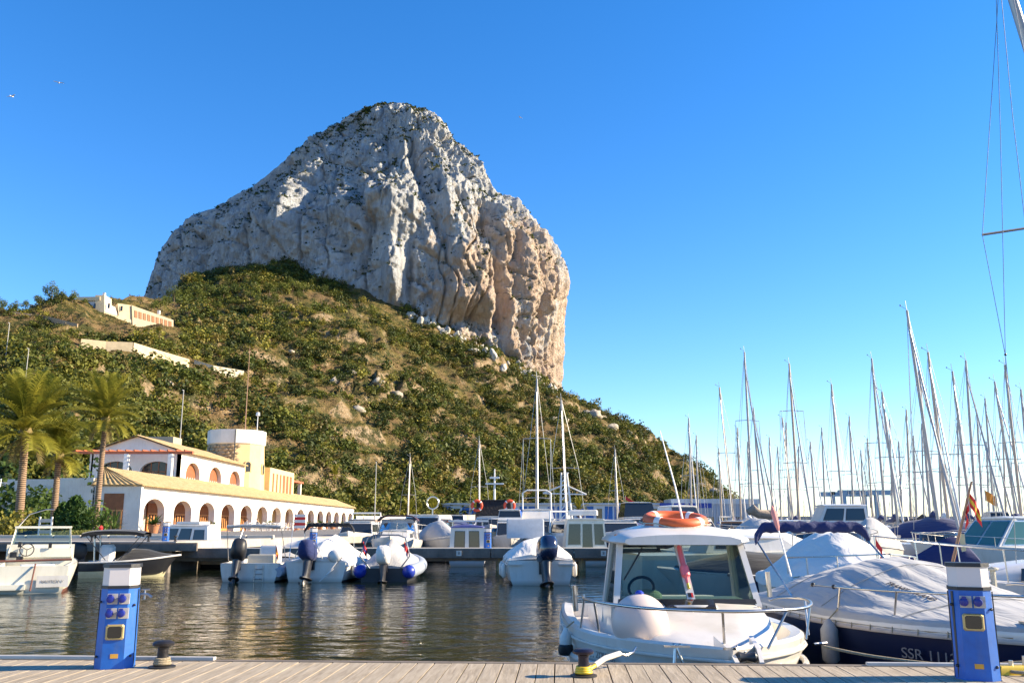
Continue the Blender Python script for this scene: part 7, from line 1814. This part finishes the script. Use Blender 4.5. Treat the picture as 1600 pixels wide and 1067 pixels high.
# ------------------------------------------------------------------ boats on the right
b = motor("covered_cruiser", 1262, 21.5, 172, 7.0, 2.7, 1.0, "cruiser under a light grey cover behind the blue bimini")
b.cover([(.0, .1), (.1, .5), (.3, .95), (.5, .9), (.75, .4), (.97, .03)], COVERW, 1.02, .16, 50, 34, 41, .05, 1.5); b.rail(.6, .4, 4)
hang_fender(b, .7, 1, "grey fender on the bow of the light grey covered cruiser", FENDER, .12, .5, .0); hang_fender(b, .8, 1, "second fender at the very bow of the light grey covered cruiser", FENDER, .12, .5, .0)
b = motor("covered_boat", 1300, 33, 100, 6.5, 2.5, 1.0, "boat under a bright white peaked cover beneath the blue bimini's middle"); b.cover([(.0, .1), (.08, .4), (.35, .95), (.6, .85), (.75, .5), (.97, .03)], COVERW, 1.02, .2, 40, 28, 47, .06, 1.3)
b = motor("motorboat", 1340, 24.5, 95, 5.5, 2.2, .8, "boat with a low black canvas hood behind the grey cover"); b.cover([(.1, .1), (.25, .5), (.6, .55), (.9, .1)], COVERK, .98, .06, 26, 18, 51, .02, 2.2)
b = motor("motor_sailer", 1462, 40, 84, 9.5, 3.0, 1.3, "white motor sailer with rows of square dark windows")
b.house("coachroof", WHITE, 2.0, 7.0, 1.1, 1.0, 1.35, 2.0, .2, .8, [('left', .1 + i * .17, .2 + i * .17, .3, .75) for i in range(5)] + [('right', .1 + i * .17, .2 + i * .17, .3, .75) for i in range(5)]); b.house("wheelhouse", WHITE, 3.0, 5.2, .95, .85, 2.05, 2.9, .1, .4, [('left', .08, .46, .3, .85), ('left', .54, .92, .3, .85), ('right', .08, .46, .3, .85), ('right', .54, .92, .3, .85)]); b.rail(.55, .5, 5)
b = motor("pilothouse_cruiser", 1690, 33, 104, 7.2, 2.8, 1.25, "white pilothouse cruiser with green tinted windows at the right edge")
b.house("pilothouse", WHITE, 1.4, 4.6, 1.05, .88, 1.3, 2.3, .1, .9, [('left', .05, .45, .15, .9), ('left', .52, .95, .15, .9), ('right', .05, .45, .15, .9), ('right', .52, .95, .15, .9), ('front', .05, .47, .12, .9), ('front', .53, .95, .12, .9)], glass=glass_dark("green_window_glass", (.06, .14, .11), .05)); b.rail(.5, .3, 4)
for t in (.55, .68): hang_fender(b, t, 1, "white fender on the green windowed cruiser, %s" % ("forward one" if t > .6 else "aft one"), FENDER, .13, .55, .1)
# ================================================================== sailing boats with their masts
HULLS = [WHITE, WHITE, CREAM, NAVY, WHITE, GREYH]
SAILC = [COVERB, COVERW, COVERK, COVERBL, COVERG]
def sailboat(bx, tx, ty, Y, label, L=9.5, head=180, hull=WHITE, canvas=COVERB, spread=(.5,), furl=1, boom=True, mr=.075, group="sailing boats across the marina", mastmat=None, wires=True, name="sailing_boat", by=815):
    """bx: where the mast meets the boats, (tx,ty): its head, Y: distance across the water"""
    b0 = at(bx, by, Y); top = at(tx, ty, Y); F = .95 + L * .012; rz = R(head)
    k_ = (b0.z - F) / max(top.z - b0.z, .1); foot = b0 - (top - b0) * k_
    t_m = .58
    dirv = Vector((-math.sin(rz), math.cos(rz), 0)); org = Vector((foot.x, foot.y, 0)) - dirv * (L * t_m)
    b = Boat(name, (org.x, org.y), rz, L, L * .31, F, label, "sailboat", group, bow=1.9, stern=.72, sheer=.18, rake=.9, tmax=.45)
    b.hull(hull, BOOT if hull is WHITE else BOOTK, 14); b.deck(WHITE if hull is not CREAM else CREAM, 0, 1, .08)
    b.house("coachroof", WHITE, L * .26, L * .66, L * .085, L * .07, F + .03, F + .48, .15, .7, [('left', .15, .4, .3, .7), ('left', .5, .75, .3, .7), ('right', .15, .4, .3, .7), ('right', .5, .75, .3, .7)])
    inv = b.root.matrix_basis.inverted(); f_ = inv @ Vector((foot.x, foot.y, F)); t_ = inv @ top
    mm = mastmat or ALU
    mast = MB().tube([f_, f_.lerp(t_, .7), t_], [mr, mr * .92, mr * .7], 8).build("mast", mm, b.root, 60)
    H = (t_ - f_).length
    MB().tube([t_, t_ + Vector((.05, .0, .55))], .018, 5).tube([t_ + Vector((0, 0, .05)), t_ + Vector((.35, .1, .25))], .014, 5).ball(t_ + Vector((.35, .1, .27)), .05, 6, 5).build("masthead_gear", WIRE, mast)
    bw = b.L * .3; wr = .012 + Y * .00007
    sp_pts = []
    for fr in spread:
        c_ = f_.lerp(t_, fr); w_ = L * .10
        MB().tube([c_ + Vector((-w_, -.15, .0)), c_ + Vector((0, 0, .05)), c_ + Vector((w_, -.15, .0))], .022 + Y * .00012, 5).build("spreader", mm, mast)
        sp_pts.append((c_, w_))
    if wires:
        for sx in (-1, 1):
            pts = [(sx * b.hb(.52) * .95, L * .54, F)] + [c_ + Vector((sx * w_, -.15, 0)) for c_, w_ in sp_pts] + [t_]
            MB().tube(pts, wr, 4).build("shroud", WIRE, mast)
        MB().tube([(0, .05, F), t_], wr, 4).build("backstay", WIRE, mast)
        hd = f_.lerp(t_, .93)
        MB().tube([(0, L * .98, F + .2), hd], wr, 4).build("forestay", WIRE, mast)
    if furl:
        hd = f_.lerp(t_, .9); ft = Vector((0, L * .97, F + .35)); MB().tube([ft, ft.lerp(hd, .08), ft.lerp(hd, .5), ft.lerp(hd, .97), hd], [.03, .085, .065, .035, .02], 7).build("furled_genoa", [COVERW, COVERG, plain('tan_sail', (.45, .38, .32), .8)][furl % 3], mast, 60)
    if boom:
        g0 = f_.lerp(t_, .0) + Vector((0, -.1, 1.25)); g1 = Vector((g0.x, L * .12, g0.z - .1)); bo = MB().tube([g0, g1], .06, 7).build("boom", mm, b.root, 60)
        rs = [.05, .20, .17, .15, .12, .09, .05]; MB().tube([g0.lerp(g1, i / 6 * .97 + .01) + Vector((0, 0, .13 + (.25 if i == 1 else 0))) for i in range(7)], rs, 9).build("sail_cover", canvas, bo, 60)
    MB().tube([(-.5, L * .9, F + .05), (-.45, L * .93, F + .65), (0, L * 1.0, F + .7), (.45, L * .93, F + .65), (.5, L * .9, F + .05)], .02, 5).build("pulpit", STEEL, b.root)
    hw = b.hb(.1) * .9; MB().tube([(-hw, L * .12, F), (-hw, L * .1, F + .65), (0, .05, F + .68), (hw, L * .1, F + .65), (hw, L * .12, F)], .02, 5).build("pushpit", STEEL, b.root)
    return b
# (mast foot px, head px, head py, distance, heading, hull, canvas, spreaders, label)
SB = [
 (1146, 1124, 605, 86, 165, 0, 0, (.55,), "sailing boat whose mast stands just right of the headland"),
 (1177, 1163, 550, 76, 185, 4, 1, (.62, .28), "sailing boat with the tallest mast left of the bimini, radar on it"),
 (1190, 1177, 637, 92, 190, 2, 2, (.5,), "sailing boat with slim mast beside the tall radar mast"),
 (1208, 1202, 683, 120, 175, 0, 0, (.5,), "small sailing boat with short mast left of the tall grey pair"),
 (1221, 1215, 698, 125, 180, 1, 3, (.5,), "small sailing boat with shortest mast left of the tall grey pair"),
 (1249, 1233, 568, 74, 178, 4, 0, (.72, .42), "sailing boat with thick mast and double spreaders mid right"),
 (1240, 1222, 652, 90, 160, 3, 0, (.55,), "dark hulled sailing boat with thin leaning mast mid right"),
 (1246, 1248, 697, 100, 190, 5, 2, (.5,), "sailing boat with short dark mast crossing the thick mast"),
 (1318, 1299, 600, 80, 172, 0, 1, (.42,), "sailing boat with mast and two pale furled sails before the crane"),
 (1351, 1345, 703, 118, 182, 0, 0, (.5,), "sailing boat with short mast standing inside the crane frame"),
 (1364, 1355, 685, 108, 176, 4, 3, (.5,), "sailing boat with thin mast at the right leg of the crane"),
 (1384, 1362, 560, 70, 176, 1, 0, (.52, .3), "sailing boat with tall mast right of the crane"),
 (1403, 1378, 612, 62, 168, 0, 0, (.55,), "sailing boat with brown grey mast and looped antenna head"),
 (1466, 1417, 485, 48, 170, 4, 0, (.30,), "sailing boat with the tallest leaning mast and wind vane"),
 (1454, 1436, 573, 66, 184, 3, 2, (.5,), "dark hulled sailing boat with dark mast behind the tallest one"),
 (1482, 1450, 550, 56, 165, 0, 1, (.45,), "sailing boat with forked masthead right of the tallest mast"),
 (1518, 1488, 580, 62, 160, 0, 0, (.5,), "sailing boat with leaning mast above the spanish flag"),
 (1526, 1509, 563, 60, 178, 3, 0, (.52, .3), "navy sailing boat with dark mast right of the flag"),
 (1554, 1539, 622, 78, 175, 0, 1, (.5,), "sailing boat with pale slim mast near the right edge"),
 (1590, 1554, 596, 64, 168, 1, 0, (.5,), "sailing boat with leaning mast near the right edge"),
 (1597, 1570, 570, 58, 172, 0, 0, (.55, .3), "sailing boat with navy sail cover at the right edge"),
 (1614, 1595, 608, 66, 172, 4, 2, (.5,), "sailing boat cut by the right frame edge"),
 (1433, 1427, 680, 96, 182, 0, 0, (.5,), "sailing boat with short mast left of the tallest one"),
 (1081, 1076, 653, 98, 180, 0, 1, (.5,), "sailing boat with mast before the headland's last slope"),
 (1091, 1088, 680, 112, 184, 2, 0, (.5,), "cream sailing boat with mast at the end of the headland"),
 (1128, 1123, 700, 126, 176, 0, 3, (.5,), "small sailing boat before the grey shed"),
 (964, 961, 702, 120, 178, 0, 0, (.5,), "sailing boat with mast before the hill right of the cream cabin boat"),
 (886, 877, 625, 70, 176, 0, 1, (.5,), "sailing boat with slim tall mast above the cream cabin boat"),
 (839, 839, 592, 66, 180, 0, 1, (.62, .25), "sailing boat with tallest mast in front of the rocky hill"),
 (749, 749, 688, 104, 182, 1, 0, (.5,), "sailing boat with mast above the black topped yacht"),
 (637, 641, 714, 112, 186, 0, 0, (.5,), "sailing boat with white mast behind the burgundy bimini"),
 (1275, 1266, 690, 104, 178, 5, 1, (.5,), "sailing boat with short mast between the thick mast and the crane"),
 (1410, 1404, 690, 92, 176, 0, 2, (.5,), "sailing boat with short mast right of the looped antenna mast"),
 (1546, 1541, 690, 110, 176, 0, 0, (.5,), "small far sailing boat near the right edge of the basin"),
 (1172, 1168, 690, 130, 176, 0, 0, (.5,), "small far sailing boat behind the tall radar mast"),
 (1158, 1152, 668, 112, 176, 0, 0, (.5,), "far sailing boat between the headland mast and the radar mast"),
 (1233, 1228, 660, 104, 178, 4, 1, (.5,), "far sailing boat just left of the thick double spreader mast"),
 (1290, 1284, 668, 118, 178, 0, 2, (.5,), "far sailing boat left of the mast with two pale furled sails"),
 (1334, 1327, 650, 96, 176, 0, 0, (.5,), "sailing boat with mast over the crane's left leg"),
 (1395, 1390, 655, 100, 176, 1, 1, (.5,), "far sailing boat between the crane and the looped antenna mast"),
 (1424, 1416, 640, 88, 172, 0, 0, (.5,), "sailing boat with mast just left of the tallest leaning one"),
 (1444, 1440, 662, 112, 178, 0, 3, (.5,), "far sailing boat directly behind the tallest leaning mast"),
 (1472, 1464, 632, 92, 174, 4, 0, (.5,), "sailing boat with mast between the tallest and the forked masthead"),
 (1500, 1496, 660, 108, 178, 0, 0, (.5,), "far sailing boat left of the red and yellow flag"),
 (1536, 1526, 640, 86, 172, 0, 2, (.5,), "sailing boat with mast just right of the red and yellow flag"),
 (1572, 1566, 655, 100, 176, 2, 0, (.5,), "cream sailing boat in the far rank near the right edge"),
]
for q, (bx, tx, ty, Y, hd, hu, ca, spr, lb) in enumerate(SB):
    sailboat(bx, tx, ty, Y, lb, L=8.5 + (q * 37 % 10) * .25, head=hd, hull=HULLS[hu], canvas=SAILC[ca], spread=spr, furl=(q % 4), boom=True, mr=.075 + .00042 * Y, mastmat=ALU if q % 5 else plain("tan_mast", (.45, .36, .28), .5, .2))
# radar and reflectors on a few masts come with their boats above; near navy sailing boat with peaked sail cover
b = sailboat(1478, 1462, 300, 23.5, "navy sailing boat with a peaked navy sail cover in front of the flag", 8.2, 112, NAVY, COVERB, (.5,), 0, False, .07) if False else None
pn = at(1545, 850, 22.5)
b = Boat("sailing_boat", (pn.x + .3, 22.5), R(84), 6.6, 2.3, .68, "navy sailing boat with a peaked navy sail cover below the flag", "sailboat", "sailing boats across the marina", bow=1.9, stern=.75, rake=.7)
b.hull(NAVY, BOOTK); b.deck(WHITE, 0, 1, .06); b.rubrail(WOODB, .035, .0)
b.house("coachroof", COVERB, 1.6, 4.2, .75, .62, .72, 1.05, .2, .5)
rows = []
for i in range(15):
    t = i / 14; y = .55 + 4.0 * t; h_ = .16 + .48 * max(0, 1 - abs(t - .16) / .22) ** 1.1 + .22 * max(0, 1 - t) * .8
    if t < .06: h_ *= .5
    rows.append([(x_, y, 1.08 + z_) for x_, z_ in ((-.12, 0), (-.15, h_ * .4), (-.06, h_ * .85), (0, h_), (.06, h_ * .85), (.15, h_ * .4), (.12, 0))])
mb = MB(); mb.loft(rows, True, True, True); mb.build("sail_cover", COVERB, b.root, 60)
MB().tube([(0, .5, 1.03), (0, 4.8, 1.03)], .06, 7).build("boom", ALU, b.root); MB().tube([(0, 1.15, .65), (.0, 1.15, 1.2)], .07, 8).build("mast_step", WHITEP, b.root)
# A-frame with the red and yellow flag
af = empty("flag_pole", at(1496, 900, 18.5), 0, "brown A-frame pole with a red and yellow flag behind the right pedestal", "flag"); A0 = at(1496, 900, 18.5)
def rel(px, py, Y=18.5): return at(px, py, Y) - A0
MB().tube([rel(1485, 893), rel(1518, 752)], [.035, .02], 7).build("pole", plain("brown_wood_pole", (.36, .19, .10), .6), af); MB().tube([rel(1483, 896, 18.9), rel(1508, 800, 18.9)], .02, 6).build("second_pole", plain("brown_wood_pole", (.36, .19, .10), .6), af)
MB().tube([rel(1478, 920), rel(1474, 885), rel(1480, 880), rel(1488, 920)], .025, 6).build("ladder_rail", STEEL, af)
flag(af, rel(1514, 765), [RED, YELLOW, RED], .42, .34, R(-10), 1.1); flag(af, rel(1511, 782), [RED], .3, .2, R(190), 1.4)
mb = MB(); mb.loft([[rel(1497, 832, 18.8), rel(1507, 834, 18.8), rel(1507, 834, 18.9), rel(1497, 832, 18.9)], [rel(1503, 862, 18.8), rel(1510, 860, 18.8), rel(1510, 860, 18.9), rel(1503, 862, 18.9)]], True, True, True); mb.build("yellow_pennant", plain("cream_pennant", (.68, .58, .34), .8), af)
# small flag far right on a mast, orange pennants
for px, py, Y, m_, lb in ((1538, 765, 70, [plain("orange_cloth", (.75, .28, .04), .8)], "small orange flag high between the right masts"), (977, 775, 100, [RED, YELLOW, RED], "small red and yellow flag before the boatyard offices")):
    a = at(px, py, Y); o = empty("flag_on_line", a, 0, lb, "flag"); MB().tube([(0, 0, .1), (0, 0, -4)], .02, 5).build("staff", WIRE, o); flag(o, (0, 0, 0), m_, 1.1 * Y / 70, .8 * Y / 70, 0, .5)
# near white sailing boat at the right frame edge with its tall rig
Yn = 13.2
pw = at(1600, 960, Yn)
b = Boat("sailing_boat", (6.15 + 4.2, Yn + 1.2), R(84), 4.6, 2.3, 1.12, "near white sailing boat at the right frame edge with tall rig", "sailboat", bow=2.0, rake=.5)
b.hull(WHITE, BOOTK); b.deck(WHITE, 0, 1, .1)
rr = []
for i in range(9):
    t = i / 8; y = .4 + 3.3 * t; w_ = .85 * (1 - .35 * t ** 2); h_ = .42 * math.sin(math.pi * min(1, (1 - t) * 1.1 + .06) / 2) ** .8
    rr.append([(-w_, y, 1.15), (-w_ * .94, y, 1.2 + h_ * .6), (-w_ * .7, y, 1.2 + h_ * .95), (0, y, 1.2 + h_), (w_ * .7, y, 1.2 + h_ * .95), (w_ * .94, y, 1.2 + h_ * .6), (w_, y, 1.15)])
mb = MB(); mb.loft(rr, False); mb.add(rr[0], [tuple(range(7))]); cab = mb.build("coachroof", WHITE, b.root, 50)
for y in (.9, 2.1):
    MB().plate([(.80, y, 1.27), (.80, y + .55, 1.27), (.735, y + .5, 1.45), (.735, y + .05, 1.45)], .02).build("window", GLASSD, cab); MB().plate([(-.80, y + .55, 1.27), (-.80, y, 1.27), (-.735, y + .05, 1.45), (-.735, y + .5, 1.45)], .02).build("window", GLASSD, cab)
b.rail(.45, .5, 4, None, .06, .012)
inv = b.root.matrix_basis.inverted(); f_ = inv @ Vector((9.2, Yn + 1.1, 1.4)); tp = inv @ at(1540, -330, Yn + 1.4); sp_l = inv @ at(1535, 367, Yn + 1.1); sp_r = inv @ at(1640, 350, Yn + 1.3); hd = inv @ at(1557, -60, Yn + 1.4)
mtop = inv @ at(1570, -40, Yn + 1.4); m1 = inv @ at(1602, 62, Yn + 1.4); m2 = inv @ at(1640, 190, Yn + 1.4)
mast = MB().tube([inv @ at(1720, 700, Yn + 1.4), m2, m1, mtop], [.085, .085, .08, .075], 10).build("mast", plain("bronze_mast", (.42, .36, .30), .35, .6), b.root, 60)
MB().tube([sp_l, inv @ at(1668, 347, Yn + 1.4)], .022, 6).build("spreader", plain("dark_spreader", (.12, .12, .12), .5), mast)
for pts in (((1561, -20), (1535, 367), (1571, 556), (1600, 800)), ((1556, -20), (1563, 200), (1571, 556), (1588, 880)), ((1563, -20), (1582, 180), (1602, 350), (1640, 700)), ((1580, -20), (1602, 90), (1640, 260))):
    MB().tube([inv @ at(a_, c_, Yn + 1.0) for a_, c_ in pts], .006, 5).build("wire_shroud", WIRE, mast)
MB().ball(inv @ at(1571, 554, Yn + 1.0), .022, 8, 6).build("wire_terminal", DARKP, mast)
mb = MB(); P0 = at(1556, 940, 11.6)
o = empty("rope_post", P0, 0, "short weathered post tied with yellow rope beyond the right pedestal", "post"); MB().tube([(0, 0, -.6), (.0, 0, .42)], .035, 8).build("post", ROPEW, o); MB().torus((0, 0, .40), .05, .02, None, 14, 6).build("rope_turn", ROPEW, o); MB().tube([(.0, 0, .42), (-.12, .0, .36), (-.3, 0, .32)], .014, 6).build("rope_end", ROPEW, o)

# ------------------------------------------------------------------ ranks of boats further off
rf = random.Random(21)
far = [(600, 120), (655, 110), (700, 125), (722, 100), (860, 96), (880, 120), (905, 84), (940, 104), (1020, 82), (1048, 96), (1075, 70), (1100, 62), (1118, 90), (1150, 74), (1205, 62), (1228, 84), (1262, 58), (1290, 72), (1330, 60), (1352, 84), (1398, 74), (1425, 62), (1450, 90), (1490, 80), (1530, 74), (1560, 92), (1585, 70), (1175, 50), (1215, 44), (1380, 52), (1505, 52), (1555, 48), (1100, 44), (575, 68), (610, 74), (645, 84), (668, 58), (720, 70), (795, 62), (812, 72), (868, 60), (890, 70), (948, 60), (965, 84), (1010, 62), (1030, 54), (1245, 36), (1310, 44), (1345, 40), (1440, 46), (1590, 56), (1290, 52), (1410, 44)]
sides = ["behind the pier's left half", "beyond the cream cabin boat", "beyond the white pilothouse boat", "behind the blue bimini", "below the right hand masts"]
adj = ["with dark windscreen", "with grey canopy", "with blue canopy", "with high white bridge", "with low open cockpit", "with radar arch", "with brown cabin side"]
def _kind(q, px, Y): return (1, 4, 2)[q % 3] if (px > 1150 and Y < 60) else q % 7
def _side(px): return sides[0] if px < 800 else sides[1] if px < 960 else sides[2] if px < 1160 else sides[3] if px < 1345 else sides[4]
same = {}
for q, (px, Y) in enumerate(far): same.setdefault((_kind(q, px, Y), _side(px)), []).append(px)
words = ["leftmost such", "second such from left", "third such from left", "fourth such from left", "fifth such from left", "sixth such from left", "seventh such from left", "eighth such from left"]
for q, (px, Y) in enumerate(far):
    gl = sorted(same[(_kind(q, px, Y), _side(px))]); wh = "" if len(gl) == 1 else ", " + words[min(gl.index(px), 7)]
    sd = sides[0] if px < 800 else sides[1] if px < 960 else sides[2] if px < 1160 else sides[3] if px < 1345 else sides[4]
    kind = _kind(q, px, Y); L_ = rf.uniform(6, 9.5)
    a = at(px, 830, Y); b = Boat("moored_motorboat", (a.x, Y + rf.uniform(-2, 2)), R(180 + rf.uniform(-25, 25)), L_, L_ * .33, .9 + L_ * .05, "moored motorboat %s %s%s" % (adj[kind], sd, wh), "boat", "motorboats in the far rows", sheer=.25, rake=.6)
    b.hull([WHITE, WHITE, NAVY, WHITE, CREAM][q % 5], BOOTK, 12); b.deck(WHITE)
    z0 = b.F; w_ = b.B / 2
    if kind in (0, 5): b.house("cabin", WHITE, L_ * .2, L_ * .7, w_ * .8, w_ * .66, z0, z0 + .95, .2, 1.0, [('front', .06, .94, .2, .85), ('left', .1, .9, .3, .8), ('right', .1, .9, .3, .8)])
    if kind == 1: b.cover([(.0, .2), (.2, 1.0), (.5, 1.1), (.8, .4), (.97, .05)], COVERG, 1.02, .15, 16, 12, q, .05, 1.6)
    if kind == 2: b.cover([(.0, .2), (.15, .9), (.4, 1.1), (.7, .4), (.97, .05)], COVERB, 1.02, .15, 16, 12, q, .05, 1.6)
    if kind == 3: b.house("saloon", WHITE, L_ * .15, L_ * .7, w_ * .82, w_ * .7, z0, z0 + 1.1, .2, 1.0, [('front', .06, .94, .2, .85), ('left', .1, .9, .3, .8), ('right', .1, .9, .3, .8)]); b.house("bridge", WHITE, L_ * .2, L_ * .45, w_ * .7, w_ * .6, z0 + 1.18, z0 + 1.8, .1, .3, [('front', .06, .94, .3, .9)])
    if kind == 4: b.windscreen(L_ * .6, w_ * .8, .55, z0, mat=GLASSD); b.rail(.5, .4, 3)
    if kind == 6: b.house("cabin", WOODB, L_ * .25, L_ * .65, w_ * .78, w_ * .7, z0, z0 + 1.1, .1, .4, [('front', .1, .46, .3, .85), ('front', .54, .9, .3, .85), ('left', .1, .9, .4, .85), ('right', .1, .9, .4, .85)], roof=WHITE)
    if kind == 5: MB().tube([(-w_ * .8, L_ * .25, z0), (-w_ * .7, L_ * .2, z0 + 1.6), (w_ * .7, L_ * .2, z0 + 1.6), (w_ * .8, L_ * .25, z0)], .07, 8).build("radar_arch", WHITEP, b.root)
# white boat crane on the boatyard quay
wc = empty("boat_hoist", (at(886, 812, 230).x, 230, QZ), 0, "white lattice boat hoist above the cream cabin boat", "crane")
zt = at(886, 738, 230).z - QZ
for sx in (-1, 1): MB().tube([(sx * 1.6 - .2, 0, 0), (sx * .7 - .6, 0, zt)], [.35, .2], 8).build("leg", WHITEP, wc)
for i in range(6): MB().tube([(-1.6 + i * .12, 0, i * zt / 6), (1.1 - i * .12, 0, (i + 1) * zt / 6)], .16, 6).build("lattice_brace", WHITEP, wc)
MB().tube([(-6, 0, zt * .62), (-.5, 0, zt * .78), (5, 0, zt * .6)], .22, 6).tube([(-6, 0, zt * .62), (5, 0, zt * .6)], .18, 6).build("jib", WHITEP, wc)
# two gulls high on the left
GULL = plain("gull_feathers", (.8, .8, .8), .7)
for px, py, rz in ((92, 130, .5), (18, 151, -.4), (813, 184, 1.0)):
    a = at(px, py, 130); o = empty("gull", a, rz, "white gull gliding in the blue sky, %s" % {92: "upper of the left pair", 18: "at the far left edge", 813: "tiny one right of the summit"}[px], "bird", "gulls")
    k_ = 1.0 if px < 800 else .6; o.scale = (k_,) * 3
    MB().tube([(0, -.35, 0), (0, -.15, .02), (0, .1, .03), (0, .28, .05), (0, .36, .04)], [.02, .08, .10, .07, .02], 8).build("body", GULL, o, 60)
    for sx in (-1, 1):
        rows = [[(sx * x, y0, z), (sx * x, y1, z + .02)] for x, y0, y1, z in ((.05, -.1, .14, .05), (.3, -.06, .2, .14), (.6, -.10, .1, .12), (.85, -.22, -.14, .06))]
        MB().grid(rows).grid([[(p_[0], p_[1], p_[2] - .02) for p_ in r__] for r__ in rows][::-1]).build("wing", GULL, o, 60)
